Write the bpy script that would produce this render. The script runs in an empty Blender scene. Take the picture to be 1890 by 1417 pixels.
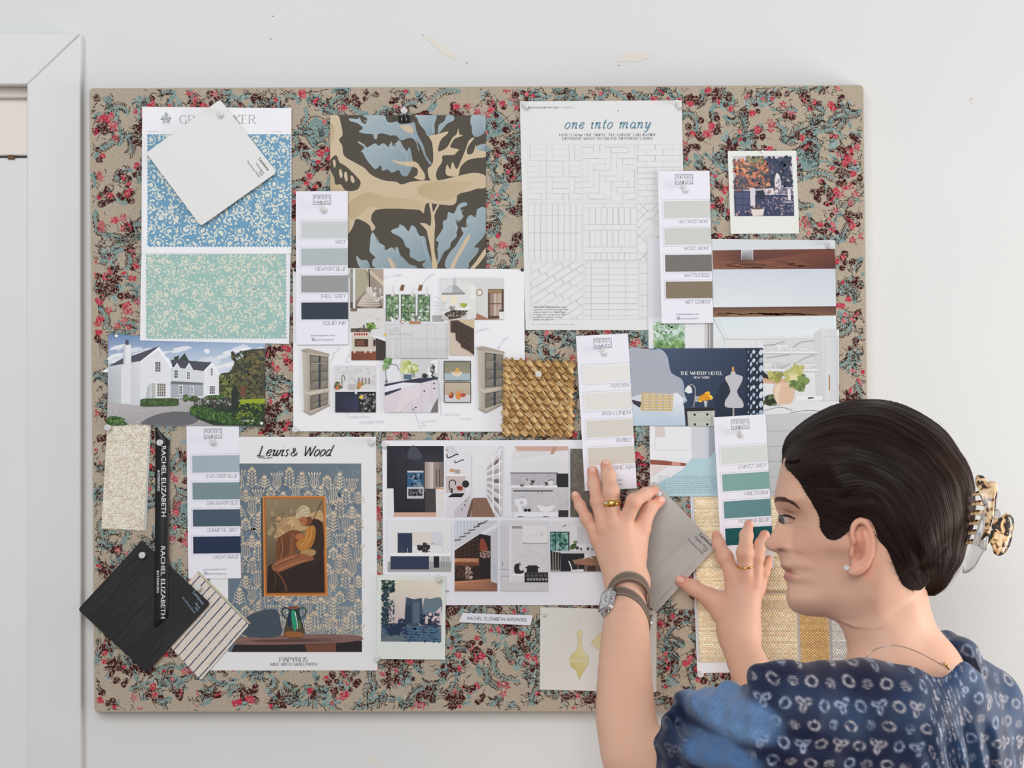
import bpy, math, random
import numpy as np
from mathutils import Vector, Matrix
from mathutils.noise import noise as pnoise

SC = bpy.context.scene
COL = SC.collection

# ------------------------------------------------------------------ camera, sky, lights, exposure
# wall plane is y = 0, the pinboard's front is y = -BT, the camera stands 2 m in front of the board.
PXM, DIST, BT, CZ = 0.0007, 2.0, 0.03, 1.66      # metres per photo pixel on the board front
cam = bpy.data.cameras.new('camera')
cam.sensor_width = 36.0
cam.lens = 36.0 * DIST / (1890 * PXM)
cam.clip_start = 0.05
cam_ob = bpy.data.objects.new('camera', cam)
cam_ob.location = (0, -(BT + DIST), CZ)
cam_ob.rotation_euler = (math.pi / 2, 0, 0)
COL.objects.link(cam_ob)
SC.camera = cam_ob

world = bpy.data.worlds.new('room_light')
SC.world = world
world.use_nodes = True
wn = world.node_tree
bg = wn.nodes['Background']
bg.inputs['Color'].default_value = (0.97, 0.985, 1.0, 1)
bg.inputs['Strength'].default_value = 0.455


def area(name, loc, target, sx, sy, power, col):
    l = bpy.data.lights.new(name, 'AREA')
    l.shape = 'RECTANGLE'
    l.size, l.size_y, l.energy, l.color = sx, sy, power, col
    o = bpy.data.objects.new(name, l)
    o.location = loc
    o.rotation_euler = (Vector(target) - Vector(loc)).to_track_quat('-Z', 'Y').to_euler()
    COL.objects.link(o)
    return o


area('window_daylight', (2.0, -0.60, 1.32), (0.3, -0.30, 1.36), 0.55, 1.1, 26, (1.0, 0.94, 0.87))
area('room_daylight', (-0.6, -3.6, 3.0), (-0.2, 0, 1.6), 2.4, 1.6, 74, (0.97, 0.985, 1.0))

SC.view_settings.view_transform = 'Standard'
SC.view_settings.look = 'None'
SC.view_settings.exposure = 0.0
SC.view_settings.gamma = 1.0
SC.view_settings.use_curve_mapping = False
# ------------------------------------------------------------------ helpers
def SCL(h):
    return PXM * (DIST - h) / DIST


def P(px, py, h):
    s = SCL(h)
    return ((px - 945) * s, -(BT + h), CZ - (py - 708.5) * s)


def lin(c):
    if isinstance(c, str):
        c = c.lstrip('#')
        c = tuple(int(c[i:i + 2], 16) for i in (0, 2, 4))
    if len(c) == 4:
        return c
    o = []
    for v in c:
        v = v / 255.0
        o.append(v / 12.92 if v <= 0.04045 else ((v + 0.055) / 1.055) ** 2.4)
    return (o[0], o[1], o[2], 1.0)


def mixc(a, b, t):
    a, b = lin(a), lin(b)
    return tuple(a[i] + (b[i] - a[i]) * t for i in range(4))


def tagged(o, label=None, cat=None, group=None, kind=None):
    if label: o['label'] = label
    if cat: o['category'] = cat
    if group: o['group'] = group
    if kind: o['kind'] = kind
    return o


def mat(name, base=(200, 200, 200), rough=0.6, spec=0.3, attr=False, metal=0.0, extra=None):
    m = bpy.data.materials.new(name)
    m.use_nodes = True
    nt = m.node_tree
    b = nt.nodes['Principled BSDF']
    b.inputs['Base Color'].default_value = lin(base)
    b.inputs['Roughness'].default_value = rough
    b.inputs['Specular IOR Level'].default_value = spec
    b.inputs['Metallic'].default_value = metal
    if attr:
        a = nt.nodes.new('ShaderNodeVertexColor')
        a.layer_name = 'Col'
        nt.links.new(a.outputs['Color'], b.inputs['Base Color'])
    if extra:
        extra(nt, b)
    return m


def nodes_noise_bump(scale=400.0, strength=0.1, dist=0.0005, detail=3):
    def f(nt, b):
        tc = nt.nodes.new('ShaderNodeTexCoord')
        n = nt.nodes.new('ShaderNodeTexNoise')
        n.inputs['Scale'].default_value = scale
        n.inputs['Detail'].default_value = detail
        nt.links.new(tc.outputs['Object'], n.inputs['Vector'])
        bp = nt.nodes.new('ShaderNodeBump')
        bp.inputs['Strength'].default_value = strength
        bp.inputs['Distance'].default_value = dist
        nt.links.new(n.outputs['Fac'], bp.inputs['Height'])
        nt.links.new(bp.outputs['Normal'], b.inputs['Normal'])
    return f


def make_mesh(name, verts, faces, mats, parent=None, cols=None, midx=None, smooth=False, origin=None):
    """verts in world space; the object's origin goes to the middle of its box (or to origin)."""
    va = np.asarray(verts, dtype=np.float64)
    if origin is None:
        origin = (va.min(0) + va.max(0)) / 2
    origin = np.asarray(origin, dtype=np.float64)
    me = bpy.data.meshes.new(name)
    me.from_pydata((va - origin).tolist(), [], faces)
    for m in (mats if isinstance(mats, (list, tuple)) else [mats]):
        me.materials.append(m)
    if midx is not None:
        me.polygons.foreach_set('material_index', midx)
    if cols is not None:
        at = me.color_attributes.new('Col', 'FLOAT_COLOR', 'CORNER')
        at.data.foreach_set('color', np.asarray(cols, dtype=np.float32).ravel())
    if smooth:
        me.polygons.foreach_set('use_smooth', [True] * len(me.polygons))
    me.update()
    o = bpy.data.objects.new(name, me)
    COL.objects.link(o)
    if parent is not None:
        o.parent = parent
        w, q = Vector((0, 0, 0)), parent
        while q is not None:
            w += q.location
            q = q.parent
        o.location = Vector(origin.tolist()) - w
    else:
        o.location = origin.tolist()
    return o


def empty(name, loc):
    o = bpy.data.objects.new(name, None)
    o.location = loc
    o.empty_display_size = 0.01
    COL.objects.link(o)
    return o


def crom(pts, n=5, closed=False):
    """Catmull-Rom through pts."""
    pts = [tuple(p) for p in pts]
    if len(pts) < 3:
        return pts
    out = []
    m = len(pts)
    rng = range(m) if closed else range(m - 1)
    for i in rng:
        if closed:
            p0, p1, p2, p3 = pts[(i - 1) % m], pts[i], pts[(i + 1) % m], pts[(i + 2) % m]
        else:
            p1, p2 = pts[i], pts[i + 1]
            p0 = pts[i - 1] if i > 0 else tuple(2 * a - b for a, b in zip(p1, p2))
            p3 = pts[i + 2] if i + 2 < m else tuple(2 * b - a for a, b in zip(p1, p2))
        for k in range(n):
            t = k / n
            out.append(tuple(0.5 * ((2 * b) + (-a + c) * t + (2 * a - 5 * b + 4 * c - d) * t * t + (-a + 3 * b - 3 * c + d) * t ** 3)
                             for a, b, c, d in zip(p0, p1, p2, p3)))
    if not closed:
        out.append(pts[-1])
    return out


# a pen-drawn alphabet: x 0..6, y 0 (top) .. 8 (base line); '~' marks a smooth curve
_F = {
    'A': (6, '0,8 3,0 6,8|1.1,5.2 4.9,5.2'), 'B': (5, '0,0 0,8|~0,0 3,.1 4.4,1 4.4,2.9 3,3.8 0,3.9|~0,3.9 3.3,4 5,5 5,7 3.3,7.9 0,8'),
    'C': (5.8, '~5.6,1.6 4.2,.3 2.8,0 .8,1.4 0,4 .8,6.6 2.8,8 4.3,7.7 5.7,6.4'), 'D': (5.8, '0,0 0,8|~0,0 2.6,.1 4.9,1.4 5.7,4 4.9,6.6 2.6,7.9 0,8'),
    'E': (4.6, '0,0 0,8|0,0 4.4,0|0,3.9 3.6,3.9|0,8 4.6,8'), 'F': (4.4, '0,0 0,8|0,0 4.4,0|0,3.9 3.6,3.9'),
    'G': (6, '~5.6,1.6 4.2,.3 2.8,0 .8,1.4 0,4 .8,6.6 2.8,8 4.4,7.8 5.7,6.9|5.7,8 5.7,4.6 3.8,4.6'), 'H': (5.6, '0,0 0,8|5.6,0 5.6,8|0,3.9 5.6,3.9'),
    'I': (1, '.5,0 .5,8'), 'J': (3, '~2.4,0 2.4,5.5 2,7.4 .8,8 0,7.6'), 'K': (5.4, '0,0 0,8|5,0 0,4.6|1.6,3.4 5.4,8'),
    'L': (4.4, '0,0 0,8|0,8 4.4,8'), 'M': (7, '.3,8 .8,0|.8,0 3.5,7 6.2,0|6.2,0 6.7,8'), 'N': (6, '0,8 0,0|0,0 6,8|6,8 6,0'),
    'O': (6.4, '~3.2,0 1,1.2 0,4 1,6.8 3.2,8 5.4,6.8 6.4,4 5.4,1.2 3.2,0'), 'P': (4.8, '0,0 0,8|~0,0 3,.1 4.7,1.2 4.7,3.2 3,4.4 0,4.5'),
    'Q': (6.4, '~3.2,0 1,1.2 0,4 1,6.8 3.2,8 5.4,6.8 6.4,4 5.4,1.2 3.2,0|3.6,6 6.4,8.8'), 'R': (5.4, '0,0 0,8|~0,0 3,.1 4.5,1.1 4.5,3 3,4.1 0,4.2|2.4,4.2 5.4,8'),
    'S': (4.6, '~4.3,1.3 3.3,.2 2.2,0 .8,.5 .3,1.9 1,3.2 2.4,3.9 3.9,4.7 4.5,6.1 3.8,7.6 2.3,8 1,7.7 0,6.5'), 'T': (5.2, '2.6,0 2.6,8|0,0 5.2,0'),
    'U': (5.6, '~0,0 0,5 .7,7.3 2.8,8 4.9,7.3 5.6,5 5.6,0'), 'V': (6, '0,0 3,8 6,0'), 'W': (8.6, '0,0 2.2,8 4.3,1 6.4,8 8.6,0'),
    'X': (5.6, '0,0 5.6,8|5.4,0 0,8'), 'Y': (5.6, '0,0 2.8,4.2 5.6,0|2.8,4.2 2.8,8'), 'Z': (5, '0,0 5,0 0,8 5,8'),
    "'": (.8, '.4,0 .3,1.8'), '.': (.8, '.3,7.7 .6,8'), ',': (.8, '.5,7.5 .2,9'), '&': (6.4, '~6.2,4.4 5,6.6 2.6,8 .5,7 .6,5.2 3.6,2.6 3.2,.4 2,.3 1.6,1.8 3,4.6 6.2,8'),
    ' ': (2.6, ''), '+': (4, '0,4 4,4|2,2 2,6'), '-': (2.4, '0,4.6 2.2,4.6'),
    '0': (4.6, '~2.3,0 .6,1.2 0,4 .6,6.8 2.3,8 4,6.8 4.6,4 4,1.2 2.3,0'), '1': (2, '.2,1.4 1.4,0 1.4,8'), '2': (4.4, '~.2,2 .8,.4 2.4,0 3.9,.8 4,2.4 2.8,4.6 0,8|0,8 4.4,8'),
    '3': (4.2, '~.3,.9 2,0 3.6,.8 3.6,2.8 1.6,3.8|~1.6,3.8 3.9,4.8 4,6.8 2,8 0,7.2'), '5': (4.2, '4,0 .6,0 .4,3.4|~.4,3.4 2.6,3 4.2,4.6 3.8,7 1.8,8 0,7.2'),
    '6': (4.4, '~3.6,.2 1.4,1.4 .1,4.6 .6,7.4 2.3,8 4.2,6.8 4.2,4.6 2.4,3.6 .4,5'), '8': (4.4, '~2.2,3.8 .5,2.8 .6,.8 2.2,0 3.8,.8 3.9,2.8 2.2,3.8 .2,5.4 .4,7.3 2.2,8 4,7.3 4.2,5.4 2.2,3.8'),
    '9': (4.4, '~.8,7.8 3,6.6 4.3,3.4 3.8,.6 2.1,0 .2,1.2 .2,3.4 2,4.4 4,3'), '7': (4.2, '0,0 4.2,0 1.4,8'), '4': (4.6, '3.4,8 3.4,0 0,5.6 4.6,5.6'),
    'a': (4.2, '~3.9,3.4 2.2,2.9 .6,4.2 .1,6.4 1,7.9 2.4,7.4 3.6,5.4 3.9,3.4|~3.9,3.2 3.5,6.2 3.7,7.9 5,7.2'), 'd': (4.6, '~3.6,3.6 2.2,2.9 .6,4.2 .1,6.4 1,7.9 2.4,7.4 3.4,5.8 4,3|~4.6,-.6 3.9,3.4 3.5,6.6 3.8,7.9 4.8,7.3'),
    'e': (3.8, '~.5,5.8 2.2,5.4 3.4,4.2 3,3 1.9,3 .6,4.4 .2,6.4 1,7.8 2.2,7.8 3.8,6.6'), 'i': (1.8, '~-.2,4.2 .9,3 .9,4.4 .6,6.6 1,7.9 2,7.2|1,1 1.1,1.2'),
    'm': (7.6, '~-.2,4.2 .9,3 .9,4.4 .5,8|~.7,5.6 2.2,3.4 3.4,3.1 3.4,4.8 3,8|~3.2,5.6 4.9,3.4 6.1,3.1 6.3,4.4 5.9,6.6 6.2,7.9 7.4,7'),
    'n': (4.6, '~-.2,4.2 .9,3 .9,4.4 .5,8|~.7,5.6 2.2,3.4 3.4,3.1 3.6,4.4 3.2,6.6 3.5,7.9 4.7,7'), 'o': (4, '~2.1,2.9 .7,4 .1,6 .6,7.7 1.8,8 3.3,6.8 3.8,4.8 3.3,3.2 2.1,2.9'),
    's': (3.2, '~3,3.8 2,3 .9,3.5 1,4.7 2.3,6 2.4,7.4 1.2,8 0,7.2'), 't': (2.4, '~1.6,.8 1.1,4 .7,6.8 1.2,7.9 2.4,7|-.3,3.1 2.5,3.1'),
    'w': (6.2, '~-.2,4 .8,3 1,4.4 .8,6.6 1.4,7.9 2.8,6.8 3.6,3.2|~3.6,3.2 3.3,6.4 3.9,7.9 5.2,6.8 6,4.4 5.6,3'), 'y': (4.4, '~-.2,4 .8,3 1,4.4 .8,6.6 1.4,7.9 2.8,6.6 4,3.2|~4.2,3 3.4,7.4 2.2,10.2 .8,10.8 .2,10'),
    'r': (3.4, '~-.2,4.2 .9,3 .9,4.4 .5,8|~.7,5.6 2,3.6 3,3 3.4,3.6'), 'u': (4.6, '~-.2,4 .8,3 1,4.4 .8,6.6 1.4,7.9 2.8,6.8 3.8,3.2|~3.9,3 3.5,6.4 3.9,7.9 5,7.2'),
    'l': (1.8, '~1.4,-.4 .8,4 .6,6.8 1,7.9 2,7.2'), 'h': (4.6, '~1.4,-.4 .9,3.4 .5,8|~.7,5.6 2.2,3.4 3.4,3.1 3.6,4.4 3.2,6.6 3.5,7.9 4.7,7'), 'g': (4.2, '~3.9,3.4 2.2,2.9 .6,4.2 .1,6.4 1,7.6 2.4,7.2 3.6,5.4 3.9,3.4|~4,3 3.4,8.4 2.2,10.4 .8,10.6 .2,9.8'),
    'k': (4.2, '~1.4,-.4 .9,3.4 .5,8|~.7,5.8 3,4.4 3.4,3.2 2.6,3 1.6,5|1.6,5.4 3.8,8'), 'b': (4.2, '~1.4,-.4 .9,3.4 .6,6.8 1.4,8 3,7 3.8,4.8 3.2,3.2 1.2,4.6'), 'p': (4.2, '~-.2,4.2 .9,3 .9,4.4 .2,10.6|~.7,5.6 2,3.4 3.4,3.1 3.9,4.6 3.2,6.9 1.8,8 .6,7.2'),
    'c': (3.6, '~3.4,4 2.2,2.9 .8,3.8 .1,6 .7,7.7 2,7.9 3.6,6.8'), 'f': (3, '~3.2,.2 2.2,-.4 1.5,1.4 .9,7 .2,10.4|0,3.1 3,3.1'), 'v': (4.2, '~-.2,4 .8,3 1.2,5 1.6,7.9 3.2,6 3.9,3.2'),
    'x': (4, '.2,3 3.8,8|3.8,3 0,8'), 'z': (3.8, '.3,3.1 3.6,3.1 0,7.9 3.7,7.9'), 'j': (2, '~.9,3 .7,7.6 -.2,10.4 -1.2,10.2|1,1 1.1,1.2'), 'q': (4.2, '~3.9,3.4 2.2,2.9 .6,4.2 .1,6.4 1,7.9 2.4,7.4 3.6,5.4 3.9,3.4 3.2,10.6'),
}
_FC = {}


def glyph(ch):
    if ch not in _FC:
        w, s = _F.get(ch, _F.get(ch.upper(), (4, '')))
        st = []
        for part in s.split('|'):
            if not part:
                continue
            sm = part.startswith('~')
            pts = [tuple(float(v) for v in q.split(',')) for q in part.lstrip('~').split()]
            st.append((crom(pts, 4) if sm else pts, sm))
        _FC[ch] = (w, st)
    return _FC[ch]


_TXT = {}


def sans(ch_text):
    """outline of a line of text in Blender's built-in face: triangles with x, y in em (y up)."""
    if ch_text not in _TXT:
        cu = bpy.data.curves.new('tmp_text', 'FONT')
        cu.body = ch_text
        cu.resolution_u = 2
        o = bpy.data.objects.new('tmp_text', cu)
        COL.objects.link(o)
        dg = bpy.context.evaluated_depsgraph_get()
        me = o.evaluated_get(dg).to_mesh()
        vs = [(v.co.x, v.co.y) for v in me.vertices]
        fs = [tuple(p.vertices) for p in me.polygons]
        o.evaluated_get(dg).to_mesh_clear()
        bpy.data.objects.remove(o)
        bpy.data.curves.remove(cu)
        _TXT[ch_text] = (vs, fs)
    return _TXT[ch_text]


class Draw:
    """Collects flat coloured shapes printed on one sheet that stands at height h (m) before the board.
    Points are given in a page frame (self.M) that maps to board positions."""
    DZ = 7e-6

    def __init__(self, h, tilt=(0, 0), about=(0, 0)):
        self.h, self.tilt, self.about = h, tilt, about
        self.v, self.f, self.c, self.mi = [], [], [], []
        self.k = 0
        self.M = (1, 0, 0, 0, 1, 0)
        self.clip = None
        self.cyc, self.cn = False, 0

    def fan(self, on=True):
        """overlapping strokes of one layer: spread them over a few microns"""
        if self.cyc and not on:
            self.k += 6.5
        self.cyc = on

    def crop(self, x0, y0, s=480 / 1889.0):
        self.M = (s, 0, x0, 0, s, y0)
        return self

    def page(self, p00, p10, p01, w, h):
        self.M = ((p10[0] - p00[0]) / w, (p01[0] - p00[0]) / h, p00[0], (p10[1] - p00[1]) / w, (p01[1] - p00[1]) / h, p00[1])
        return self

    def T(self, p):
        m = self.M
        return (m[0] * p[0] + m[1] * p[1] + m[2], m[3] * p[0] + m[4] * p[1] + m[5])

    def W(self, p, up=0.0):
        x, y = self.T(p)
        h = self.h + self.tilt[0] * (x - self.about[0]) + self.tilt[1] * (y - self.about[1]) + up
        return P(x, y, h)

    def lift(self, n=1):
        self.k += n

    def poly(self, pts, col, lift=True, mi=0):
        if self.clip:
            x0, y0, x1, y1 = self.clip
            pts = [(min(max(p[0], x0), x1), min(max(p[1], y0), y1)) for p in pts]
        if lift:
            self.k += 1
        up = (self.k + ((self.cn * 7) % 41 * .15 if self.cyc else 0)) * self.DZ
        n = len(self.v)
        # keep every face turned to the room (-y)
        a = 0.0
        tp = [self.T(p) for p in pts]
        for i in range(len(tp)):
            x1_, y1_ = tp[i]
            x2_, y2_ = tp[(i + 1) % len(tp)]
            a += x1_ * y2_ - x2_ * y1_
        cols = [lin(c) for c in col] if isinstance(col, list) else [lin(col)] * len(pts)
        if a > 0:
            pts = pts[::-1]
            cols = cols[::-1]
        self.v += [self.W(p, up) for p in pts]
        self.f.append(tuple(range(n, n + len(pts))))
        self.c += cols
        self.mi.append(mi)

    def rect(self, x0, y0, x1, y1, col, lift=True, mi=0):
        self.poly([(x0, y0), (x1, y0), (x1, y1), (x0, y1)], col, lift, mi)

    def grad(self, x0, y0, x1, y1, top, bot, lift=True):
        self.poly([(x0, y0), (x1, y0), (x1, y1), (x0, y1)], [top, top, bot, bot], lift)

    def gradx(self, x0, y0, x1, y1, a, b, lift=True):
        self.poly([(x0, y0), (x1, y0), (x1, y1), (x0, y1)], [a, b, b, a], lift)

    def ell(self, cx, cy, rx, ry=None, col=(0, 0, 0), n=14, rot=0.0, lift=True, jit=0.0, rnd=random, col2=None):
        self.cn += 1
        ry = rx if ry is None else ry
        c, s = math.cos(rot), math.sin(rot)
        pts = []
        for i in range(n):
            t = 2 * math.pi * i / n
            k = 1 + (rnd.uniform(-jit, jit) if jit else 0)
            x, y = rx * k * math.cos(t), ry * k * math.sin(t)
            pts.append((cx + x * c - y * s, cy + x * s + y * c))
        self.poly(pts, col, lift)

    def line(self, pts, w, col, w2=None, lift=True, closed=False):
        """a stroke of width w (to w2 at its end) as one strip of quads"""
        pts = [tuple(p) for p in pts]
        if closed:
            pts.append(pts[0])
        n = len(pts)
        if n < 2:
            return
        self.cn += 1
        if lift:
            self.k += 1
        L, R = [], []
        for i in range(n):
            a, b = pts[max(0, i - 1)], pts[min(n - 1, i + 1)]
            if closed and i in (0, n - 1):
                a, b = pts[n - 2], pts[1]
            dx, dy = b[0] - a[0], b[1] - a[1]
            l = math.hypot(dx, dy) or 1e-9
            ww = (w if w2 is None else w + (w2 - w) * i / (n - 1)) / 2
            L.append((pts[i][0] - dy / l * ww, pts[i][1] + dx / l * ww))
            R.append((pts[i][0] + dy / l * ww, pts[i][1] - dx / l * ww))
        cl = col if isinstance(col, list) else None
        for i in range(n - 1):
            self.poly([L[i], L[i + 1], R[i + 1], R[i]], col if cl is None else cl[min(i, len(cl) - 1)], lift=False)

    def curve(self, pts, w, col, w2=None, n=5, lift=True):
        self.line(crom(pts, n), w, col, w2, lift)

    def blob(self, pts, col, n=4, lift=True):
        self.cn += 1
        self.poly(crom(pts, n, True), col, lift)

    def frame(self, x0, y0, x1, y1, w, col):
        self.k += 1
        self.rect(x0, y0, x1, y0 + w, col, False)
        self.rect(x0, y1 - w, x1, y1, col, False)
        self.rect(x0, y0 + w, x0 + w, y1 - w, col, False)
        self.rect(x1 - w, y0 + w, x1, y1 - w, col, False)

    def scatter(self, x0, y0, x1, y1, n, r, cols, seed=0, asp=1.0, lift_each=0, nn=7, jit=.35):
        rnd = random.Random(seed)
        self.k += 1
        self.fan()
        for i in range(n):
            rr = rnd.uniform(r * .5, r * 1.3)
            self.ell(rnd.uniform(x0 + rr * .6, x1 - rr * .6), rnd.uniform(y0 + rr * .6, y1 - rr * .6), rr, rr * asp, rnd.choice(cols), nn, rnd.uniform(0, 3.1), False, jit, rnd)
        self.fan(False)

    def pen(self, text, x, y, size, col, thick=.9, thin=.25, nib=0.0, slant=0.0, track=1.0, align='l', rot=0.0, serif=0.0, seed=None, width=None):
        """hand-drawn lettering; (x, y) is the base line start; size is the cap height"""
        u = size / 8.0
        rnd = random.Random(seed) if seed is not None else None
        tot = sum(glyph(c)[0] for c in text) + track * (len(text) - 1)
        sx = 1.0 if width is None else width / (tot * u)
        off = {'l': 0, 'c': -tot * u * sx / 2, 'r': -tot * u * sx}[align]
        cr, sr = math.cos(rot), math.sin(rot)
        self.k += 1

        def put(gx, gy):
            xx = off + (cur + gx) * u * sx + (8 - gy) * u * slant
            yy = (gy - 8) * u
            return (x + xx * cr - yy * sr, y + xx * sr + yy * cr)
        cur = 0.0
        for ch in text:
            w, st = glyph(ch)
            jy = rnd.uniform(-.3, .3) if rnd else 0
            for pts, sm in st:
                self.k += .15
                n = len(pts)
                Lp, Rp = [], []
                for i in range(n):
                    a, b = pts[max(0, i - 1)], pts[min(n - 1, i + 1)]
                    dx, dy = b[0] - a[0], b[1] - a[1]
                    l = math.hypot(dx, dy) or 1e-9
                    # sharp corners of straight strokes are drawn segment by segment
                    ang = math.atan2(dy, dx)
                    ww = (thin + (thick - thin) * abs(math.sin(ang - nib))) / 2
                    Lp.append((pts[i][0] - dy / l * ww, pts[i][1] + dx / l * ww + jy))
                    Rp.append((pts[i][0] + dy / l * ww, pts[i][1] - dx / l * ww + jy))
                if sm or n == 2:
                    for i in range(n - 1):
                        self.poly([put(*Lp[i]), put(*Lp[i + 1]), put(*Rp[i + 1]), put(*Rp[i])], col, False)
                else:
                    for i in range(n - 1):
                        a, b = pts[i], pts[i + 1]
                        dx, dy = b[0] - a[0], b[1] - a[1]
                        l = math.hypot(dx, dy) or 1e-9
                        ww = (thin + (thick - thin) * abs(math.sin(math.atan2(dy, dx) - nib))) / 2
                        nx, ny = -dy / l * ww, dx / l * ww
                        if i == n - 2 and n > 2 or n > 2:
                            self.k += 0
                        self.poly([put(a[0] + nx, a[1] + ny + jy), put(b[0] + nx, b[1] + ny + jy), put(b[0] - nx, b[1] - ny + jy), put(a[0] - nx, a[1] - ny + jy)], col, False)
                if serif and not sm:
                    for (a, b) in ((pts[0], pts[1]), (pts[-1], pts[-2])):
                        if abs(b[1] - a[1]) > 2.0 and (a[1] < .6 or a[1] > 7.4):
                            s_, t_ = serif, max(thin, .35) / 2
                            self.poly([put(a[0] - s_, a[1] - t_), put(a[0] + s_, a[1] - t_), put(a[0] + s_, a[1] + t_), put(a[0] - s_, a[1] + t_)], col, False)
            cur += w + track

    def text(self, text, x, y, size, col, align='l', rot=0.0, slant=0.0, width=None, bold=0.0):
        """built-in sans face; size is the cap height, (x, y) the base line"""
        vs, fs = sans(text)
        k = size / 0.729
        x0 = min(v[0] for v in vs)
        x1 = max(v[0] for v in vs)
        kx = k if width is None else width / (x1 - x0)
        tot = (x1 - x0) * kx
        off = {'l': 0, 'c': -tot / 2, 'r': -tot}[align]
        cr, sr = math.cos(rot), math.sin(rot)
        self.k += 1
        for e in ((0,) if not bold else (-bold, bold)):
            tp = []
            for vx, vy in vs:
                xx = off + (vx - x0) * kx + vy * k * slant + e
                yy = -vy * k
                tp.append((x + xx * cr - yy * sr, y + xx * sr + yy * cr))
            if e and e > 0:
                self.k += 1
            for f in fs:
                self.poly([tp[i] for i in f], col, False)

    def solid(self, pts, thick, col, edge=None, back=None):
        """the sheet or tile itself: front at h, body reaching thick behind it"""
        edge = edge or col
        n0 = len(self.v)
        n = len(pts)
        tp = [self.T(p) for p in pts]
        a = sum(tp[i][0] * tp[(i + 1) % n][1] - tp[(i + 1) % n][0] * tp[i][1] for i in range(n))
        if a > 0:
            pts = pts[::-1]
        self.v += [self.W(p, 0) for p in pts] + [self.W(p, -thick) for p in pts]
        ce, cf = lin(edge), lin(col)
        self.f.append(tuple(range(n0, n0 + n)))
        self.c += [cf] * n
        self.mi.append(0)
        self.f.append(tuple(range(n0 + 2 * n - 1, n0 + n - 1, -1)))
        self.c += [lin(back or edge)] * n
        self.mi.append(0)
        for i in range(n):
            j = (i + 1) % n
            self.f.append((n0 + i, n0 + n + i, n0 + n + j, n0 + j))
            self.c += [ce] * 4
            self.mi.append(0)

    def build(self, name, mats, parent=None):
        o = make_mesh(name, self.v, self.f, mats, parent, self.c, self.mi)
        return o

    def child(self):
        """a new sheet of shapes in the same page frame, printed over what is drawn so far"""
        d = Draw(self.h, self.tilt, self.about)
        d.M, d.k = self.M, self.k + 1
        return d


def rounded(pts, r, n=4):
    """round the corners of a polygon"""
    out = []
    m = len(pts)
    for i in range(m):
        p0, p, p1 = pts[i - 1], pts[i], pts[(i + 1) % m]
        d0, d1 = math.dist(p, p0), math.dist(p, p1)
        a = (p[0] + (p0[0] - p[0]) * r / d0, p[1] + (p0[1] - p[1]) * r / d0)
        b = (p[0] + (p1[0] - p[0]) * r / d1, p[1] + (p1[1] - p[1]) * r / d1)
        for k in range(n + 1):
            t = k / n
            out.append(tuple((1 - t) ** 2 * a[q] + 2 * t * (1 - t) * p[q] + t * t * b[q] for q in (0, 1)))
    return out


def tube(pts, rad, seg=8, cap=True):
    """verts, faces of a round tube along pts (world); rad number or list"""
    pts = [Vector(p) for p in pts]
    n = len(pts)
    rad = [rad] * n if isinstance(rad, (int, float)) else rad
    V, F = [], []
    prev = None
    for i in range(n):
        t = (pts[min(n - 1, i + 1)] - pts[max(0, i - 1)]).normalized()
        if prev is None:
            u = t.orthogonal().normalized()
        else:
            u = (prev - t * prev.dot(t))
            u = u.normalized() if u.length > 1e-9 else t.orthogonal().normalized()
        prev = u
        w = t.cross(u)
        for k in range(seg):
            a = 2 * math.pi * k / seg
            V.append(tuple(pts[i] + (u * math.cos(a) + w * math.sin(a)) * rad[i]))
    for i in range(n - 1):
        for k in range(seg):
            k2 = (k + 1) % seg
            F.append((i * seg + k, i * seg + k2, (i + 1) * seg + k2, (i + 1) * seg + k))
    if cap:
        F.append(tuple(range(seg - 1, -1, -1)))
        F.append(tuple(range((n - 1) * seg, n * seg)))
    return V, F


def lathe(profile, seg=16, close=False):
    """profile of (r, z) turned about z"""
    V, F = [], []
    for r, z in profile:
        for k in range(seg):
            a = 2 * math.pi * k / seg
            V.append((r * math.cos(a), r * math.sin(a), z))
    for i in range(len(profile) - 1):
        for k in range(seg):
            k2 = (k + 1) % seg
            F.append((i * seg + k, i * seg + k2, (i + 1) * seg + k2, (i + 1) * seg + k))
    F.append(tuple(range(seg - 1, -1, -1)))
    F.append(tuple(range((len(profile) - 1) * seg, len(profile) * seg)))
    return V, F


def join(*vf):
    V, F = [], []
    for v, f in vf:
        n = len(V)
        V += list(v)
        F += [tuple(i + n for i in q) for q in f]
    return V, F
# ------------------------------------------------------------------ the room


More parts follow.
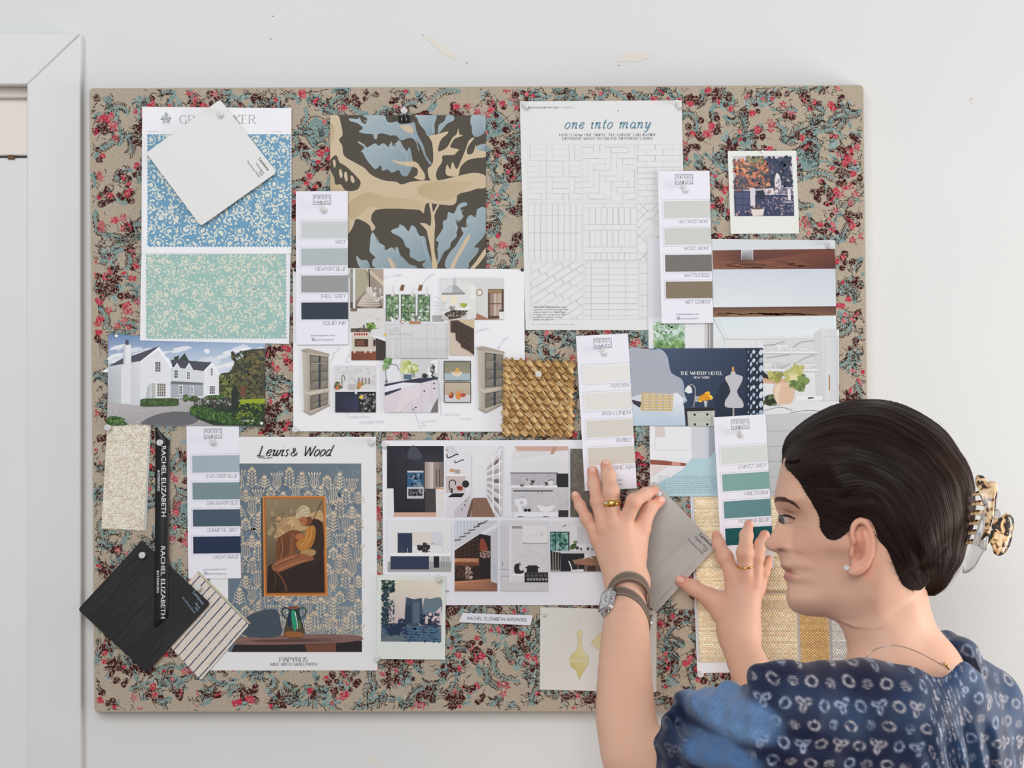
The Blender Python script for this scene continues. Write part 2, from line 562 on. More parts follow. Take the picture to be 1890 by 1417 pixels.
def paint_nodes(scale, strength, tone=0.03, stretch=(1, 1, 1), dist=0.0008):
    def f(nt, b):
        tc = nt.nodes.new('ShaderNodeTexCoord')
        mp = nt.nodes.new('ShaderNodeMapping')
        mp.inputs['Scale'].default_value = stretch
        nt.links.new(tc.outputs['Object'], mp.inputs['Vector'])
        n = nt.nodes.new('ShaderNodeTexNoise')
        n.inputs['Scale'].default_value = scale
        n.inputs['Detail'].default_value = 4
        nt.links.new(mp.outputs['Vector'], n.inputs['Vector'])
        bp = nt.nodes.new('ShaderNodeBump')
        bp.inputs['Strength'].default_value = strength
        bp.inputs['Distance'].default_value = dist
        nt.links.new(n.outputs['Fac'], bp.inputs['Height'])
        nt.links.new(bp.outputs['Normal'], b.inputs['Normal'])
        n2 = nt.nodes.new('ShaderNodeTexNoise')
        n2.inputs['Scale'].default_value = 5
        nt.links.new(tc.outputs['Object'], n2.inputs['Vector'])
        c = b.inputs['Base Color'].default_value
        r = nt.nodes.new('ShaderNodeValToRGB')
        r.color_ramp.elements[0].color = (c[0] * (1 - tone), c[1] * (1 - tone), c[2] * (1 - tone), 1)
        r.color_ramp.elements[1].color = (c[0], c[1], c[2], 1)
        r.color_ramp.elements[0].position = .35
        r.color_ramp.elements[1].position = .65
        nt.links.new(n2.outputs['Fac'], r.inputs['Fac'])
        nt.links.new(r.outputs['Color'], b.inputs['Base Color'])
    return f


M_WALL = mat('plaster_paint', (221, 222, 222), .75, .2, extra=paint_nodes(160, .28, .015))
M_TRIM = mat('gloss_trim_paint', (222, 222, 223), .45, .35, extra=paint_nodes(90, .12, .02, (6, 6, .4)))
M_DOOR = mat('door_paint', (228, 229, 229), .5, .35, extra=paint_nodes(70, .10, .02, (6, 6, .5)))
M_RAW = mat('limed_timber', (238, 230, 223), .6, .3, extra=paint_nodes(60, .1, .04, (.5, 4, 8)))
M_FLOOR = mat('floor_boards', (150, 116, 84), .5, .3, extra=paint_nodes(30, .1, .3, (8, .6, 1)))


def box(name, x0, x1, y0, y1, z0, z1, m, parent=None, bevel=0.0):
    V = [(x, y, z) for x in (x0, x1) for y in (y0, y1) for z in (z0, z1)]
    F = [(0, 1, 3, 2), (4, 6, 7, 5), (0, 4, 5, 1), (2, 3, 7, 6), (0, 2, 6, 4), (1, 5, 7, 3)]
    o = make_mesh(name, V, F, m, parent)
    if bevel:
        b = o.modifiers.new('edge', 'BEVEL')
        b.width, b.segments = bevel, 2
    return o


def prism(name, pts, y0, y1, m, parent=None, bevel=0.0):
    """outline of (x, z) points pushed from y0 to y1"""
    n = len(pts)
    V = [(p[0], y0, p[1]) for p in pts] + [(p[0], y1, p[1]) for p in pts]
    F = [tuple(range(n)), tuple(range(2 * n - 1, n - 1, -1))] + [(i, i + n, (i + 1) % n + n, (i + 1) % n) for i in range(n)]
    o = make_mesh(name, V, F, m, parent)
    me = o.data
    import bmesh
    bm = bmesh.new()
    bm.from_mesh(me)
    bmesh.ops.recalc_face_normals(bm, faces=bm.faces)
    bm.to_mesh(me)
    bm.free()
    if bevel:
        b = o.modifiers.new('edge', 'BEVEL')
        b.width, b.segments = bevel, 2
    return o


def xz(px, py, h=-BT):
    p = P(px, py, h)
    return (p[0], p[2])


OX, OZ = xz(57, 157)                 # corner of the doorway in the wall
OX0 = OX - 0.80
V = []
F = []
for (x0, x1, z0, z1) in ((-1.9, 1.9, OZ, 2.75), (OX, 1.9, 0, OZ), (-1.9, OX0, 0, OZ)):
    n = len(V)
    V += [(x0, 0, z0), (x1, 0, z0), (x1, 0, z1), (x0, 0, z1)]
    F.append((n, n + 1, n + 2, n + 3))
# reveals of the doorway
n = len(V)
V += [(OX, 0, 0), (OX, .1, 0), (OX, .1, OZ), (OX, 0, OZ), (OX0, 0, OZ), (OX0, .1, OZ), (OX0, .1, 0), (OX0, 0, 0)]
F += [(n, n + 3, n + 2, n + 1), (n + 3, n + 4, n + 5, n + 2), (n + 4, n + 7, n + 6, n + 5)]
tagged(make_mesh('wall_back', V, F, M_WALL), kind='structure')
tagged(box('floor', -1.9, 1.9, -2.6, .1, -.05, 0, M_FLOOR), kind='structure')

# mitred casing round the doorway
ox2, oz2 = xz(155, 66)
tagged(prism('trim_1', [(OX, OZ - .002), (ox2, oz2), (OX0 - (ox2 - OX), oz2 + .004), (OX0, OZ)], 0.0, -.015, M_TRIM, bevel=.0022), kind='structure')
tagged(prism('trim_2', [(OX - .0005, OZ - .0022), (ox2, oz2 - .0004), (ox2 + .0015, 0.0), (OX - .002, 0.0)], 0.0, -.016, M_TRIM, bevel=.0022), kind='structure')
# stop bead and the leaf inside
sx, _ = xz(45, 0)
tagged(box('trim_3', sx, OX, .012, .05, 0, OZ, M_TRIM, bevel=.001), kind='structure')
tagged(box('trim_4', OX0, sx, .012, .05, xz(0, 176)[1], OZ, M_RAW, bevel=.0015), kind='structure')
door = tagged(box('door_1', OX0, sx, .03, .07, 0, xz(0, 285)[1], M_DOOR, bevel=.0015), kind='structure')
tagged(box('trim_5', OX0, sx, .024, .07, xz(0, 281)[1], xz(0, 176)[1], M_RAW, bevel=.0015), kind='structure')
kv, kf = tube([(xz(2, 0)[0], .028, xz(0, 285)[1]), (xz(14, 0)[0], .028, xz(0, 285)[1])], .0025, 8)
tagged(make_mesh('catch', kv, kf, mat('catch_brown', (120, 92, 60), .5), door))

# old filler patches and nail holes in the paint
wall_ob = bpy.data.objects['wall_back']
M_FILL = mat('wall_filler', (226, 219, 210), .85, .1, extra=nodes_noise_bump(300, .3, .0006))
M_HOLE = mat('nail_hole', (96, 88, 82), .9, .1)
rnd = random.Random(3)
for x, y, rx, ry, rot in ((815, 90, 42, 6, .62), (1165, 106, 34, 9, -.1), (690, 1404, 10, 6, .3), (1795, 186, 4, 5, 0)):
    pts = []
    for i in range(16):
        a = 2 * math.pi * i / 16
        k = rnd.uniform(.6, 1.15)
        px, py = rx * k * math.cos(a), ry * k * math.sin(a)
        pts.append(P(x + px * math.cos(rot) - py * math.sin(rot), y + px * math.sin(rot) + py * math.cos(rot), -BT + .0004))
    make_mesh('filler_patch', pts, [tuple(range(15, -1, -1))], M_FILL, wall_ob)
for x, y in ((780, 65), (862, 116), (1142, 121), (504, 30), (500, 72), (1794, 183), (1140, 1348)):
    v_, f_ = lathe([(.0009, 0), (.0006, .0004), (.0001, .0005)], 8)
    p_ = P(x, y, -BT)
    make_mesh('nail_hole', [(p_[0] + a, p_[1] - c - .0001, p_[2] + b * .8) for a, b, c in v_], f_, M_HOLE, wall_ob)
# ------------------------------------------------------------------ pinboard covered in printed floral linen


def weave(nt, b):
    tc = nt.nodes.new('ShaderNodeTexCoord')
    vc = [n for n in nt.nodes if n.type == 'VERTEX_COLOR'][0]
    sep = nt.nodes.new('ShaderNodeSeparateXYZ')
    nz = nt.nodes.new('ShaderNodeTexNoise')
    nz.inputs['Scale'].default_value = 160
    nz.inputs['Detail'].default_value = 3
    nt.links.new(tc.outputs['Object'], nz.inputs['Vector'])
    ad = nt.nodes.new('ShaderNodeVectorMath')
    ad.operation = 'MULTIPLY_ADD'
    ad.inputs[1].default_value = (.0022,) * 3
    nt.links.new(nz.outputs['Color'], ad.inputs[0])
    nt.links.new(tc.outputs['Object'], ad.inputs[2])
    nt.links.new(ad.outputs[0], sep.inputs[0])
    hs = []
    for ax in ('X', 'Z'):
        m = nt.nodes.new('ShaderNodeMath')
        m.operation = 'MULTIPLY'
        m.inputs[1].default_value = 2 * math.pi / .0026
        nt.links.new(sep.outputs[ax], m.inputs[0])
        s = nt.nodes.new('ShaderNodeMath')
        s.operation = 'SINE'
        nt.links.new(m.outputs[0], s.inputs[0])
        hs.append(s)
    mu = nt.nodes.new('ShaderNodeMath')
    mu.operation = 'MULTIPLY'
    nt.links.new(hs[0].outputs[0], mu.inputs[0])
    nt.links.new(hs[1].outputs[0], mu.inputs[1])
    n3 = nt.nodes.new('ShaderNodeTexNoise')
    n3.inputs['Scale'].default_value = 700
    nt.links.new(tc.outputs['Object'], n3.inputs['Vector'])
    sm = nt.nodes.new('ShaderNodeMath')
    sm.operation = 'MULTIPLY_ADD'
    sm.inputs[1].default_value = .16
    nt.links.new(mu.outputs[0], sm.inputs[0])
    nt.links.new(n3.outputs['Fac'], sm.inputs[2])
    mr = nt.nodes.new('ShaderNodeMapRange')
    mr.inputs['From Min'].default_value = .25
    mr.inputs['From Max'].default_value = .75
    mr.inputs['To Min'].default_value = .72
    mr.inputs['To Max'].default_value = 1.18
    nt.links.new(sm.outputs[0], mr.inputs['Value'])
    mx = nt.nodes.new('ShaderNodeVectorMath')
    mx.operation = 'SCALE'
    n4 = nt.nodes.new('ShaderNodeTexNoise')
    n4.inputs['Scale'].default_value = 420
    n4.inputs['Detail'].default_value = 2
    nt.links.new(tc.outputs['Object'], n4.inputs['Vector'])
    r4 = nt.nodes.new('ShaderNodeMapRange')
    r4.inputs['From Min'].default_value = .49
    r4.inputs['From Max'].default_value = .60
    r4.inputs['To Max'].default_value = .6
    nt.links.new(n4.outputs['Fac'], r4.inputs['Value'])
    m4 = nt.nodes.new('ShaderNodeMix')
    m4.data_type = 'RGBA'
    m4.inputs['B'].default_value = lin((182, 168, 150))
    nt.links.new(r4.outputs[0], m4.inputs['Factor'])
    nt.links.new(vc.outputs['Color'], m4.inputs['A'])
    nt.links.new(m4.outputs['Result'], mx.inputs[0])
    nt.links.new(mr.outputs[0], mx.inputs['Scale'])
    nt.links.new(mx.outputs[0], b.inputs['Base Color'])
    bp = nt.nodes.new('ShaderNodeBump')
    bp.inputs['Strength'].default_value = .25
    bp.inputs['Distance'].default_value = .0004
    nt.links.new(mu.outputs[0], bp.inputs['Height'])
    nt.links.new(bp.outputs['Normal'], b.inputs['Normal'])


M_LINEN = mat('printed_linen', rough=.85, spec=.15, attr=True, extra=weave)
TAN, TEAL, TEAL2, INK, WINE, RED, PINK = (182, 168, 150), (118, 150, 150), (142, 170, 168), (44, 38, 40), (66, 22, 26), (190, 50, 74), (212, 96, 108)

bd = Draw(0.0)
BQ = [(165, 163), (1593, 157), (1607, 1312), (174, 1313)]
bd.solid(rounded(BQ, 7), BT - .0005, TAN, TAN, (150, 140, 128))
rb = random.Random(11)


def inside(x, y):
    return 167.5 + (y - 163) * .008 < x < 1591.5 + (y - 157) * .012 and 165 - (x - 165) * .0042 < y < 1311


def bpoly(f):
    return f


class BD:
    """keeps the printed motifs on the cloth's face"""
    @staticmethod
    def blob(x, y, r, col, jit=.28, asp=1.0, rot=0.0, n=9):
        if not inside(x - r, y) or not inside(x + r, y) or not inside(x, y - r) or not inside(x, y + r):
            return
        pts = []
        for i in range(n):
            t = 2 * math.pi * i / n
            k = r * (1 + rb.uniform(-jit, jit))
            a, b_ = k * math.cos(t), k * asp * math.sin(t)
            pts.append((x + a * math.cos(rot) - b_ * math.sin(rot), y + a * math.sin(rot) + b_ * math.cos(rot)))
        bd.poly(crom(pts, 2, True), col, False)

    @staticmethod
    def stroke(pts, w, col, w2=None):
        pts = [p for p in pts if inside(*p)]
        if len(pts) > 1:
            bd.line(crom(pts, 3), w, col, w2, lift=False)


def arc(x, y, a, L, bend, n=8):
    pts = [(x, y)]
    for i in range(n):
        a += bend / n
        x += L / n * math.cos(a)
        y += L / n * math.sin(a)
        pts.append((x, y))
    return pts


def m_berries(x, y, a):
    for i in range(rb.choice((3, 4, 5))):
        q = a + rb.uniform(-1, 1)
        d = 8 + i * 8
        xx, yy = x + d * math.cos(q) * .8, y + d * math.sin(q) * .8
        L2.append(('b', xx, yy, rb.uniform(4.4, 7.2), WINE if rb.random() < .74 else RED))
    L1.append(('s', arc(x, y, a, 36, rb.uniform(-.8, .8), 5), 1.2, INK, .7))


def m_fern(x, y, a, L=None):
    L = L or rb.uniform(44, 84)
    bend = rb.choice((-1, 1)) * rb.uniform(.6, 2.4)
    pts = arc(x, y, a, L, bend, 10)
    L0.append(('s', pts, rb.uniform(7, 10), TEAL, 3))
    for i in range(1, 10):
        dx, dy = pts[i + 1][0] - pts[i][0], pts[i + 1][1] - pts[i][1]
        q = math.atan2(dy, dx)
        for s in (-1, 1):
            if rb.random() < .86:
                r0, r1 = 3.4, rb.uniform(7, 11)
                qq = q + s * 1.15
                L1.append(('s', [(pts[i][0] + r0 * math.cos(qq), pts[i][1] + r0 * math.sin(qq)), (pts[i][0] + r1 * math.cos(qq - s * .2), pts[i][1] + r1 * math.sin(qq - s * .2)), (pts[i][0] + r1 * 1.15 * math.cos(qq - s * .5), pts[i][1] + r1 * 1.15 * math.sin(qq - s * .5))], 2.0, INK, 1.0))
    if rb.random() < .3:
        L1.append(('s', [(p[0] + 1, p[1] + 1) for p in pts[2:8]], 2.4, WINE, 1.2))


def m_leaves(x, y, a):
    for i in range(rb.randint(4, 7)):
        q = a + rb.uniform(-1.7, 1.7)
        d = rb.uniform(6, 26)
        L0.append(('l', x + d * math.cos(q), y + d * math.sin(q), rb.uniform(8, 14), rb.choice((TEAL, TEAL, TEAL2)), .34, q))
        for k in range(3):
            s = rb.uniform(-.5, .5)
            xx, yy = x + (d + 2) * math.cos(q + s), y + (d + 2) * math.sin(q + s)
            L1.append(('s', arc(xx, yy, q + rb.uniform(-.9, .9), rb.uniform(7, 14), rb.uniform(-1, 1), 3), 1.9, INK, .8))


def m_floret(x, y, a):
    for c in range(rb.randint(2, 4)):
        cx, cy = x + rb.uniform(-16, 16), y + rb.uniform(-16, 16)
        for i in range(5):
            q = a + i * 1.257
            L2.append(('l', cx + 4.4 * math.cos(q), cy + 4.4 * math.sin(q), 3.0, rb.choice((RED, RED, PINK)), .6, q))
    for i in range(6):
        L1.append(('s', arc(x + rb.uniform(-16, 16), y + rb.uniform(-16, 16), rb.uniform(0, 6.3), 9, 1, 3), 1.5, INK, .7))


def m_scribble(x, y, a):
    for i in range(rb.randint(14, 22)):
        q, d = rb.uniform(0, 6.3), rb.uniform(3, 21)
        L1.append(('s', arc(x + d * math.cos(q), y + d * math.sin(q) * .9, rb.uniform(0, 6.3), rb.uniform(7, 12), rb.choice((-2.6, 2.6)), 4), 1.5, INK if rb.random() < .8 else WINE, .9))
    for i in range(4):
        L2.append(('b', x + rb.uniform(-15, 15), y + rb.uniform(-15, 15), rb.uniform(2.5, 4.5), rb.choice((WINE, RED, PINK))))
    L0.append(('l', x + 4, y + 4, 15, TEAL2, .6, a))


def m_bigflower(x, y, a):
    for i in range(5):
        q = a + i * 1.26 + rb.uniform(-.3, .3)
        d = rb.uniform(6, 11)
        L2.append(('l', x + d * math.cos(q), y + d * math.sin(q), rb.uniform(8, 12), WINE, rb.uniform(.35, .6), q))
        for k in range(5):
            qq = q + rb.uniform(-.6, .6)
            L1.append(('s', arc(x + d * math.cos(qq), y + d * math.sin(qq), qq, rb.uniform(9, 17), rb.uniform(-.8, .8), 3), 1.6, INK if k else WINE, .8))
    q = a + .6
    L2.append(('l', x + 17 * math.cos(q), y + 17 * math.sin(q), 6, RED, .5, q))
    for k in range(3):
        q = rb.uniform(0, 6.3)
        L0.append(('l', x + 22 * math.cos(q), y + 22 * math.sin(q), rb.uniform(9, 14), TEAL2, .4, q))


def m_tulip(x, y, a):
    for s in (-.45, 0, .45):
        q = a + s
        L2.append(('l', x + 11 * math.cos(q), y + 11 * math.sin(q), rb.uniform(9, 13), WINE, .32, q))
    L2.append(('l', x + 15 * math.cos(a + .22), y + 15 * math.sin(a + .22), 8, RED, .2, a + .22))
    for k in range(7):
        q = a + rb.uniform(-.8, .8)
        L1.append(('s', arc(x + 5 * math.cos(q), y + 5 * math.sin(q), q, 27, rb.uniform(-.5, .5), 4), 1.6, INK, .8))
    L0.append(('l', x - 12 * math.cos(a), y - 12 * math.sin(a), 14, TEAL, .42, a))


def m_shield(x, y, a):
    pts = [(x + 34 * math.cos(a), y + 34 * math.sin(a)), (x + 26 * math.cos(a + 1.4), y + 26 * math.sin(a + 1.4)), (x + 26 * math.cos(a + 2.8), y + 26 * math.sin(a + 2.8)), (x + 30 * math.cos(a + 4.4), y + 30 * math.sin(a + 4.4))]
    if all(inside(*p) for p in pts):
        L0.append(('p', pts, TEAL))
        L1.append(('s', crom(pts + pts[:1], 3), 1.3, INK, 1.3))
    for i in range(12):
        q, d = rb.uniform(0, 6.3), rb.uniform(2, 14)
        L1.append(('s', arc(x + d * math.cos(q), y + d * math.sin(q), rb.uniform(0, 6.3), 9, 2.4, 4), 1.3, (40, 62, 84), .8))


L0, L1, L2 = [], [], []
kinds = [m_fern, m_leaves, m_berries, m_floret, m_scribble, m_leaves, m_tulip, m_fern, m_leaves, m_bigflower, m_floret, m_scribble, m_berries, m_fern, m_leaves, m_scribble]
gy = 170
row = 0
while gy < 1312:
    gx = 174 + (row % 2) * 18
    while gx < 1606:
        r = rb.random()
        k = kinds[(row * 5 + int((gx - 174) / 37) * 7 + rb.randint(0, 2)) % len(kinds)]
        k(gx + rb.uniform(-12, 12), gy + rb.uniform(-10, 10), rb.uniform(0, 6.28))
        if r < .6:
            m_fern(gx + rb.uniform(-16, 16), gy + rb.uniform(-14, 14), rb.uniform(0, 6.28), rb.uniform(26, 44))
        if r > .66:
            m_berries(gx + rb.uniform(-20, 20), gy + rb.uniform(-16, 16), rb.uniform(0, 6.28))
        gx += 37
    gy += 33
    row += 1
for q in ((915, 232, 2.2), (585, 240, 1.8), (1490, 292, 1.0), (345, 950, .4)):
    m_shield(*q)
for lay in (L0, L1, L2):
    base = bd.k + 1
    for i, t in enumerate(lay):
        bd.k = base + (i % 40) * .4
        if t[0] == 's':
            BD.stroke(t[1], t[2], t[3], t[4])
        elif t[0] == 'b':
            BD.blob(t[1], t[2], t[3], t[4], .22)
        elif t[0] == 'l':
            BD.blob(t[1], t[2], t[3], t[4], .22, t[5], t[6], 10)
        elif t[0] == 'p':
            bd.poly(t[1], t[2], False)
    bd.k = base + 16
board = bd.build('pinboard', M_LINEN)
tagged(board, 'large pinboard covered in teal, wine and red floral linen on the wall', 'pinboard')
# ------------------------------------------------------------------ things pinned to the board
M_PAPER = mat('printed_paper', rough=.6, spec=.25, attr=True)
M_GLOSS = mat('glossy_print', rough=.28, spec=.4, attr=True)
M_LAM = mat('laminate', rough=.5, spec=.3, attr=True, extra=nodes_noise_bump(900, .08, .0003))
WHITE = (238, 238, 243)
INKB = (52, 54, 60)


def scrolls(d, x0, y0, x1, y1, base, cream, seed, s=1.0):
    """cream curling stems with comma leaves over a coloured ground (clipped to the swatch)"""
    rnd = random.Random(seed)
    d.clip = (x0, y0, x1, y1)
    grid = []
    yy = y0 + 30 * s
    r_ = 0
    while yy < y1 + 30 * s:
        xx = x0 + (20 + (r_ % 2) * 62) * s
        while xx < x1 + 20 * s:
            grid.append((xx + rnd.uniform(-14, 14) * s, yy + rnd.uniform(-14, 14) * s))
            xx += 128 * s
        yy += 84 * s
        r_ += 1

    def drop(x, y, a, L, w):
        pts = [(x, y), (x + L * .45 * math.cos(a) - w * .55 * math.sin(a), y + L * .45 * math.sin(a) + w * .55 * math.cos(a)),
               (x + L * .85 * math.cos(a) - w * .5 * math.sin(a), y + L * .85 * math.sin(a) + w * .5 * math.cos(a)),
               (x + L * math.cos(a + .12), y + L * math.sin(a + .12)),
               (x + L * .8 * math.cos(a) + w * .6 * math.sin(a), y + L * .8 * math.sin(a) - w * .6 * math.cos(a)),
               (x + L * .4 * math.cos(a) + w * .3 * math.sin(a), y + L * .4 * math.sin(a) - w * .3 * math.cos(a))]
        d.blob(pts, cream, 2, False)

    d.k += 1
    d.fan()
    for i, (gx, gy) in enumerate(grid):
        a = rnd.uniform(0, 6.28)
        sg = rnd.choice((-1, 1))
        R = rnd.uniform(34, 48) * s
        pts = []
        for j in range(12):
            t = j / 11
            q = a + sg * t * 3.9
            r = R * (1 - .35 * t)
            pts.append((gx + r * math.cos(q), gy + r * math.sin(q)))
        d.line(pts, 3.6 * s, cream, 9.5 * s, lift=False)
        q = a + sg * 3.9
        drop(pts[-1][0], pts[-1][1], q + sg * 1.7, 22 * s, 14 * s)
        for j in range(1, 12, 1):
            q = a + sg * j / 11 * 3.9
            r = R * (1 - .35 * j / 11)
            for out in ((-1,) if j % 2 else (-1, 1)):
                if rnd.random() < .3:
                    continue
                rr = r + out * rnd.uniform(13, 17) * s
                aa = q + (math.pi if out < 0 else 0) + sg * rnd.uniform(.2, .8) * (-out)
                drop(gx + rr * math.cos(q), gy + rr * math.sin(q), aa, rnd.uniform(20, 31) * s, rnd.uniform(9, 14.5) * s)
    n = int((x1 - x0) * (y1 - y0) / (s * s) / 900)
    for i in range(n):
        x, y = rnd.uniform(x0, x1), rnd.uniform(y0, y1)
        if rnd.random() < .5:
            drop(x, y, rnd.uniform(0, 6.28), rnd.uniform(16, 28) * s, rnd.uniform(9, 14) * s)
        else:
            d.ell(x, y, rnd.uniform(4.5, 8.5) * s, rnd.uniform(4, 7) * s, cream, 7, rnd.uniform(0, 3), False, .2, rnd)
    d.fan(False)
    d.clip = None


def pinked(x0, y0, x1, y1, t=7, step=12, sides='lrb'):
    """outline with zigzag edges"""
    pts = []

    def side(a, b, zig, nx, ny):
        n = max(2, int(math.dist(a, b) / step))
        for i in range(n):
            u = i / n
            k = t if (zig and i % 2) else 0
            pts.append((a[0] + (b[0] - a[0]) * u + nx * k, a[1] + (b[1] - a[1]) * u + ny * k))
    side((x0, y0), (x1, y0), 't' in sides, 0, 1)
    side((x1, y0), (x1, y1), 'r' in sides, -1, 0)
    side((x1, y1), (x0, y1), 'b' in sides, 0, -1)
    side((x0, y1), (x0, y0), 'l' in sides, 1, 0)
    return pts


# --- two wallpaper cards, top left
d = Draw(.0022).crop(140, 160)
d.solid([(476, 1206), (1560, 1213), (1550, 1868), (466, 1842)], .0004, WHITE)
teal_card = tagged(d.build('wallpaper_card', M_PAPER), 'white wallpaper card with pale teal scroll pattern, above the house photograph', 'wallpaper sample', 'scroll wallpaper cards')
c = d.child()
c.poly(pinked(506, 1216, 1532, 1834, 9, 13), (158, 193, 187))
scrolls(c, 514, 1218, 1522, 1822, None, (216, 219, 203), 5)
c.build('pattern_swatch', M_PAPER, teal_card)

d = Draw(.0030).crop(140, 160)
d.solid([(482, 146), (1566, 155), (1566, 1213), (476, 1208)], .0004, (240, 240, 244))
blue_card = tagged(d.build('wallpaper_card', M_PAPER), 'white wallpaper card with mid blue scroll pattern, under the white laminate square', 'wallpaper sample', 'scroll wallpaper cards')
c = d.child()
c.poly(pinked(516, 345, 1564, 1166, 9, 13), (110, 158, 190))
scrolls(c, 526, 347, 1552, 1154, None, (222, 224, 212), 8)
c.build('pattern_swatch', M_PAPER, blue_card)
c = d.child()
c.pen('GP', 757, 268, 62, (150, 152, 155), .8, .3, 0, serif=.9, track=2.2)
c.pen('& J BA', 890, 268, 62, (150, 152, 155), .8, .3, 0, serif=.9, track=2.2)
c.pen('KER', 1152, 268, 62, (150, 152, 155), .8, .3, 0, serif=.9, track=2.0)
c.build('lettering', M_PAPER, blue_card)
c = d.child()
c.line([(522, 325), (596, 326)], 4, (190, 192, 195))
c.build('rule', M_PAPER, blue_card)
c = d.child()
c.line([(1424, 326), (1500, 327)], 4, (190, 192, 195))
c.build('rule', M_PAPER, blue_card)
c = d.child()
g = (170, 176, 182)
for x, y, r in ((656, 190, 6), (656, 204, 14), (634, 232, 12), (680, 232, 12), (656, 232, 16), (640, 254, 9), (674, 254, 9)):
    c.ell(x, y, r, r * 1.1, g, 10, jit=.2)
for i in range(14):
    a = random.Random(i).uniform(0, 6.28)
    c.line([(656 + 26 * math.cos(a), 230 + 20 * math.sin(a)), (656 + 42 * math.cos(a), 230 + 30 * math.sin(a))], 4, g, lift=False)
c.line([(620, 268), (692, 268)], 4, (205, 208, 212))
c.line([(636, 280), (676, 280)], 3, (205, 208, 212))
c.build('crest', M_PAPER, blue_card)


# --- laminate squares
def laminate(name, label, crop, pts, h, thick, tilt, col, edge, txt, tcol, tsize, grain=None, group=None, rot=52):
    d = Draw(h, tilt, (0, 0)).crop(*crop)
    if tilt != (0, 0):
        d.about = d.T(pts[0])
    d.solid(rounded(pts, 26), thick, col, edge)
    o = tagged(d.build(name, M_LAM), label, 'laminate sample', group)
    if grain:
        g = d.child()
        rnd = random.Random(3)
        (ax, ay), (bx, by), (cx, cy), (dx, dy) = pts          # top, right, bottom, left
        ux, uy, vx, vy = bx - ax, by - ay, dx - ax, dy - ay
        g.fan()
        for i in range(grain[1]):
            t = rnd.uniform(.02, .98)
            a = rnd.uniform(.02, .6)
            b = min(.98, a + rnd.uniform(.15, .7))
            g.line([(ax + ux * t + vx * a, ay + uy * t + vy * a), (ax + ux * (t + rnd.uniform(-.004, .004)) + vx * b, ay + uy * t + vy * b)], rnd.uniform(1.2, 3.2), rnd.choice(grain[0]), lift=False)
        g.fan(False)
        g.build('grain', M_LAM, o)
        d.k = g.k
    c = d.child()
    for t, x, y, s, b in txt:
        c.text(t, x, y, s, tcol, 'r', math.radians(rot), bold=b)
    c.build('lettering', M_LAM, o)
    return o


GROW = 'laminate sample squares'
laminate('laminate_square', 'white laminate square tilted over the mid blue scroll card', (140, 160), [(1048, 92), (1460, 622), (908, 1012), (510, 480)], .0075, .003, (0, .00001),
         (226, 226, 225), (196, 170, 130), [('Laminex', 1392, 612, 24, 1.2), ('Silverglass', 1362, 634, 17, .3), ('390', 1346, 650, 17, .3), ('PureGrain Finish', 1330, 660, 16, .2)], (70, 72, 76), 22, None, GROW)
black_sq = laminate('laminate_square', 'black wood-grain laminate square tilted at the left edge of the pinboard', (140, 1000), [(478, -12), (978, 446), (512, 952), (14, 490)], .0065, .003, (0, 0),
                    (33, 33, 34), (150, 140, 96), [('Laminex', 920, 460, 26, .5), ('Black', 895, 487, 17, .2), ('460', 882, 505, 17, .2), ('PureGrain Finish', 860, 520, 16, .2)], (140, 158, 180), 22,
                    ([(24, 24, 25), (44, 44, 46), (52, 52, 54)], 260), GROW)


# --- paint cards
SWL = {3: ('pale grey', 'pale blue grey', 'mid grey', 'dark ink blue'), 9: ('light warm grey', 'light grey', 'dark olive grey', 'brown'), 14: ('white', 'off-white', 'pale stone', 'stone'), 20: ('pale dusty blue', 'grey blue', 'slate blue', 'navy'), 27: ('pale grey green', 'sea green', 'muted teal', 'deep teal')}


def paint_card(label, p00, p10, p01, h, swatches, names, tilt=(0, 0), seed=1):
    d = Draw(h, tilt, p00).page(p00, p10, p01, 96, 284)
    d.solid([(0, 0), (96, 0), (96, 284), (0, 284)], .0004, (234, 233, 242), (225, 225, 232))
    o = tagged(d.build('paint_card', M_PAPER), label, 'paint card', 'paint colour cards')
    for i, col in enumerate(swatches):
        c = d.child()
        y = 56 + 50 * i
        c.frame(6.5, y - 3, 96, y + 34.5, .7, (190, 190, 210))
        c.rect(9.5, y, 96, y + 31.5, col)
        c.build('colour_swatch', M_PAPER, o)['label'] = SWL[seed][i] + ' paint swatch'
    c = d.child()
    c.frame(31.5, 6.5, 65, 25, .9, (100, 110, 120))
    c.pen("PORTER'S", 48.4, 14.6, 6.2, (90, 94, 100), 1.1, .5, 0, serif=.5, align='c', width=28)
    c.line([(38, 16.2), (59, 16.2)], .35, (190, 190, 195))
    c.pen('PAINTS', 48.4, 23.6, 5.6, (90, 94, 100), 1.1, .5, 0, serif=.5, align='c', width=27)
    c.build('logo', M_PAPER, o)
    c = d.child()
    for i, n in enumerate(names):
        c.pen(n, 91.5, 97.5 + 50 * i, 6.2, (120, 120, 128), .75, .75, 0, slant=.15, align='r', track=.9, seed=seed + i, width=min(56, 4.7 * len(n)))
    c.text('porterspaints.com', 49, 268.5, 3.9, (120, 120, 130), 'c', width=43)
    c.text('porterspaints', 37, 276.6, 3.9, (120, 120, 130), 'l', width=32)
    c.frame(29, 271.5, 34.6, 277.1, .7, (120, 120, 130))
    c.line([(31.8 + 1.5 * math.cos(a * .785), 274.3 + 1.5 * math.sin(a * .785)) for a in range(9)], .6, (120, 120, 130))
    c.build('lettering', M_PAPER, o)
    return o


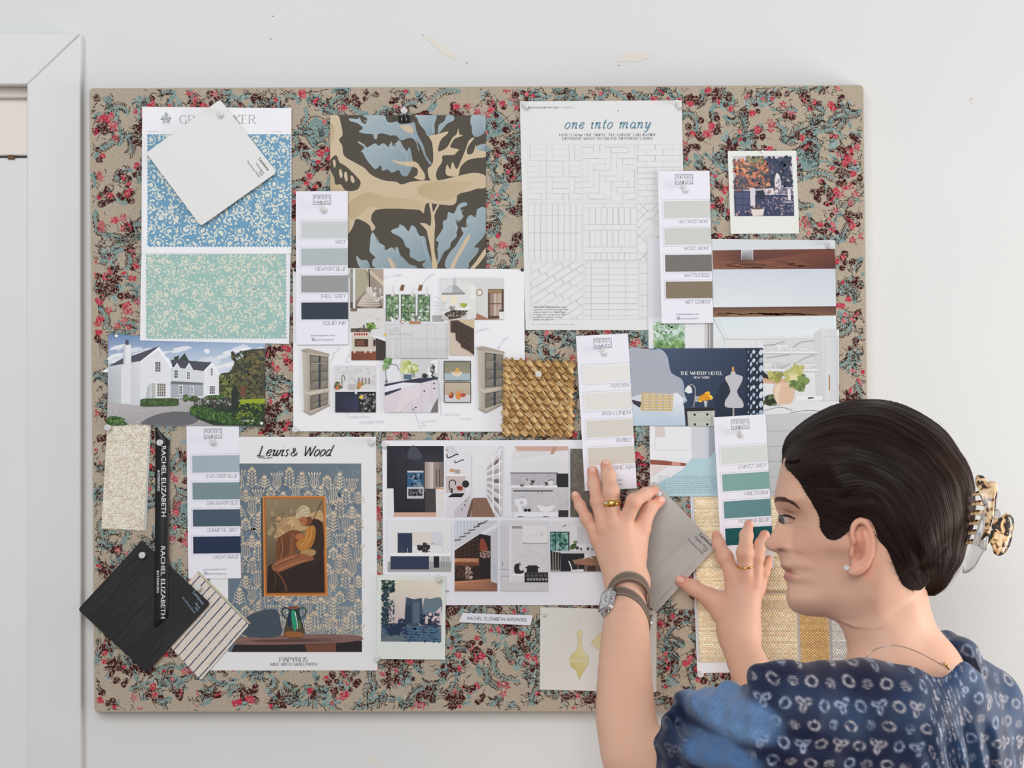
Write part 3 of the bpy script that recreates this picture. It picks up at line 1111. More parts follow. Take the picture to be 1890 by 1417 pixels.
card_a = paint_card('paint card with pale greys above an ink blue swatch, beside the leaf print', (546, 353), (642, 352.5), (546.8, 636), .0042,
                    [(203, 207, 208), (178, 188, 190), (153, 154, 156), (50, 60, 74)], ['MIST', 'NEWPORT BLUE', 'SHELL GREY', 'SQUID INK'], (0, .000006), 3)
card_b = paint_card('paint card with warm greys and two brown swatches over the tile article', (1214, 316), (1309.5, 315), (1221, 597), .0042,
                    [(208, 207, 204), (204, 205, 202), (117, 115, 109), (134, 120, 101)], ['HALF WOOD SMOKE', 'WOOD SMOKE', 'WATTLESEED', 'WET CEMENT'], (0, .000006), 9)
card_c = paint_card('paint card with four off-white swatches, under the fingers of the left hand', (1063, 620), (1159, 615), (1079.5, 906), .0046,
                    [(229, 228, 225), (224, 223, 218), (213, 209, 201), (208, 202, 192)], ['POPCORN', 'IRISH LINEN', 'RUBBLE', 'VOLCANIC ASH'], (0, .000004), 14)
card_d = paint_card('paint card with four dusty blue to navy swatches below the house photograph', (344, 785), (441, 784), (347.8, 1068), .0013,
                    [(163, 177, 188), (122, 142, 148), (70, 88, 104), (32, 47, 74)], ['EXPLORER BLUE', 'DARK NEWPORT BLUE', 'GUNMETAL GREY', 'YACHT RACE'], (0, .000003), 20)
card_e = paint_card('paint card with sea green to deep teal swatches in front of the face', (1317, 770), (1413, 764), (1333, 1054), .0050,
                    [(211, 217, 213), (127, 165, 161), (96, 137, 141), (12, 82, 86)], ['CHINTZ GREY', 'HAILSTORM', 'POTIONS BLUE', ''], (0, .000004), 27)

# --- leaf print with its clip
d = Draw(.0014).crop(520, 160)
d.solid([(352, 205), (1482, 208), (1484, 1330), (352, 1330)], .0005, (79, 73, 63))
leaf_print = tagged(d.build('wallpaper_sheet', M_PAPER), 'brown wallpaper sheet with large blue and beige leaf print hanging from a black clip', 'wallpaper sample')
c = d.child()
c.clip = (352, 206, 1482, 1328)
BE, BR, BL, DK = (205, 187, 160), (186, 167, 130), (152, 170, 178), (79, 73, 63)


def gl(pts, a, b):
    ys = [p[1] for p in pts]
    xs = [p[0] for p in pts]
    pp = crom(pts, 3, True)
    w = (max(xs) - min(xs)) + (max(ys) - min(ys)) or 1
    c.poly(pp, [mixc(a, b, min(1, max(0, ((p[0] - min(xs)) + (p[1] - min(ys))) / w))) for p in pp])


def PTS(s):
    v = [float(t) for t in s.replace(';', ' ').replace(',', ' ').split()]
    return list(zip(v[0::2], v[1::2]))


gl(PTS('352 205 408 205 432 280 442 350 415 385 440 430 452 500 520 545 600 590 650 640 740 680 830 690 870 710 940 690 1030 682 1130 680 1200 668 1280 648 1400 625 1482 650 1482 730 1420 740 1360 760 1280 780 1270 830 1240 860 1150 855 1060 845 1040 870 1030 920 1000 895 900 888 820 885 700 890 660 920 650 970 680 1020 655 1050 640 1010 600 980 540 960 520 1010 490 1060 440 1100 352 1100'), BE, (200, 180, 150))
for s in ('352 270 385 300 380 370 352 420', '1010 715 1150 690 1380 690 1330 740 1260 800 1150 830 1030 800 990 770', '480 860 560 790 640 765 690 780 760 800 880 810 1000 830 1020 880 900 880 700 880 640 870 580 920 500 960', '352 620 440 700 480 760 420 800 352 800'):
    gl(PTS(s), BR, (196, 178, 144))
gl(PTS('370 510 400 500 420 550 470 580 560 670 572 705 545 750 465 755 430 710 390 710 380 660 352 600 352 540'), DK, DK)
for s in ('372 535 385 530 392 560 385 590 375 570', '418 605 430 600 442 640 432 665 418 640', '455 625 470 620 480 670 468 690 455 660', '500 650 512 645 530 680 518 700 502 680'):
    gl(PTS(s), BE, BE)
for s in ('490 230 550 235 565 222 580 255 610 270 620 230 590 206 740 206 760 250 800 260 850 250 860 270 930 265 965 260 980 330 1010 390 1030 430 1050 500 1090 560 1070 560 1040 510 1010 440 985 400 930 370 870 390 830 355 790 355 740 340 700 345 690 380 670 375 660 345 600 340 560 325 590 300 550 265 500 250',
          '555 395 600 420 620 440 680 410 700 430 740 410 780 440 795 395 815 440 850 385 880 430 905 470 930 440 950 530 960 560 940 600 910 650 870 640 850 605 800 625 770 600 730 610 720 570 680 600 640 560 610 520 590 480 575 470 600 440 560 410',
          '975 206 1120 206 1110 270 1110 345 1060 360 1040 320 1000 270 985 230', '1200 206 1240 206 1255 240 1210 260 1150 330 1135 340 1140 280 1180 250', '1385 206 1482 206 1482 320 1420 365 1385 345 1380 290 1370 260', '1420 430 1482 415 1482 470 1420 460',
          '650 1070 670 1065 700 1130 740 1150 750 1190 800 1165 820 1190 840 1160 860 1220 880 1240 930 1290 970 1300 960 1320 690 1320 660 1260 680 1240 640 1200 640 1150',
          '800 1040 850 1020 855 1000 890 1015 920 1050 940 1010 970 1020 1000 1080 1040 1090 1060 1180 1090 1280 1095 1320 1040 1315 1020 1290 1050 1260 1000 1270 960 1250 930 1230 930 1180 900 1160 880 1110 840 1080 800 1060',
          '1345 845 1340 865 1300 880 1310 920 1320 945 1290 970 1260 975 1280 1020 1270 1060 1270 1090 1230 1130 1220 1170 1180 1200 1150 1260 1130 1290 1135 1220 1130 1180 1140 1130 1120 1110 1170 1030 1170 980 1200 960 1210 910 1250 920 1280 860 1320 840',
          '1482 885 1420 890 1410 950 1370 930 1340 970 1350 1020 1300 1020 1320 1060 1290 1110 1260 1160 1230 1190 1190 1260 1200 1320 1350 1320 1360 1280 1420 1210 1430 1170 1400 1160 1482 1060', '540 1230 580 1260 620 1260 640 1320 570 1320'):
    gl(PTS(s), (168, 184, 190), (128, 146, 156))
    p = PTS(s)
    c.curve([(x * .8 + sum(q[0] for q in p) / len(p) * .2, y * .8 + sum(q[1] for q in p) / len(p) * .2) for x, y in p[1:len(p) // 2]], 4, (176, 190, 196))
for s in ('865 280 940 285 955 330 920 335 870 300', '800 530 870 545 970 545 1010 590 1040 640 1030 680 960 660 985 640 980 590 900 575 830 555', '770 1240 800 1260 830 1320 800 1320', '1350 1080 1370 1090 1320 1180 1270 1270 1250 1320 1220 1320 1290 1180',
          '1080 680 1060 600 1095 560 1100 480 1090 400 1070 360 1130 345 1200 325 1205 340 1160 380 1140 430 1140 470 1200 440 1240 370 1270 345 1283 300 1290 345 1315 355 1260 375 1240 400 1225 440 1288 455 1270 475 1250 495 1170 500 1165 545 1130 600 1120 650 1130 680',
          '1280 648 1195 640 1200 565 1225 600 1240 545 1270 600 1300 540 1330 470 1360 390 1400 370 1350 440 1350 490 1390 480 1410 420 1420 460 1482 470 1482 510 1400 520 1340 540 1295 590',
          '1070 850 1090 850 1100 910 1130 855 1145 858 1110 930 1115 1000 1110 1060 1110 1200 1130 1280 1125 1320 1095 1320 1085 1200 1060 1080 1050 1040 1005 990 1050 995 1080 1010 1085 930', '1482 1170 1410 1270 1370 1320 1400 1320 1482 1220'):
    gl(PTS(s), BE, (202, 182, 150))
c.build('leaf_pattern', M_PAPER, leaf_print)

# --- house photograph page
d = Draw(.0019).crop(140, 480)
d.solid([(236, 538), (1376, 596), (1372, 1210), (226, 1196)], .0003, (120, 130, 140))
house = tagged(d.build('magazine_page', M_GLOSS), 'magazine page showing a white weatherboard house and garden', 'magazine page')
c = d.child()
c.poly([(236, 538), (1376, 596), (1374, 900), (232, 900)], [(98, 132, 178), (150, 176, 208), (226, 230, 236), (228, 232, 238)])
rnd = random.Random(4)
c.fan()
for i in range(60):
    x, y = rnd.uniform(250, 1340), rnd.uniform(630, 800)
    c.ell(x, y, rnd.uniform(20, 80), rnd.uniform(8, 18), mixc((206, 214, 226), (240, 242, 245), rnd.random()), 10, -.25, False, .3, rnd)
c.fan(False)
c.poly([(229, 1030), (1374, 990), (1372, 1208), (226, 1194)], [(186, 182, 184), (176, 174, 178), (150, 147, 150), (170, 166, 166)])
for i in range(170):
    if i % 40 == 0: c.k += .3
    c.ell(rnd.uniform(250, 1000), rnd.uniform(1070, 1180), rnd.uniform(4, 10), rnd.uniform(1.5, 3), rnd.choice([(190, 186, 186), (160, 156, 158), (205, 202, 200)]), 6, 0, False, .3, rnd)
c.blob([(470, 1190), (560, 1130), (700, 1100), (860, 1110), (900, 1150), (820, 1196), (600, 1197)], (104, 102, 108))
# roofs, walls
c.poly([(714, 705), (750, 690), (745, 725), (790, 675), (830, 745), (870, 730), (880, 750), (700, 760)], (46, 62, 50))
c.poly([(236, 770), (345, 710), (420, 690), (604, 625), (600, 660), (470, 735), (236, 775)], (74, 74, 88))
c.poly([(234, 772), (472, 732), (470, 1058), (232, 1030)], [(196, 200, 206), (222, 224, 228), (214, 216, 220), (180, 184, 190)])
c.poly([(470, 735), (600, 640), (692, 778), (690, 1010), (468, 1058)], (232, 234, 238))
c.poly([(604, 628), (612, 640), (706, 772), (690, 786), (598, 652), (472, 742), (470, 732)], (248, 249, 252))
c.poly([(690, 722), (990, 742), (960, 790), (930, 806), (700, 775)], (70, 70, 84))
c.poly([(706, 780), (932, 806), (934, 1000), (692, 1006)], (216, 219, 225))
for x in (735, 822):
    c.poly([(x - 28, 790), (x, 745), (x + 30, 795)], (244, 245, 248))
    c.poly([(x - 20, 792), (x, 758), (x + 22, 796)], (214, 218, 224))
c.poly([(932, 808), (992, 748), (1040, 832), (1040, 985), (930, 995)], (230, 232, 237))
c.poly([(990, 740), (1044, 830), (1036, 838), (990, 758), (932, 812), (930, 802)], (249, 250, 252))
c.poly([(690, 878), (925, 890), (925, 906), (690, 900)], (110, 112, 122))
c.poly([(690, 900), (925, 906), (925, 985), (690, 1000)], (168, 174, 184))
c.poly([(345, 615), (402, 615), (402, 735), (345, 770)], (230, 232, 236))
c.poly([(345, 615), (358, 612), (358, 765), (345, 770)], (196, 200, 206))
c.poly([(328, 770), (402, 735), (402, 1045), (328, 1042)], (224, 226, 230))
c.poly([(362, 580), (382, 580), (384, 615), (360, 615)], (70, 72, 80))
c.poly([(500, 1050), (520, 920), (545, 890), (540, 1040)], (184, 190, 200))
for i in range(34):
    y = 660 + i * 11.5
    if i % 2 == 0: c.k += .2
    x0 = 470 if y > 735 else 470 + (735 - y) * 1.4
    c.line([(x0, y), (690 if y > 778 else 604 + (y - 640) * .62, y - 2)], 1.2, (205, 208, 214), lift=False)
    c.line([(236, y + 120 - 4), (328, y + 118)], 1.0, (190, 194, 200), lift=False) if y + 120 < 1030 and y + 120 > 780 else None


def win(x0, y0, x1, y1, nx, ny, dk=(66, 72, 82)):
    c.rect(x0 - 5, y0 - 5, x1 + 5, y1 + 6, (246, 247, 250))
    c.rect(x0, y0, x1, y1, dk)
    c.k += 1
    for i in range(1, nx): c.rect(x0 + (x1 - x0) * i / nx - 1.3, y0, x0 + (x1 - x0) * i / nx + 1.3, y1, (236, 238, 242), False)
    for i in range(1, ny): c.rect(x0, y0 + (y1 - y0) * i / ny - 1.3, x1, y0 + (y1 - y0) * i / ny + 1.3, (236, 238, 242), False)


win(577, 738, 614, 810, 3, 4)
win(592, 896, 652, 990, 4, 5, (120, 112, 96))
win(548, 892, 578, 1000, 2, 5, (170, 172, 168))
win(716, 800, 740, 856, 2, 3)
win(808, 812, 828, 862, 2, 3)
win(752, 912, 772, 972, 2, 3)
win(838, 918, 852, 968, 2, 3)
win(972, 914, 1010, 970, 3, 4)
win(980, 786, 994, 838, 2, 3)
c.poly([(1040, 850), (1060, 820), (1110, 815), (1150, 770), (1150, 740), (1220, 700), (1210, 660), (1290, 645), (1374, 640), (1374, 1030), (1060, 1000), (1040, 960)], (60, 62, 42))
c.scatter(1045, 830, 1150, 1000, 160, 11, [(104, 112, 54), (76, 88, 42), (130, 134, 74), (50, 58, 32)], 1)
c.scatter(1130, 660, 1372, 1010, 420, 12, [(92, 84, 46), (66, 62, 36), (44, 46, 30), (112, 100, 58), (36, 40, 30), (84, 92, 50)], 2)
c.rect(1195, 915, 1235, 985, (112, 66, 46))
c.poly([(1190, 1012), (1374, 1005), (1374, 1075), (1180, 1060)], (150, 168, 30))
for x0, y0, x1, y1 in ((470, 1003, 745, 1062), (776, 976, 822, 1026), (822, 985, 890, 1024), (938, 980, 1078, 1014)):
    c.blob([(x0, (y0 + y1) / 2), (x0 + 12, y0 + 5), ((x0 + x1) / 2, y0), (x1 - 10, y0 + 3), (x1, (y0 + y1) / 2), (x1 - 8, y1 - 6), ((x0 + x1) / 2, y1), (x0 + 8, y1)], (56, 82, 40))
    c.scatter(x0 + 4, y0 + 4, x1 - 4, y1 - 6, 40, 7, [(78, 108, 54), (44, 66, 32), (96, 124, 64)], int(x0))
c.poly([(840, 1068), (870, 1055), (1000, 1040), (1130, 1060), (1372, 1040), (1372, 1206), (1000, 1198), (880, 1150), (838, 1110)], (34, 50, 28))
c.scatter(850, 1000, 1190, 1080, 150, 8, [(58, 50, 44), (92, 78, 74), (60, 76, 44), (44, 40, 38)], 9)
for i in range(10):
    x = 862 + i * 50
    r = 36 + (i % 3) * 5
    y = 1092 + min(i, 5) * 12
    c.ell(x, y, r, r * 1.05, (46, 84, 34), 14)
    c.scatter(x - r * .9, y - r * .9, x + r * .9, y + r * .9, 46, 6, [(66, 108, 46), (36, 66, 28), (92, 134, 58), (28, 52, 24)], i)
c.scatter(1130, 1040, 1366, 1196, 240, 9, [(40, 70, 32), (26, 44, 24), (62, 92, 40), (20, 34, 20), (120, 134, 40)], 17)
c.poly([(1132, 950), (1150, 905), (1172, 920), (1184, 1100), (1128, 1100)], (30, 38, 30))
c.blob([(230, 1195), (232, 1145), (270, 1132), (310, 1140), (350, 1170), (372, 1196)], (52, 88, 40))
c.scatter(234, 1140, 350, 1192, 60, 8, [(80, 118, 54), (46, 76, 36), (108, 140, 72)], 5)
c.build('picture', M_GLOSS, house)
c2 = d.child()
c2.k = c.k
c2.text('NZH&G', 1206, 1172, 12, (235, 235, 235), 'l')
c2.text('85', 1276, 1172, 12, (245, 245, 245), 'l', bold=.6)
c2.build('lettering', M_GLOSS, house)
# --- kitchen mood sheet (crop frame of the middle left)
CR6 = (520, 480)
d = Draw(.0026).crop(*CR6)
d.solid([(82, 56), (1762, 65), (1768, 1246), (84, 1243)], .0004, (236, 236, 240))
mood1 = tagged(d.build('mood_sheet', M_PAPER), 'white mood sheet of kitchen pictures with pencil notes, left of the rope carpet square', 'mood sheet', 'printed mood sheets')
LK = [d.k]


PICLAB = ['pale grey cabinet fronts', 'kitchen windows over a worktop', 'metal pendant lamp', 'cream range cooker', 'kitchen with steel hood', 'dark wooden drawers', 'tall glazed cabinet at left', 'tall glazed cabinet at right', 'navy sink cabinet with taps', 'white kitchen sink with green hydrangeas', 'two small framed fruit paintings',
          'garden window', 'white room with pale blue floor', 'white kitchen with timber beams and clay vase', 'black kitchen with wall oven', 'narrow white pantry', 'white kitchen with marble shelf', 'dark tiled wall', 'white kitchen with navy island', 'wine store under stairs', 'white cooker hood and black stove', 'kitchen with wooden dining table']


def picture(sheet, parent, name='picture', m=None):
    c = sheet.child()
    c.k = LK[0] + 1
    return c


def done(c, parent, name='picture', m=None):
    LK[0] = c.k
    o = c.build(name, m or M_PAPER, parent)
    if name == 'picture' and PICLAB:
        o['label'] = PICLAB.pop(0)


def blobs(c, pts, cols, r, seed=0, n=1):
    rnd = random.Random(seed)
    c.k += .5
    for (x, y) in pts:
        for i in range(n):
            c.k += .15
            c.ell(x + rnd.uniform(-r, r) * .8, y + rnd.uniform(-r, r) * .8, rnd.uniform(.4, 1) * r, rnd.uniform(.4, 1) * r, rnd.choice(cols), 7, rnd.uniform(0, 3), False, .3, rnd)


# pale cabinet fronts
c = picture(d, mood1)
c.grad(755, 455, 1210, 718, (216, 215, 216), (206, 204, 206))
c.rect(862, 640, 1210, 718, (204, 202, 204))
c.rect(862, 712, 1210, 719, (150, 148, 150))
c.rect(755, 570, 1210, 573, (190, 188, 190))
for x in (862, 950, 1055, 1115):
    c.rect(x, 470, x + 2.5, 712, (188, 186, 188))
c.rect(800, 570, 806, 718, (226, 226, 228))
c.rect(836, 570, 840, 718, (196, 196, 200))
c.rect(1095, 400, 1180, 448, (168, 167, 168))
done(c, mood1)
# windows over a worktop
c = picture(d, mood1)
c.grad(752, 175, 1094, 250, (236, 236, 238), (228, 230, 232))
c.rect(752, 250, 1094, 462, (226, 228, 230))
for x0, x1 in ((756, 850), (866, 972), (988, 1076)):
    c.rect(x0, 254, x1, 444, (128, 152, 118))
    c.scatter(x0, 256, x1, 440, 70, 10, [(92, 126, 84), (156, 178, 142), (200, 214, 204), (62, 98, 66), (120, 150, 104)], x0)
    c.rect(x0, 250, x1, 256, (52, 54, 54))
    c.frame(x0, 252, x1, 446, 4, (56, 58, 58))
    for k in (1, 2): c.rect(x0, 252 + 64 * k, x1, 255 + 64 * k, (60, 62, 62))
    c.rect((x0 + x1) / 2 - 1.5, 252, (x0 + x1) / 2 + 1.5, 446, (60, 62, 62))
for x in (868, 1000):
    c.poly([(x, 178), (x + 26, 180), (x + 14, 224), (x - 12, 220)], (128, 90, 70))
for x in (812, 956, 1058):
    c.line([(x, 190), (x - 3, 240)], 2, (150, 140, 132))
    c.poly([(x - 20, 262), (x, 225), (x + 16, 262)], (232, 228, 224))
    c.poly([(x - 5, 262), (x + 3, 235), (x + 16, 262)], (188, 168, 156))
c.rect(752, 444, 1094, 466, (214, 216, 222))
c.rect(925, 442, 1010, 464, (176, 132, 96))
blobs(c, [(800, 430), (830, 436), (880, 440), (960, 430), (990, 425)], [(236, 236, 236), (190, 150, 120), (120, 110, 100), (208, 214, 222)], 16, 3, 6)
done(c, mood1)
# pendant lamp
c = picture(d, mood1)
c.rect(497, 0 + 62, 517, 348, (150, 140, 132))
c.rect(497, 306, 517, 348, (92, 74, 62))
c.rect(490, 96, 517, 130, (160, 160, 162))
c.poly([(535, 62), (738, 64), (738, 352), (535, 350)], [(140, 128, 112), (166, 152, 138), (150, 142, 134), (128, 120, 104)])
c.poly([(650, 64), (738, 170), (738, 64)], (176, 160, 146))
c.poly([(600, 62), (636, 62), (738, 156), (738, 190)], (206, 190, 168))
c.poly([(535, 62), (600, 62), (640, 190), (536, 300)], (172, 166, 142))
c.line([(634, 64), (636, 200)], 7, (150, 142, 132))
for y in range(70, 200, 16): c.ell(635, y, 6, 9, (206, 200, 192), 8, lift=False)
c.poly([(618, 196), (656, 196), (664, 240), (702, 270), (730, 330), (716, 352), (540, 350), (552, 320), (584, 268), (612, 240)], [(214, 206, 198)] * 3 + [(140, 124, 110)] * 3 + [(120, 104, 92)] + [(200, 190, 180)] * 3)
for i in range(5): c.line([(600 - i * 12, 262 + i * 17), (690 + i * 8, 266 + i * 16)], 2.5, (226, 216, 206))
c.blob([(542, 334), (600, 346), (680, 348), (728, 330), (712, 356), (640, 364), (560, 356)], (84, 70, 60))
c.scatter(660, 200, 734, 300, 40, 7, [(210, 204, 200), (160, 148, 138), (232, 228, 224)], 4)
done(c, mood1)
# range cooker
c = picture(d, mood1)
c.rect(500, 350, 755, 500, (216, 214, 212))
c.rect(500, 350, 548, 372, (120, 104, 92))
c.line([(520, 410), (600, 380), (690, 440)], 4, (200, 200, 200))
c.line([(560, 450), (640, 400), (750, 420)], 3, (204, 204, 206))
c.rect(680, 418, 732, 440, (224, 224, 224))
c.line([(682, 424), (728, 426)], 3, (120, 118, 116))
c.line([(686, 434), (722, 436)], 3, (150, 148, 146))
c.rect(502, 494, 755, 522, (98, 84, 74))
c.poly([(510, 522), (640, 522), (640, 556), (510, 556)], (214, 206, 196))
for i in range(6): c.ell(532 + i * 17, 538, 7, 10, (176, 56, 44), 10)
c.poly([(510, 556), (700, 556), (700, 640), (690, 662), (512, 662)], (204, 196, 182))
c.poly([(506, 662), (755, 665), (755, 727), (505, 727)], [(132, 74, 54), (142, 84, 62), (150, 92, 72), (120, 66, 48)])
for i in range(5): c.line([(508, 672 + i * 11), (690, 676 + i * 11)], 2, (104, 56, 40))
c.rect(530, 572, 628, 628, (74, 48, 38))
c.rect(540, 582, 600, 622, (118, 78, 60))
c.rect(646, 560, 682, 640, (196, 190, 182))
c.rect(664, 578, 682, 624, (72, 46, 36))
for x in (522, 600, 640): c.rect(x, 640, x + 14, 674, (214, 206, 194))
c.poly([(682, 530), (755, 500), (755, 727), (686, 727)], (64, 56, 52))
c.poly([(640, 505), (755, 488), (755, 575), (665, 548)], (216, 216, 220))
c.poly([(655, 540), (755, 574), (755, 590), (668, 560)], (232, 232, 236))
blobs(c, [(632, 475), (652, 470), (668, 484), (640, 492)], [(96, 130, 60), (138, 168, 84), (70, 100, 50)], 15, 5, 8)
blobs(c, [(590, 486), (575, 505), (560, 510)], [(60, 56, 54), (200, 196, 190), (108, 96, 88)], 12, 6, 4)
c.ell(748, 540, 8, 14, (222, 196, 70))
done(c, mood1)
# hood kitchen
c = picture(d, mood1)
c.grad(1160, 130, 1613, 432, (214, 216, 216), (204, 205, 204))
c.poly([(1160, 150), (1260, 140), (1410, 175), (1410, 380), (1160, 400)], (222, 222, 220))
c.poly([(1400, 170), (1613, 150), (1613, 420), (1440, 425)], (212, 213, 211))
c.rect(1375, 185, 1408, 282, (230, 231, 229))
c.rect(1216, 130, 1268, 184, (196, 198, 200))
c.rect(1216, 130, 1240, 184, (222, 224, 226))
c.poly([(1216, 182), (1268, 182), (1330, 238), (1165, 240)], (170, 172, 176))
c.poly([(1216, 182), (1240, 182), (1240, 240), (1165, 240)], (206, 208, 212))
c.poly([(1163, 238), (1332, 236), (1332, 248), (1165, 252)], (148, 140, 136))
c.ell(1250, 285, 26, 30, (236, 222, 200), 14)
c.ell(1180, 275, 18, 24, (234, 222, 206), 14)
c.ell(1437, 235, 24, 26, (156, 138, 108), 20)
c.ell(1437, 235, 17, 19, (226, 224, 216), 18)
c.rect(1498, 210, 1613, 425, (92, 72, 60))
c.rect(1502, 214, 1600, 240, (152, 126, 88))
c.gradx(1510, 242, 1596, 404, (146, 120, 104), (196, 178, 164))
c.rect(1546, 242, 1552, 404, (226, 214, 204))
c.rect(1512, 312, 1594, 320, (104, 84, 72))
c.poly([(1405, 380), (1500, 425), (1613, 432), (1400, 432)], (164, 116, 92))
c.rect(1580, 362, 1613, 430, (226, 226, 226))
c.rect(1580, 360, 1613, 374, (60, 52, 48))
c.poly([(1330, 335), (1415, 342), (1300, 372), (1260, 360)], (236, 236, 236))
c.poly([(1360, 362), (1415, 342), (1412, 420), (1340, 432)], (222, 220, 218))
c.poly([(1180, 390), (1230, 362), (1355, 366), (1300, 418), (1210, 432)], (72, 62, 56))
c.scatter(1200, 368, 1340, 412, 40, 8, [(40, 34, 32), (112, 98, 90), (150, 140, 132)], 8)
c.poly([(1160, 396), (1206, 412), (1216, 432), (1160, 432)], (200, 196, 190))
blobs(c, [(1310, 325), (1330, 330)], [(140, 158, 54), (176, 190, 84)], 12, 2, 6)
blobs(c, [(1250, 350), (1225, 355)], [(196, 190, 186), (140, 130, 124), (230, 228, 224)], 14, 3, 6)
done(c, mood1)
# dark drawers
c = picture(d, mood1)
c.poly([(1216, 432), (1397, 432), (1397, 692), (1216, 692)], (196, 178, 164))
c.poly([(1216, 500), (1300, 640), (1380, 692), (1216, 692)], (206, 190, 176))
c.poly([(1226, 440), (1280, 436), (1397, 490), (1397, 690), (1356, 660), (1302, 632), (1300, 610), (1264, 580), (1262, 530), (1226, 524)], (74, 60, 54))
c.poly([(1276, 434), (1397, 434), (1397, 498), (1320, 460)], (204, 186, 152))
for a, b, e, f in ((1240, 470, 1260, 480), (1240, 500, 1260, 512), (1272, 478, 1296, 494), (1272, 520, 1296, 540), (1324, 508, 1372, 540), (1324, 556, 1372, 588), (1324, 604, 1372, 640)):
    c.line([(a, b), (e, f)], 4, (38, 32, 30))
for x, y0, y1 in ((1264, 450, 580), (1306, 470, 632)):
    c.rect(x, y0, x + 4, y1, (46, 38, 34))
done(c, mood1)
# two glazed cabinets
for ox, oy, rx in ((0, 0, 345), (1272, -16, 1612)):
    c = picture(d, mood1)
    q = lambda s: [(x + ox, y + oy) for x, y in PTS(s)]
    c.poly(q('150 668 205 672 205 1118 162 1090'), [(196, 186, 172), (178, 168, 154), (168, 158, 146), (190, 180, 166)])
    c.poly(q('205 672 340 690 345 1050 205 1118'), (188, 178, 164))
    c.poly(q('142 650 190 640 345 680 345 694 205 672 146 664'), (170, 158, 146))
    c.poly(q('204 686 334 704 334 930 206 944'), (98, 94, 86))
    c.poly(q('206 984 334 960 334 1048 206 1092'), (104, 100, 92))
    for a, b in (('210 694 268 702 268 746 210 744', 0), ('210 752 268 752 268 808 210 808', 1), ('210 816 268 812 268 870 210 878', 2), ('210 886 268 878 268 932 210 938', 3), ('282 704 330 710 330 748 282 746', 4), ('282 752 330 752 330 806 282 808', 5), ('282 814 330 812 330 866 282 870', 6), ('282 876 330 872 330 924 282 930', 7),
                 ('212 990 268 980 268 1022 212 1036', 2), ('212 1042 268 1028 268 1064 212 1082', 5), ('282 976 330 968 330 1010 282 1020', 1), ('282 1024 330 1014 330 1042 282 1058', 4)):
        k = [(124, 118, 106), (136, 130, 118), (116, 110, 100)][b % 3]
        c.poly(q(a), [k, mixc(k, (160, 154, 142), .5), mixc(k, (90, 86, 80), .3), k])
    c.poly(q('268 694 282 696 282 934 268 936'), (56, 62, 72))
    c.poly(q('268 974 282 970 282 1068 268 1072'), (56, 62, 72))
    c.poly(q('150 940 205 962 345 930 345 944 205 978 152 956'), (206, 196, 182))
    c.poly(q('158 1088 205 1118 348 1046 348 1056 206 1128 156 1096'), (164, 152, 140))
    c.rect(214 + ox, 748 + oy, 330 + ox, 752 + oy, (168, 160, 148))
    done(c, mood1)
# sink picture
c = picture(d, mood1)
c.rect(388, 768, 683, 948, (214, 213, 215))
c.scatter(392, 772, 680, 900, 60, 12, [(206, 205, 208), (222, 221, 223), (200, 198, 202)], 12)
c.rect(388, 940, 683, 955, (226, 226, 228))
c.rect(388, 955, 683, 1105, (44, 48, 66))
c.rect(560, 955, 683, 1105, (34, 32, 38))
c.gradx(400, 985, 556, 1098, (40, 44, 64), (54, 58, 82))
c.rect(464, 1000, 468, 1060, (70, 76, 104))
c.scatter(570, 965, 680, 1100, 90, 9, [(60, 60, 64), (120, 120, 124), (170, 168, 168), (26, 24, 28), (90, 88, 92)], 13)
c.blob([(563, 990), (590, 980), (588, 1006), (566, 1004)], (222, 196, 90))
c.curve([(440, 930), (436, 860), (446, 836), (458, 850), (458, 870)], 6, (110, 104, 98))
c.rect(484, 900, 536, 944, (188, 182, 180))
c.poly([(524, 946), (552, 944), (545, 975), (534, 972)], (214, 216, 226))
for x in (560, 585, 610, 635):
    c.rect(x - 7, 862, x + 8, 900, (150, 142, 138))
    c.rect(x - 2, 850, x + 3, 864, (80, 74, 72))
blobs(c, [(402, 900), (398, 930), (415, 915)], [(70, 92, 66), (196, 120, 84), (106, 122, 84)], 16, 2, 8)
blobs(c, [(566, 900), (560, 920), (580, 895)], [(226, 152, 104), (206, 120, 84), (140, 140, 84)], 13, 3, 8)
done(c, mood1)
# hydrangeas by the sink
c = picture(d, mood1)
c.poly([(742, 720), (1135, 720), (1135, 1105), (746, 1105)], (216, 214, 222))
c.rect(862, 722, 1135, 870, (208, 207, 210))
for y in range(740, 870, 26): c.rect(862, y, 1135, y + 2, (194, 193, 198))
c.rect(742, 722, 862, 880, (224, 226, 230))
blobs(c, [(760, 730), (775, 750), (752, 770), (780, 735)], [(120, 156, 96), (150, 178, 120), (96, 134, 80)], 18, 2, 8)
c.poly([(1060, 790), (1075, 740), (1110, 722), (1135, 724), (1135, 860), (1060, 850)], (232, 232, 236))
blobs(c, [(1090, 770), (1085, 800), (1100, 830), (1040, 845), (1110, 845)], [(60, 60, 64), (120, 132, 110), (200, 200, 204), (38, 38, 42)], 18, 4, 7)
c.poly([(746, 900), (1000, 856), (1135, 850), (1135, 862), (1010, 892), (748, 920)], (52, 56, 72))
c.poly([(748, 918), (880, 888), (1010, 892), (900, 930), (748, 988)], (226, 226, 236))
c.poly([(748, 960), (866, 928), (868, 946), (748, 986)], (58, 62, 80))
c.poly([(748, 988), (900, 926), (1120, 868), (1132, 1000), (1010, 1105), (748, 1105)], (216, 208, 216))
c.poly([(880, 940), (1010, 900), (1012, 1000), (900, 1090), (820, 1104)], (222, 214, 220))
c.line([(862, 1104), (940, 1032), (1030, 985)], 3, (176, 170, 180))
c.line([(1012, 900), (1014, 1104)], 3, (190, 184, 192))
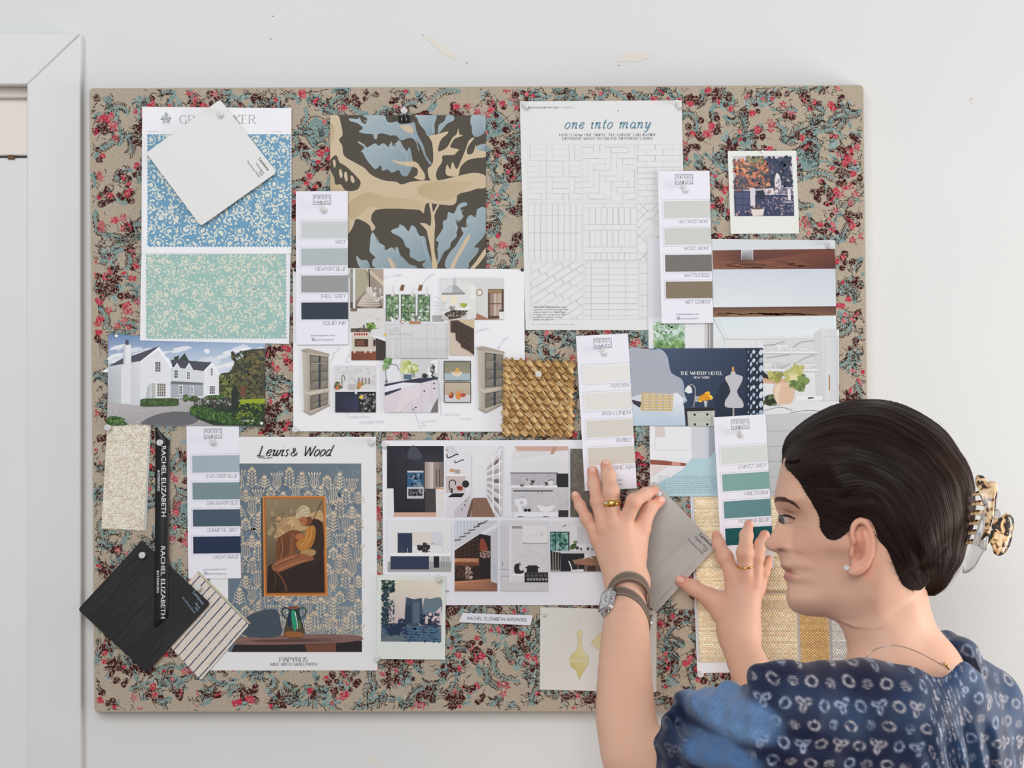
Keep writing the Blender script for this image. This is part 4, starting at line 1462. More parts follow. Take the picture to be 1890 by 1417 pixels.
c.line([(1090, 880), (1092, 1050)], 3, (190, 184, 192))
c.poly([(1110, 1040), (1135, 1000), (1135, 1105), (1080, 1105)], (120, 116, 112))
for x, y in ((1036, 950), (1106, 895), (1108, 932), (954, 1084), (974, 1070)): c.ell(x, y, 7, 6, (40, 40, 48), 8)
c.curve([(762, 880), (756, 800), (790, 760), (836, 764), (850, 800)], 8, (150, 152, 162))
c.ell(760, 880, 9, 16, (120, 122, 132))
c.rect(886, 830, 944, 866, (86, 108, 130))
c.poly([(944, 800), (972, 800), (966, 850), (950, 850)], (150, 152, 150))
blobs(c, [(890, 760), (905, 790), (880, 800), (915, 755), (950, 780), (965, 790), (958, 800)], [(182, 192, 118), (206, 212, 150), (150, 166, 90), (222, 226, 180)], 22, 5, 9)
done(c, mood1)
# two small framed fruit pictures
c = picture(d, mood1)
c.rect(1177, 732, 1373, 876, (44, 44, 44))
c.grad(1182, 737, 1369, 825, (136, 134, 116), (150, 146, 124))
c.rect(1182, 822, 1369, 872, (170, 186, 192))
c.poly([(1228, 812), (1314, 810), (1300, 838), (1272, 848), (1246, 838)], (222, 208, 188))
c.blob([(1258, 806), (1274, 780), (1290, 800), (1292, 814), (1258, 816)], (214, 168, 84))
c.rect(1178, 884, 1374, 1034, (44, 44, 44))
c.grad(1183, 889, 1370, 985, (190, 176, 154), (182, 168, 148))
c.rect(1183, 980, 1370, 1030, (206, 204, 206))
c.ell(1230, 982, 19, 22, (150, 60, 44)); c.ell(1224, 974, 10, 12, (204, 140, 64))
c.blob([(1262, 990), (1274, 955), (1292, 950), (1304, 985), (1296, 1008), (1272, 1010)], (214, 140, 70))
c.ell(1316, 980, 20, 15, (182, 74, 60))
done(c, mood1)
# pencil notes
c = picture(d, mood1)
PE = (176, 178, 186)
for t, x, y, s, r in (('x3 lights', 798, 120, 17, -.12), ('windows', 1046, 142, 17, -.62), ('handles', 1440, 512, 17, -.2), ('pantry', 1600, 590, 16, -.5), ('glass doors', 368, 690, 14, -.75), ('tiles', 458, 742, 15, .05), ('texture black', 1098, 306, 14, .08), ('ranger with', 1100, 332, 14, .06), ('mono island', 1100, 358, 14, .06), ('bench', 1100, 382, 14, .06),
                      ('benchfronts', 768, 514, 15, .02), ('shaker satin laminate', 770, 538, 15, .02), ('custom cabinets', 486, 1146, 18, -.02), ('black grain timber', 566, 1184, 18, -.03), ('white ceramic', 1010, 1182, 16, -.12), ('sink', 1012, 1208, 16, -.1), ('black corian', 1184, 1128, 17, -.02), ('benchtop', 1298, 1160, 16, -.05)):
    c.pen(t, x, y, s, PE, .5, .5, 0, slant=.2, rot=r, seed=int(x), track=.8)
for p in ([(735, 132), (775, 118)], [(1010, 190), (1046, 140)], [(1404, 522), (1446, 506)], [(1570, 640), (1606, 590)], [(350, 738), (380, 692)], [(460, 722), (494, 684)], [(812, 492), (846, 490)], [(470, 1112), (478, 1144)], [(938, 1030), (1008, 1226)], [(1140, 880), (1156, 1126), (1176, 1122)], [(1120, 262), (1150, 280)], [(1570, 640), (1584, 632)], [(1570, 640), (1572, 624)]):
    c.line(p, 2.2, (170, 172, 180))
c.build('pencil_notes', M_PAPER, mood1)

# --- tile article
CR3 = (940, 160)
d = Draw(.0016, (0, 0)).crop(*CR3)
d.solid([(76, 106), (1252, 98), (1288, 1768), (118, 1766)], .0003, (226, 226, 226))
tiles = tagged(d.build('magazine_page', M_PAPER), 'magazine page with drawings of white tile layouts, pinned at its top corners', 'magazine page')
c = d.child()
c.pen('RENOVATION SPECIAL', 136, 158, 11.5, (84, 86, 90), 1.6, .5, 0, serif=.8, width=222, rot=-.004)
c.pen('FLOORING', 364, 157, 11, (150, 152, 156), .9, .5, 0, serif=.8, width=104, rot=-.004)
c.pen('one into many', 402, 306, 72, (98, 138, 158), 1.15, .3, .5, slant=.22, width=618, track=1.7, rot=-.006)
c.pen("HERE'S HOW ONE SIMPLE TILE CAN BE LAID IN NINE", 364, 360, 18, (112, 116, 122), 1.1, .4, 0, serif=.8, width=704, rot=-.004)
c.pen('DIFFERENT WAYS TO CREATE DIFFERENT LOOKS.', 386, 386, 18, (112, 116, 122), 1.1, .4, 0, serif=.8, width=660, rot=-.004)
c.ell(790, 174, 4, 4, (70, 70, 72), 8)
c.build('lettering', M_PAPER, tiles)
c = d.child()
c.text('COUNTRY STYLE NOVEMBER 2020', 200, 1732, 9, (140, 142, 144), 'l', width=272)
c.text('86', 170, 1732, 9, (110, 112, 114), 'l')
c.build('footer', M_PAPER, tiles)
c = d.child()
rnd = random.Random(21)
LG = [(196, 198, 200), (182, 184, 186), (170, 172, 172), (206, 208, 210)]


def jl(x0, y0, x1, y1, w=2.4):
    c.line([(x0 + rnd.uniform(-1.5, 1.5), y0 + rnd.uniform(-1.5, 1.5)), (x1 + rnd.uniform(-1.5, 1.5), y1 + rnd.uniform(-1.5, 1.5))], rnd.uniform(.7, 1.25) * w, rnd.choice(LG), lift=False)


def cell(x0, y0, x1, y1):
    c.fan(False)
    c.k += .5
    c.frame(x0, y0, x1, y1, 2, (208, 210, 212))
    c.fan()


def clipseg(p, q, b):
    (x0, y0), (x1, y1) = p, q
    t0, t1 = 0.0, 1.0
    dx, dy = x1 - x0, y1 - y0
    for pp, qq in ((-dx, x0 - b[0]), (dx, b[2] - x0), (-dy, y0 - b[1]), (dy, b[3] - y0)):
        if abs(pp) < 1e-9:
            if qq < 0: return None
        else:
            r = qq / pp
            if pp < 0: t0 = max(t0, r)
            else: t1 = min(t1, r)
    if t0 >= t1: return None
    return (x0 + dx * t0, y0 + dy * t0, x0 + dx * t1, y0 + dy * t1)


# basket weave
cell(132, 422, 524, 834)
B_ = (134, 424, 522, 832)
for r in range(4):
    for k in range(-1, 4):
        x = 150 + k * 162 + (r % 2) * -42
        y = 418 + r * 119
        for i in range(4):
            s = clipseg((x, y + i * 40), (x + 122, y + i * 40), B_)
            if s: jl(*s)
        for xx in (x, x + 122):
            s = clipseg((xx, y), (xx, y + 120), B_)
            if s: jl(*s, w=2.8)
# right-angle herringbone
cell(530, 420, 916, 832)
B_ = (532, 422, 914, 830)
for i in range(-6, 14):
    for j in range(-3, 6):
        x, y = 530 + i * 42 + j * 126, 420 + i * 42 - j * 126 + 60
        for a in (((x, y), (x + 126, y)), ((x, y), (x, y + 42)), ((x + 126, y), (x + 126, y + 42)), ((x, y + 42), (x + 126, y + 42)), ((x + 126, y - 84), (x + 168, y - 84)), ((x + 168, y - 84), (x + 168, y + 42))):
            s = clipseg(a[0], a[1], B_)
            if s and rnd.random() < .8: jl(*s)
# running bond
cell(930, 418, 1246, 832)
B_ = (932, 420, 1244, 830)
for r in range(11):
    y = 416 + r * 42
    s = clipseg((920, y), (1250, y), B_)
    if s: jl(*s)
    for k in range(-1, 4):
        x = 934 + k * 126 + (r % 2) * 62
        s = clipseg((x, y), (x, y + 42), B_)
        if s: jl(*s)
# upright stacks
cell(140, 848, 528, 1264)
for k in range(1, 9):
    x = 142 + k * 43
    jl(x, 850, x, 1262, 2.6)
for y in (938, 1062, 1186): jl(142, y, 526, y)
# mixed soldier and stretcher rows
cell(540, 848, 924, 1264)
for y0, y1, n, f in ((848, 878, 3, 0), (878, 1000, 9, 1), (1000, 1040, 3, 0), (1040, 1162, 9, 1), (1162, 1206, 3, 0), (1206, 1262, 9, 1)):
    jl(542, y1, 922, y1, 2.8)
    for k in range(1, n + 1):
        x = 542 + k * 380 / n + (20 if not f else 0)
        if x < 920: jl(x, y0, x, y1, 3.0 if f else 2.2)
# diagonal herringbone
cell(932, 846, 1260, 1262)
B_ = (934, 848, 1258, 1260)
for i in range(-4, 12):
    for j in range(-3, 8):
        x, y = 934 + j * 84, 830 + i * 60 + (j % 2) * 0
        for a in (((x, y), (x + 84, y + 84)), ((x + 84, y + 84), (x + 168, y)), ((x + 42, y + 42 - 30), (x + 62, y + 62 - 30))):
            s = clipseg(a[0], a[1], B_)
            if s and rnd.random() < .75: jl(*s)
# diagonal bond
cell(152, 1274, 538, 1690)
B_ = (154, 1276, 536, 1600)
for i in range(-1, 14):
    y = 1310 + i * 58
    s = clipseg((140, y), (560, y - 270), (154, 1276, 536, 1688))
    if s: jl(*s)
    for k in range(4):
        x = 150 + k * 112 + (i % 2) * 56
        yy = y - (x - 140) * .643
        s = clipseg((x, yy), (x + 26, yy + 36), (154, 1276, 536, 1688))
        if s: jl(*s, w=3)
# stack bond
cell(550, 1274, 938, 1688)
for k in range(1, 10): jl(552, 1274 + k * 43, 936, 1274 + k * 43)
for x in (596, 722, 848): jl(x, 1276, x, 1686, 2.8)
cell(946, 1274, 1270, 1688)
for x in (966, 1030, 1120, 1200): jl(x, 1276, x, 1686)
for k in range(1, 6): jl(948, 1274 + k * 80, 1268, 1274 + k * 80)
c.fan(False)
c.build('tile_drawings', M_PAPER, tiles)
k_ = c.k
c = d.child()
c.k = k_
for i, t in enumerate(('WELL LAID PLANS An Interior Cove', 'handmade tile in White Ceramic, $280', 'a square metre, from Onsite Supply', '& Design, was used to create these', 'nine different patterns. For stockist', 'details, see page 140.')):
    c.text(t, 176, 1604 + i * 18.2, 9.5, (96, 98, 102), 'l', width=(236, 252, 238, 232, 206, 146)[i], bold=.5 if i in (0,) else 0)
c.build('caption', M_PAPER, tiles)
# --- instant photographs
def CR(x0, y0, s=480 / 1889.0):
    return lambda x, y: (x0 + x * s, y0 + y * s)


q = CR(1180, 250)
d = Draw(.0014).page(q(642, 112), q(1140, 110), q(664, 714), 498, 602)
d.solid([(0, 0), (498, 0), (498, 602), (0, 602)], .0006, (226, 229, 223))
pol1 = tagged(d.build('instant_photograph', M_GLOSS), 'instant photograph of a garden terrace with orange foliage, alone at upper right of the board', 'photograph', 'instant photographs')
c = d.child()
x0, y0, x1, y1 = 34, 36, 466, 474
c.grad(x0, y0, x1, y1, (206, 194, 200), (120, 116, 140))
c.scatter(200, 40, 464, 280, 330, 15, [(38, 52, 78), (56, 66, 90), (30, 40, 64), (74, 78, 96)], 3)
c.scatter(x0, 60, 300, 280, 380, 13, [(206, 126, 92), (170, 96, 76), (80, 84, 76), (222, 152, 112), (60, 66, 82), (120, 84, 76)], 4)
c.scatter(130, 38, 260, 90, 60, 10, [(120, 124, 90), (96, 104, 86), (170, 140, 100)], 5)
c.scatter(x0 + 2, 190, 240, 300, 160, 11, [(48, 58, 84), (66, 68, 88), (190, 110, 84), (110, 96, 96)], 6)
c.blob([(335, 262), (338, 190), (352, 162), (372, 190), (376, 262)], (226, 216, 222))
c.scatter(338, 200, 376, 262, 20, 6, [(120, 120, 140), (200, 192, 202)], 7)
c.poly([(100, 285), (466, 262), (466, 330), (120, 330)], (196, 186, 192))
c.scatter(320, 262, 466, 320, 60, 8, [(130, 124, 146), (90, 88, 114)], 8)
c.rect(x0, 320, x1, y1, (50, 58, 92))
c.scatter(230, 330, 462, 472, 110, 11, [(150, 134, 150), (40, 46, 78), (72, 74, 106), (190, 166, 168)], 9, .3)
c.rect(148, 270, 186, 400, (214, 206, 216))
c.rect(424, 280, 446, 360, (226, 216, 220))
c.poly([(190, 290), (250, 285), (262, 350), (200, 355)], (28, 34, 58))
c.poly([(266, 280), (320, 276), (322, 315), (270, 318)], (226, 216, 216))
blobs(c, [(290, 300), (345, 292)], [(150, 130, 140), (226, 210, 210), (110, 96, 116)], 14, 2, 8)
c.rect(x0 + 4, 290, 150, 440, (70, 76, 112))
for y in (294, 342, 390, 436): c.rect(x0 + 2, y, 152, y + 6, (36, 42, 74))
for x in (40, 92, 146): c.rect(x, 290, x + 5, 444, (36, 42, 74))
c.ell(424, 378, 46, 11, (40, 46, 80)); c.ell(424, 374, 44, 8, (150, 146, 166))
c.poly([(150, 420), (252, 412), (240, 470), (166, 474)], (226, 214, 206))
c.ell(200, 418, 50, 8, (96, 84, 84))
c.curve([(200, 416), (196, 360), (204, 330)], 4, (60, 56, 70)); c.curve([(255, 400), (246, 340), (262, 300)], 4, (50, 48, 66))
blobs(c, [(176, 404), (210, 404)], [(220, 200, 190), (120, 100, 96)], 9, 3, 5)
blobs(c, [(60, 450), (120, 450), (140, 440)], [(60, 60, 110), (170, 140, 140), (40, 44, 76)], 16, 4, 7)
c.build('picture', M_GLOSS, pol1)

q = CR(680, 1000, 560 / 1890.0)
d = Draw(.0036).page(q(55, 205), q(482, 210), q(51, 728), 427, 523)
d.solid([(0, 0), (427, 0), (427, 523), (0, 523)], .0006, (222, 227, 222))
pol2 = tagged(d.build('instant_photograph', M_GLOSS), 'instant photograph of a shaded veranda in blue and cream, lower middle of the board', 'photograph', 'instant photographs')
c = d.child()
c.poly([(24, 30), (400, 30), (402, 414), (26, 414)], [(224, 218, 192), (226, 220, 200), (70, 100, 120), (40, 70, 100)])
c.poly([(24, 30), (400, 30), (401, 300), (25, 300)], [(216, 210, 190), (230, 222, 202), (214, 196, 190), (196, 178, 184)])
c.scatter(28, 300, 400, 412, 160, 20, [(38, 66, 100), (52, 84, 116), (28, 48, 82), (70, 104, 128)], 2, .4)
c.blob([(180, 300), (180, 150), (186, 138), (228, 148), (272, 142), (280, 156), (280, 300)], (58, 76, 96))
c.poly([(180, 190), (212, 184), (214, 300), (182, 300)], (40, 54, 78))
c.poly([(222, 170), (266, 162), (266, 296), (224, 298)], (84, 104, 118))
c.blob([(290, 300), (292, 152), (330, 146), (400, 140), (401, 240), (360, 262), (330, 300)], (104, 122, 136))
c.poly([(300, 300), (400, 190), (401, 310)], (214, 196, 196))
c.scatter(264, 230, 400, 320, 70, 11, [(24, 34, 56), (44, 56, 80), (220, 200, 200), (90, 90, 110)], 5)
c.rect(270, 268, 340, 308, (26, 40, 66))
c.rect(300, 262, 318, 300, (206, 192, 190))
c.blob([(60, 340), (80, 305), (120, 300), (146, 320), (144, 370), (90, 384)], (28, 46, 74))
c.scatter(130, 270, 190, 320, 40, 9, [(26, 42, 68), (40, 60, 88)], 6)
for i in range(5): c.poly([(180, 318 + i * 18), (400, 330 + i * 18), (400, 337 + i * 18), (200, 325 + i * 18)], (80, 112, 136))
c.poly([(28, 392), (120, 372), (200, 400), (120, 414), (28, 414)], (96, 112, 116))
c.scatter(26, 32, 108, 110, 130, 10, [(22, 52, 58), (40, 76, 76), (16, 36, 48), (150, 160, 140)], 7)
c.scatter(26, 100, 76, 330, 130, 8, [(24, 54, 70), (60, 84, 90), (30, 48, 66)], 8)
c.scatter(70, 150, 110, 330, 40, 6, [(40, 64, 80), (80, 90, 100)], 9)
c.build('picture', M_GLOSS, pol2)

# --- magazine spread, right
d = Draw(.0022)
d.solid([(1195, 440), (1541, 443), (1549, 917), (1200, 916)], .0004, (228, 230, 234))
spread = tagged(d.build('magazine_spread', M_GLOSS), 'magazine spread showing a beamed white kitchen with a clay vase, upper right behind the head', 'magazine page')
LK = [d.k]
c = picture(d, spread)
c.poly([(1195, 440), (1314, 441), (1316, 600), (1196, 600)], [(216, 216, 222), (224, 224, 229), (226, 226, 230), (214, 214, 220)])
c.poly([(1197, 586), (1316, 586), (1318, 648), (1198, 648)], (228, 227, 231))
c.rect(1206, 594, 1264, 645, (164, 190, 168))
c.scatter(1206, 594, 1264, 645, 220, 4.2, [(138, 174, 144), (186, 206, 190), (206, 222, 216), (110, 152, 112), (164, 194, 160)], 3)
c.scatter(1206, 628, 1264, 645, 70, 4, [(120, 160, 96), (150, 182, 120), (90, 130, 84)], 4)
c.rect(1301, 588, 1304, 648, (196, 194, 196)); c.rect(1306, 588, 1316, 648, (146, 141, 140)); c.rect(1309, 588, 1311, 648, (200, 198, 198))
done(c, spread, m=M_GLOSS)
c = picture(d, spread)
c.poly([(1199, 785), (1320, 785), (1324, 916), (1200, 916)], (231, 232, 236))
c.poly([(1209, 787), (1226, 787), (1228, 806), (1209, 808)], (216, 203, 200))
c.frame(1209, 786, 1276, 831, .8, (208, 208, 212))
c.poly([(1277, 786), (1318, 786), (1318, 835), (1308, 847), (1277, 846)], (206, 210, 218))
c.poly([(1308, 786), (1318, 786), (1320, 832), (1308, 846)], (168, 176, 186))
c.poly([(1276, 846), (1308, 846), (1322, 830), (1325, 916), (1200, 916), (1200, 890), (1240, 880)], (178, 208, 218))
c.poly([(1200, 846), (1276, 846), (1260, 866), (1200, 900)], (226, 228, 232))
c.poly([(1200, 848), (1228, 850), (1268, 855), (1264, 860), (1200, 857)], (146, 80, 62))
c.poly([(1240, 852), (1256, 853), (1256, 859), (1240, 858)], (206, 150, 130))
c.poly([(1200, 858), (1236, 859), (1204, 880)], (222, 208, 204))
done(c, spread, m=M_GLOSS)
c = picture(d, spread)
for i, t in enumerate(('"The home is like a very tight puzzle [our architect] and I', 'transformed with the bold geometrical way of thinking', 'behind the kitchen, where a glossy blue floor', 'created in the cabinetry & tiles reflects the water', '", notes. The house was built for a ship captain’s fami', 'the living room, a pair of newly reupholstered Finn Juhl', 'chairs sits opposite a 1930s Swedish style armchair and', 'vintage rug; the eglomise mirror is from R. Tyson')):
    c.text(t, 1214, 880 + i * 4.15, 2.3, (112, 128, 142), 'l', width=108)
done(c, spread, 'caption', M_GLOSS)
c = picture(d, spread)
c.poly([(1315, 442), (1541, 443), (1542, 470), (1315, 470)], (212, 216, 222))
c.poly([(1315, 462), (1368, 461), (1368, 480), (1390, 480), (1390, 461), (1541, 459), (1542, 496), (1316, 497)], [(120, 70, 54), (104, 62, 50), (90, 52, 42), (90, 52, 42), (104, 60, 48), (112, 62, 50), (84, 50, 42), (134, 84, 60)])
rnd = random.Random(5)
for i in range(40):
    if i % 20 == 0: c.k += .3
    x, y = rnd.uniform(1318, 1480), rnd.uniform(482, 494)
    c.line([(x, y), (x + rnd.uniform(12, 50), y + rnd.uniform(-1, 1))], rnd.uniform(.6, 1.6), rnd.choice([(150, 96, 66), (90, 50, 40), (126, 74, 54), (76, 44, 36)]), lift=False)
c.poly([(1369, 462), (1389, 461), (1389, 480), (1369, 480)], [(186, 190, 194), (182, 186, 190), (120, 116, 112), (96, 84, 78)])
c.poly([(1316, 497), (1542, 496), (1543, 566), (1316, 567)], [(206, 212, 222), (202, 208, 218), (214, 220, 226), (222, 228, 232)])
c.poly([(1316, 567), (1543, 565), (1543, 582), (1316, 585)], [(96, 66, 54), (88, 62, 54), (120, 84, 66), (150, 112, 82)])
for i in range(16):
    x = rnd.uniform(1318, 1490)
    c.line([(x, rnd.uniform(577, 581)), (x + rnd.uniform(14, 44), rnd.uniform(577, 582))], 1.2, rnd.choice([(166, 126, 92), (110, 76, 58), (140, 104, 78)]), lift=False)
c.poly([(1316, 585), (1543, 583), (1544, 625), (1317, 632)], [(216, 226, 230), (218, 226, 230), (226, 232, 234), (226, 231, 234)])
q = CR(1120, 560, 540 / 1889.0)
Q = lambda s: [q(*p) for p in PTS(s)]
c.poly(Q('690 220 1390 200 1500 165 1500 720 1000 720 690 300'), (222, 224, 226))
c.line(Q('690 100 762 235'), 2.5, (196, 202, 206)); c.line(Q('720 100 782 235'), 1.4, (206, 210, 214))
c.line(Q('752 232 1370 228'), 1.6, (190, 196, 200)); c.line(Q('760 290 760 236'), 1, (200, 204, 208)); c.line(Q('968 290 968 236'), 1, (200, 204, 208))
c.poly(Q('1010 240 1350 236 1350 420 1010 420'), (212, 213, 214))
for s in ('1010 270 1090 262 1150 240', '1180 300 1250 250 1340 240', '1030 350 1100 340 1180 330', '1200 400 1280 350 1350 330', '1120 420 1180 390 1230 380'):
    c.curve(Q(s), 1.3, (150, 152, 156)); c.curve([(x + 1.6, y + 1.6) for x, y in Q(s)], .7, (180, 182, 184))
c.poly(Q('1340 190 1390 160 1400 640 1350 600'), (206, 208, 210))
c.poly(Q('1390 160 1482 165 1500 640 1402 640'), [(214, 216, 218), (206, 209, 212), (204, 206, 210), (218, 220, 222)])
c.frame(q(1406, 0)[0], q(0, 212)[1], q(1492, 0)[0], q(0, 628)[1], 1, (190, 192, 196))
c.rect(q(1433, 0)[0], q(0, 460)[1], q(1442, 0)[0], q(0, 560)[1], (176, 136, 96))
for y in (310, 425):
    c.rect(q(1000, 0)[0], q(0, y)[1], q(1362, 0)[0], q(0, y + 11)[1], (232, 233, 235)); c.rect(q(1000, 0)[0], q(0, y + 11)[1], q(1362, 0)[0], q(0, y + 18)[1], (184, 186, 190))
for x, y, r, k in ((1030, 310, 22, .6), (1132, 310, 36, 1.3), (1198, 310, 20, 1.2), (1275, 310, 26, 1), (1042, 420, 22, 1.6), (1108, 420, 40, .9), (1225, 422, 40, .9), (1310, 420, 42, .8)):
    cx, cy = q(x, y)
    rr = r * .2859
    c.poly([(cx - rr, cy - rr * k), (cx + rr, cy - rr * k), (cx + rr * .75, cy - rr * .2), (cx + rr * .45, cy), (cx - rr * .45, cy), (cx - rr * .75, cy - rr * .2)], [(240, 240, 241)] * 2 + [(196, 198, 200)] * 2 + [(214, 215, 217)] * 2)
    c.ell(cx, cy - rr * k, rr, rr * .16, (202, 204, 206), 10)
for i in range(8): c.rect(q(1072 + i * 10, 0)[0], q(0, 388)[1], q(1076 + i * 10, 0)[0], q(0, 420)[1], (176, 176, 178), i == 0)
c.poly(Q('1005 640 1490 630 1500 700 1020 716'), (222, 223, 226))
for s in ('1020 690 1120 670 1200 690', '1180 706 1300 690 1420 700', '1050 660 1120 655'):
    c.curve(Q(s), 1.3, (130, 130, 134))
c.poly(Q('1220 596 1392 596 1392 622 1220 622'), (232, 232, 234)); c.poly(Q('1295 606 1340 604 1330 614 1300 616'), (70, 66, 66))
c.poly(Q('1005 432 1046 470 1046 490 1005 520'), (44, 42, 50))
c.poly(Q('1005 478 1060 492 1150 484 1166 506 1120 520 1060 516 1005 512'), (216, 170, 146))
blobs(c, [q(1055, 620), q(1080, 625), q(1035, 630)], [(70, 84, 56), (110, 124, 84), (46, 58, 40)], 7, 3, 8)
c.poly(crom(Q('1084 530 1120 512 1180 514 1212 540 1212 590 1196 636 1170 650 1114 650 1090 628 1076 580'), 4, True), (218, 188, 162))
c.blob(Q('1084 560 1100 526 1124 522 1110 600 1112 646 1092 628'), (230, 206, 184))
blobs(c, [q(1092, 466), q(1070, 470), q(1110, 470)], [(166, 164, 90), (138, 142, 76), (190, 184, 118)], 7, 4, 9)
blobs(c, [q(1180, 460), q(1210, 440), q(1240, 430), q(1230, 460), q(1200, 480), q(1190, 500)], [(206, 200, 142), (184, 184, 112), (222, 216, 166), (160, 164, 92)], 8, 5, 14)
blobs(c, [q(1250, 520), q(1270, 500), q(1240, 540), q(1220, 510)], [(126, 146, 84), (150, 164, 100), (96, 118, 66)], 8, 6, 9)
c.poly([(1408, 766), (1548, 760), (1549, 916), (1412, 916)], [(196, 198, 200), (200, 202, 205), (188, 192, 194), (186, 190, 192)])
for i in range(5): c.line([(1410, 796 + i * 28), (1548, 792 + i * 28)], 1.1, (160, 163, 166))
done(c, spread, m=M_GLOSS)

# --- hotel postcard
d = Draw(.0034).crop(940, 440)
d.solid([(868, 800), (1840, 795), (1844, 1366), (884, 1360)], .0005, (50, 66, 92))
post = tagged(d.build('postcard', M_GLOSS), 'postcard of a bedroom with navy wall, patterned headboard and dressmaker form', 'postcard')
c = d.child()
c.poly([(868, 800), (1840, 795), (1844, 1366), (884, 1360)], [(70, 86, 116), (44, 56, 78), (34, 42, 60), (54, 70, 98)])
c.blob([(1500, 1240), (1490, 1160), (1540, 1060), (1600, 1000), (1640, 1000), (1640, 1280), (1520, 1320)], (36, 46, 64))
hb = crom(PTS('868 802 960 800 1040 806 1102 812 1140 850 1152 900 1166 970 1200 1000 1240 1020 1258 1050 1266 1120 1266 1200 890 1200 880 1000'), 3, True)
c.poly(hb, (160, 172, 192))
c.k += 1
import mathutils.geometry as _mg


def inpoly(x, y, poly):
    r = False
    j = len(poly) - 1
    for i in range(len(poly)):
        (xi, yi), (xj, yj) = poly[i], poly[j]
        if (yi > y) != (yj > y) and x < (xj - xi) * (y - yi) / (yj - yi) + xi: r = not r
        j = i
    return r


for r in range(24):
    for k in range(22):
        x, y = 872 + k * 19, 812 + r * 17
        if inpoly(x, y, hb) and inpoly(x + 16, y, hb) and inpoly(x + 8, y - 8, hb):
            c.poly([(x, y), (x + 8, y - 7), (x + 16, y), (x + 16, y + 4), (x + 8, y - 3), (x, y + 4)], (206, 176, 132) if (r + k) % 3 else (222, 190, 140), False)
            c.poly([(x, y + 9), (x + 8, y + 2), (x + 16, y + 9), (x + 16, y + 12), (x + 8, y + 5), (x, y + 12)], (138, 168, 204), False)
c.curve(PTS('1070 800 1115 818 1146 862 1156 910 1172 972 1205 998 1246 1020 1262 1050 1270 1120 1270 1190'), 5, (188, 196, 208))
c.poly(PTS('888 1170 890 1150 960 1130 1000 1122 1200 1128 1275 1165 1260 1190 1270 1230 1280 1360 884 1360'), [(206, 214, 224)] * 5 + [(220, 226, 234)] * 3 + [(182, 200, 218), (186, 204, 220)])
c.poly(PTS('886 1170 960 1186 950 1230 900 1200'), (56, 48, 56))
c.poly(PTS('1190 1125 1220 1120 1275 1172 1250 1182 1190 1190'), (226, 230, 236))
c.poly(PTS('960 1120 1192 1130 1186 1252 954 1250'), (206, 176, 110))
for r in range(6):
    for k in range(14):
        x, y = 966 + k * 16, 1132 + r * 20
        c.poly([(x, y), (x + 7, y - 4), (x + 13, y), (x + 13, y + 8), (x, y + 8)], (214, 206, 196) if k % 3 else (176, 184, 196), r == 0 and k == 0)
c.poly(PTS('1272 1232 1480 1226 1494 1240 1494 1258 1276 1256'), (36, 36, 40))
c.poly(PTS('1276 1256 1300 1256 1306 1360 1290 1362'), (56, 48, 44))
c.poly(PTS('1292 1256 1492 1250 1492 1366 1300 1362'), (190, 192, 184))
c.frame(1312, 1262, 1470, 1312, 3, (160, 162, 154)); c.frame(1312, 1322, 1470, 1364, 3, (160, 162, 154))
for x, y in ((1346, 1280), (1438, 1278), (1348, 1350), (1438, 1350)): c.ell(x, y, 9, 9, (26, 26, 28), 10)
c.curve(PTS('1338 1226 1350 1150 1350 1090 1330 1062 1308 1068'), 5, (190, 186, 180))
c.poly(PTS('1300 1066 1322 1080 1330 1120 1300 1126 1274 1110 1282 1086'), (228, 228, 228))
c.ell(1338, 1224, 20, 5, (90, 90, 96))
c.rect(1352, 1146, 1386, 1184, (190, 190, 190)); c.rect(1360, 1154, 1380, 1176, (150, 150, 152))
blobs(c, [(1400, 1150), (1425, 1145), (1450, 1155), (1425, 1165), (1440, 1135), (1395, 1165)], [(236, 178, 34), (222, 150, 20), (246, 204, 70), (200, 130, 20)], 18, 3, 8)
c.poly(PTS('1412 1180 1440 1180 1434 1224 1420 1224'), (186, 190, 196))
c.rect(1622, 1226, 1634, 1290, (176, 170, 164))
man = crom(PTS('1612 968 1640 968 1646 985 1690 1000 1692 1030 1668 1080 1654 1110 1670 1150 1694 1180 1698 1226 1632 1230 1570 1222 1568 1180 1586 1150 1606 1110 1590 1060 1570 1026 1572 1002 1606 988'), 3, True)
c.poly(man, (196, 196, 204))
c.k += 1
for r in range(26):
    for k in range(13):
        x, y = 1570 + k * 11 + (r % 2) * 5, 980 + r * 10
        if inpoly(x, y, man) and inpoly(x + 7, y + 4, man):
            c.poly([(x, y), (x + 4, y - 4), (x + 8, y), (x + 4, y + 4)], (206, 178, 140) if (r + k) % 2 else (160, 182, 214), False)
c.poly(PTS('1618 968 1616 940 1622 930 1632 932 1636 968'), (206, 150, 96))
c.rect(1724, 800, 1842, 1366, (34, 44, 62))
rnd = random.Random(8)
for k, x in enumerate((1736, 1756, 1776, 1800, 1828)):
    for r in range(9):
        y = 826 + r * 62 + (k % 2) * 20 + rnd.uniform(-6, 6)
        c.ell(x, y, (4, 7, 11, 6, 15)[k], (10, 18, 14, 12, 24)[k], rnd.choice([(190, 204, 220), (160, 178, 198), (206, 214, 224)]), 9, .2, r == 0, .15, rnd)
c.build('picture', M_GLOSS, post)
k_ = c.k
c = d.child()
c.k = k_
c.pen('THE WHITBY HOTEL', 1242, 990, 24, (240, 240, 240), 1.15, .5, 0, serif=.9, width=308)
c.pen('NEW YORK', 1340, 1017, 15, (236, 236, 236), 1.2, .5, 0, serif=.9, width=114)
c.build('lettering', M_GLOSS, post)

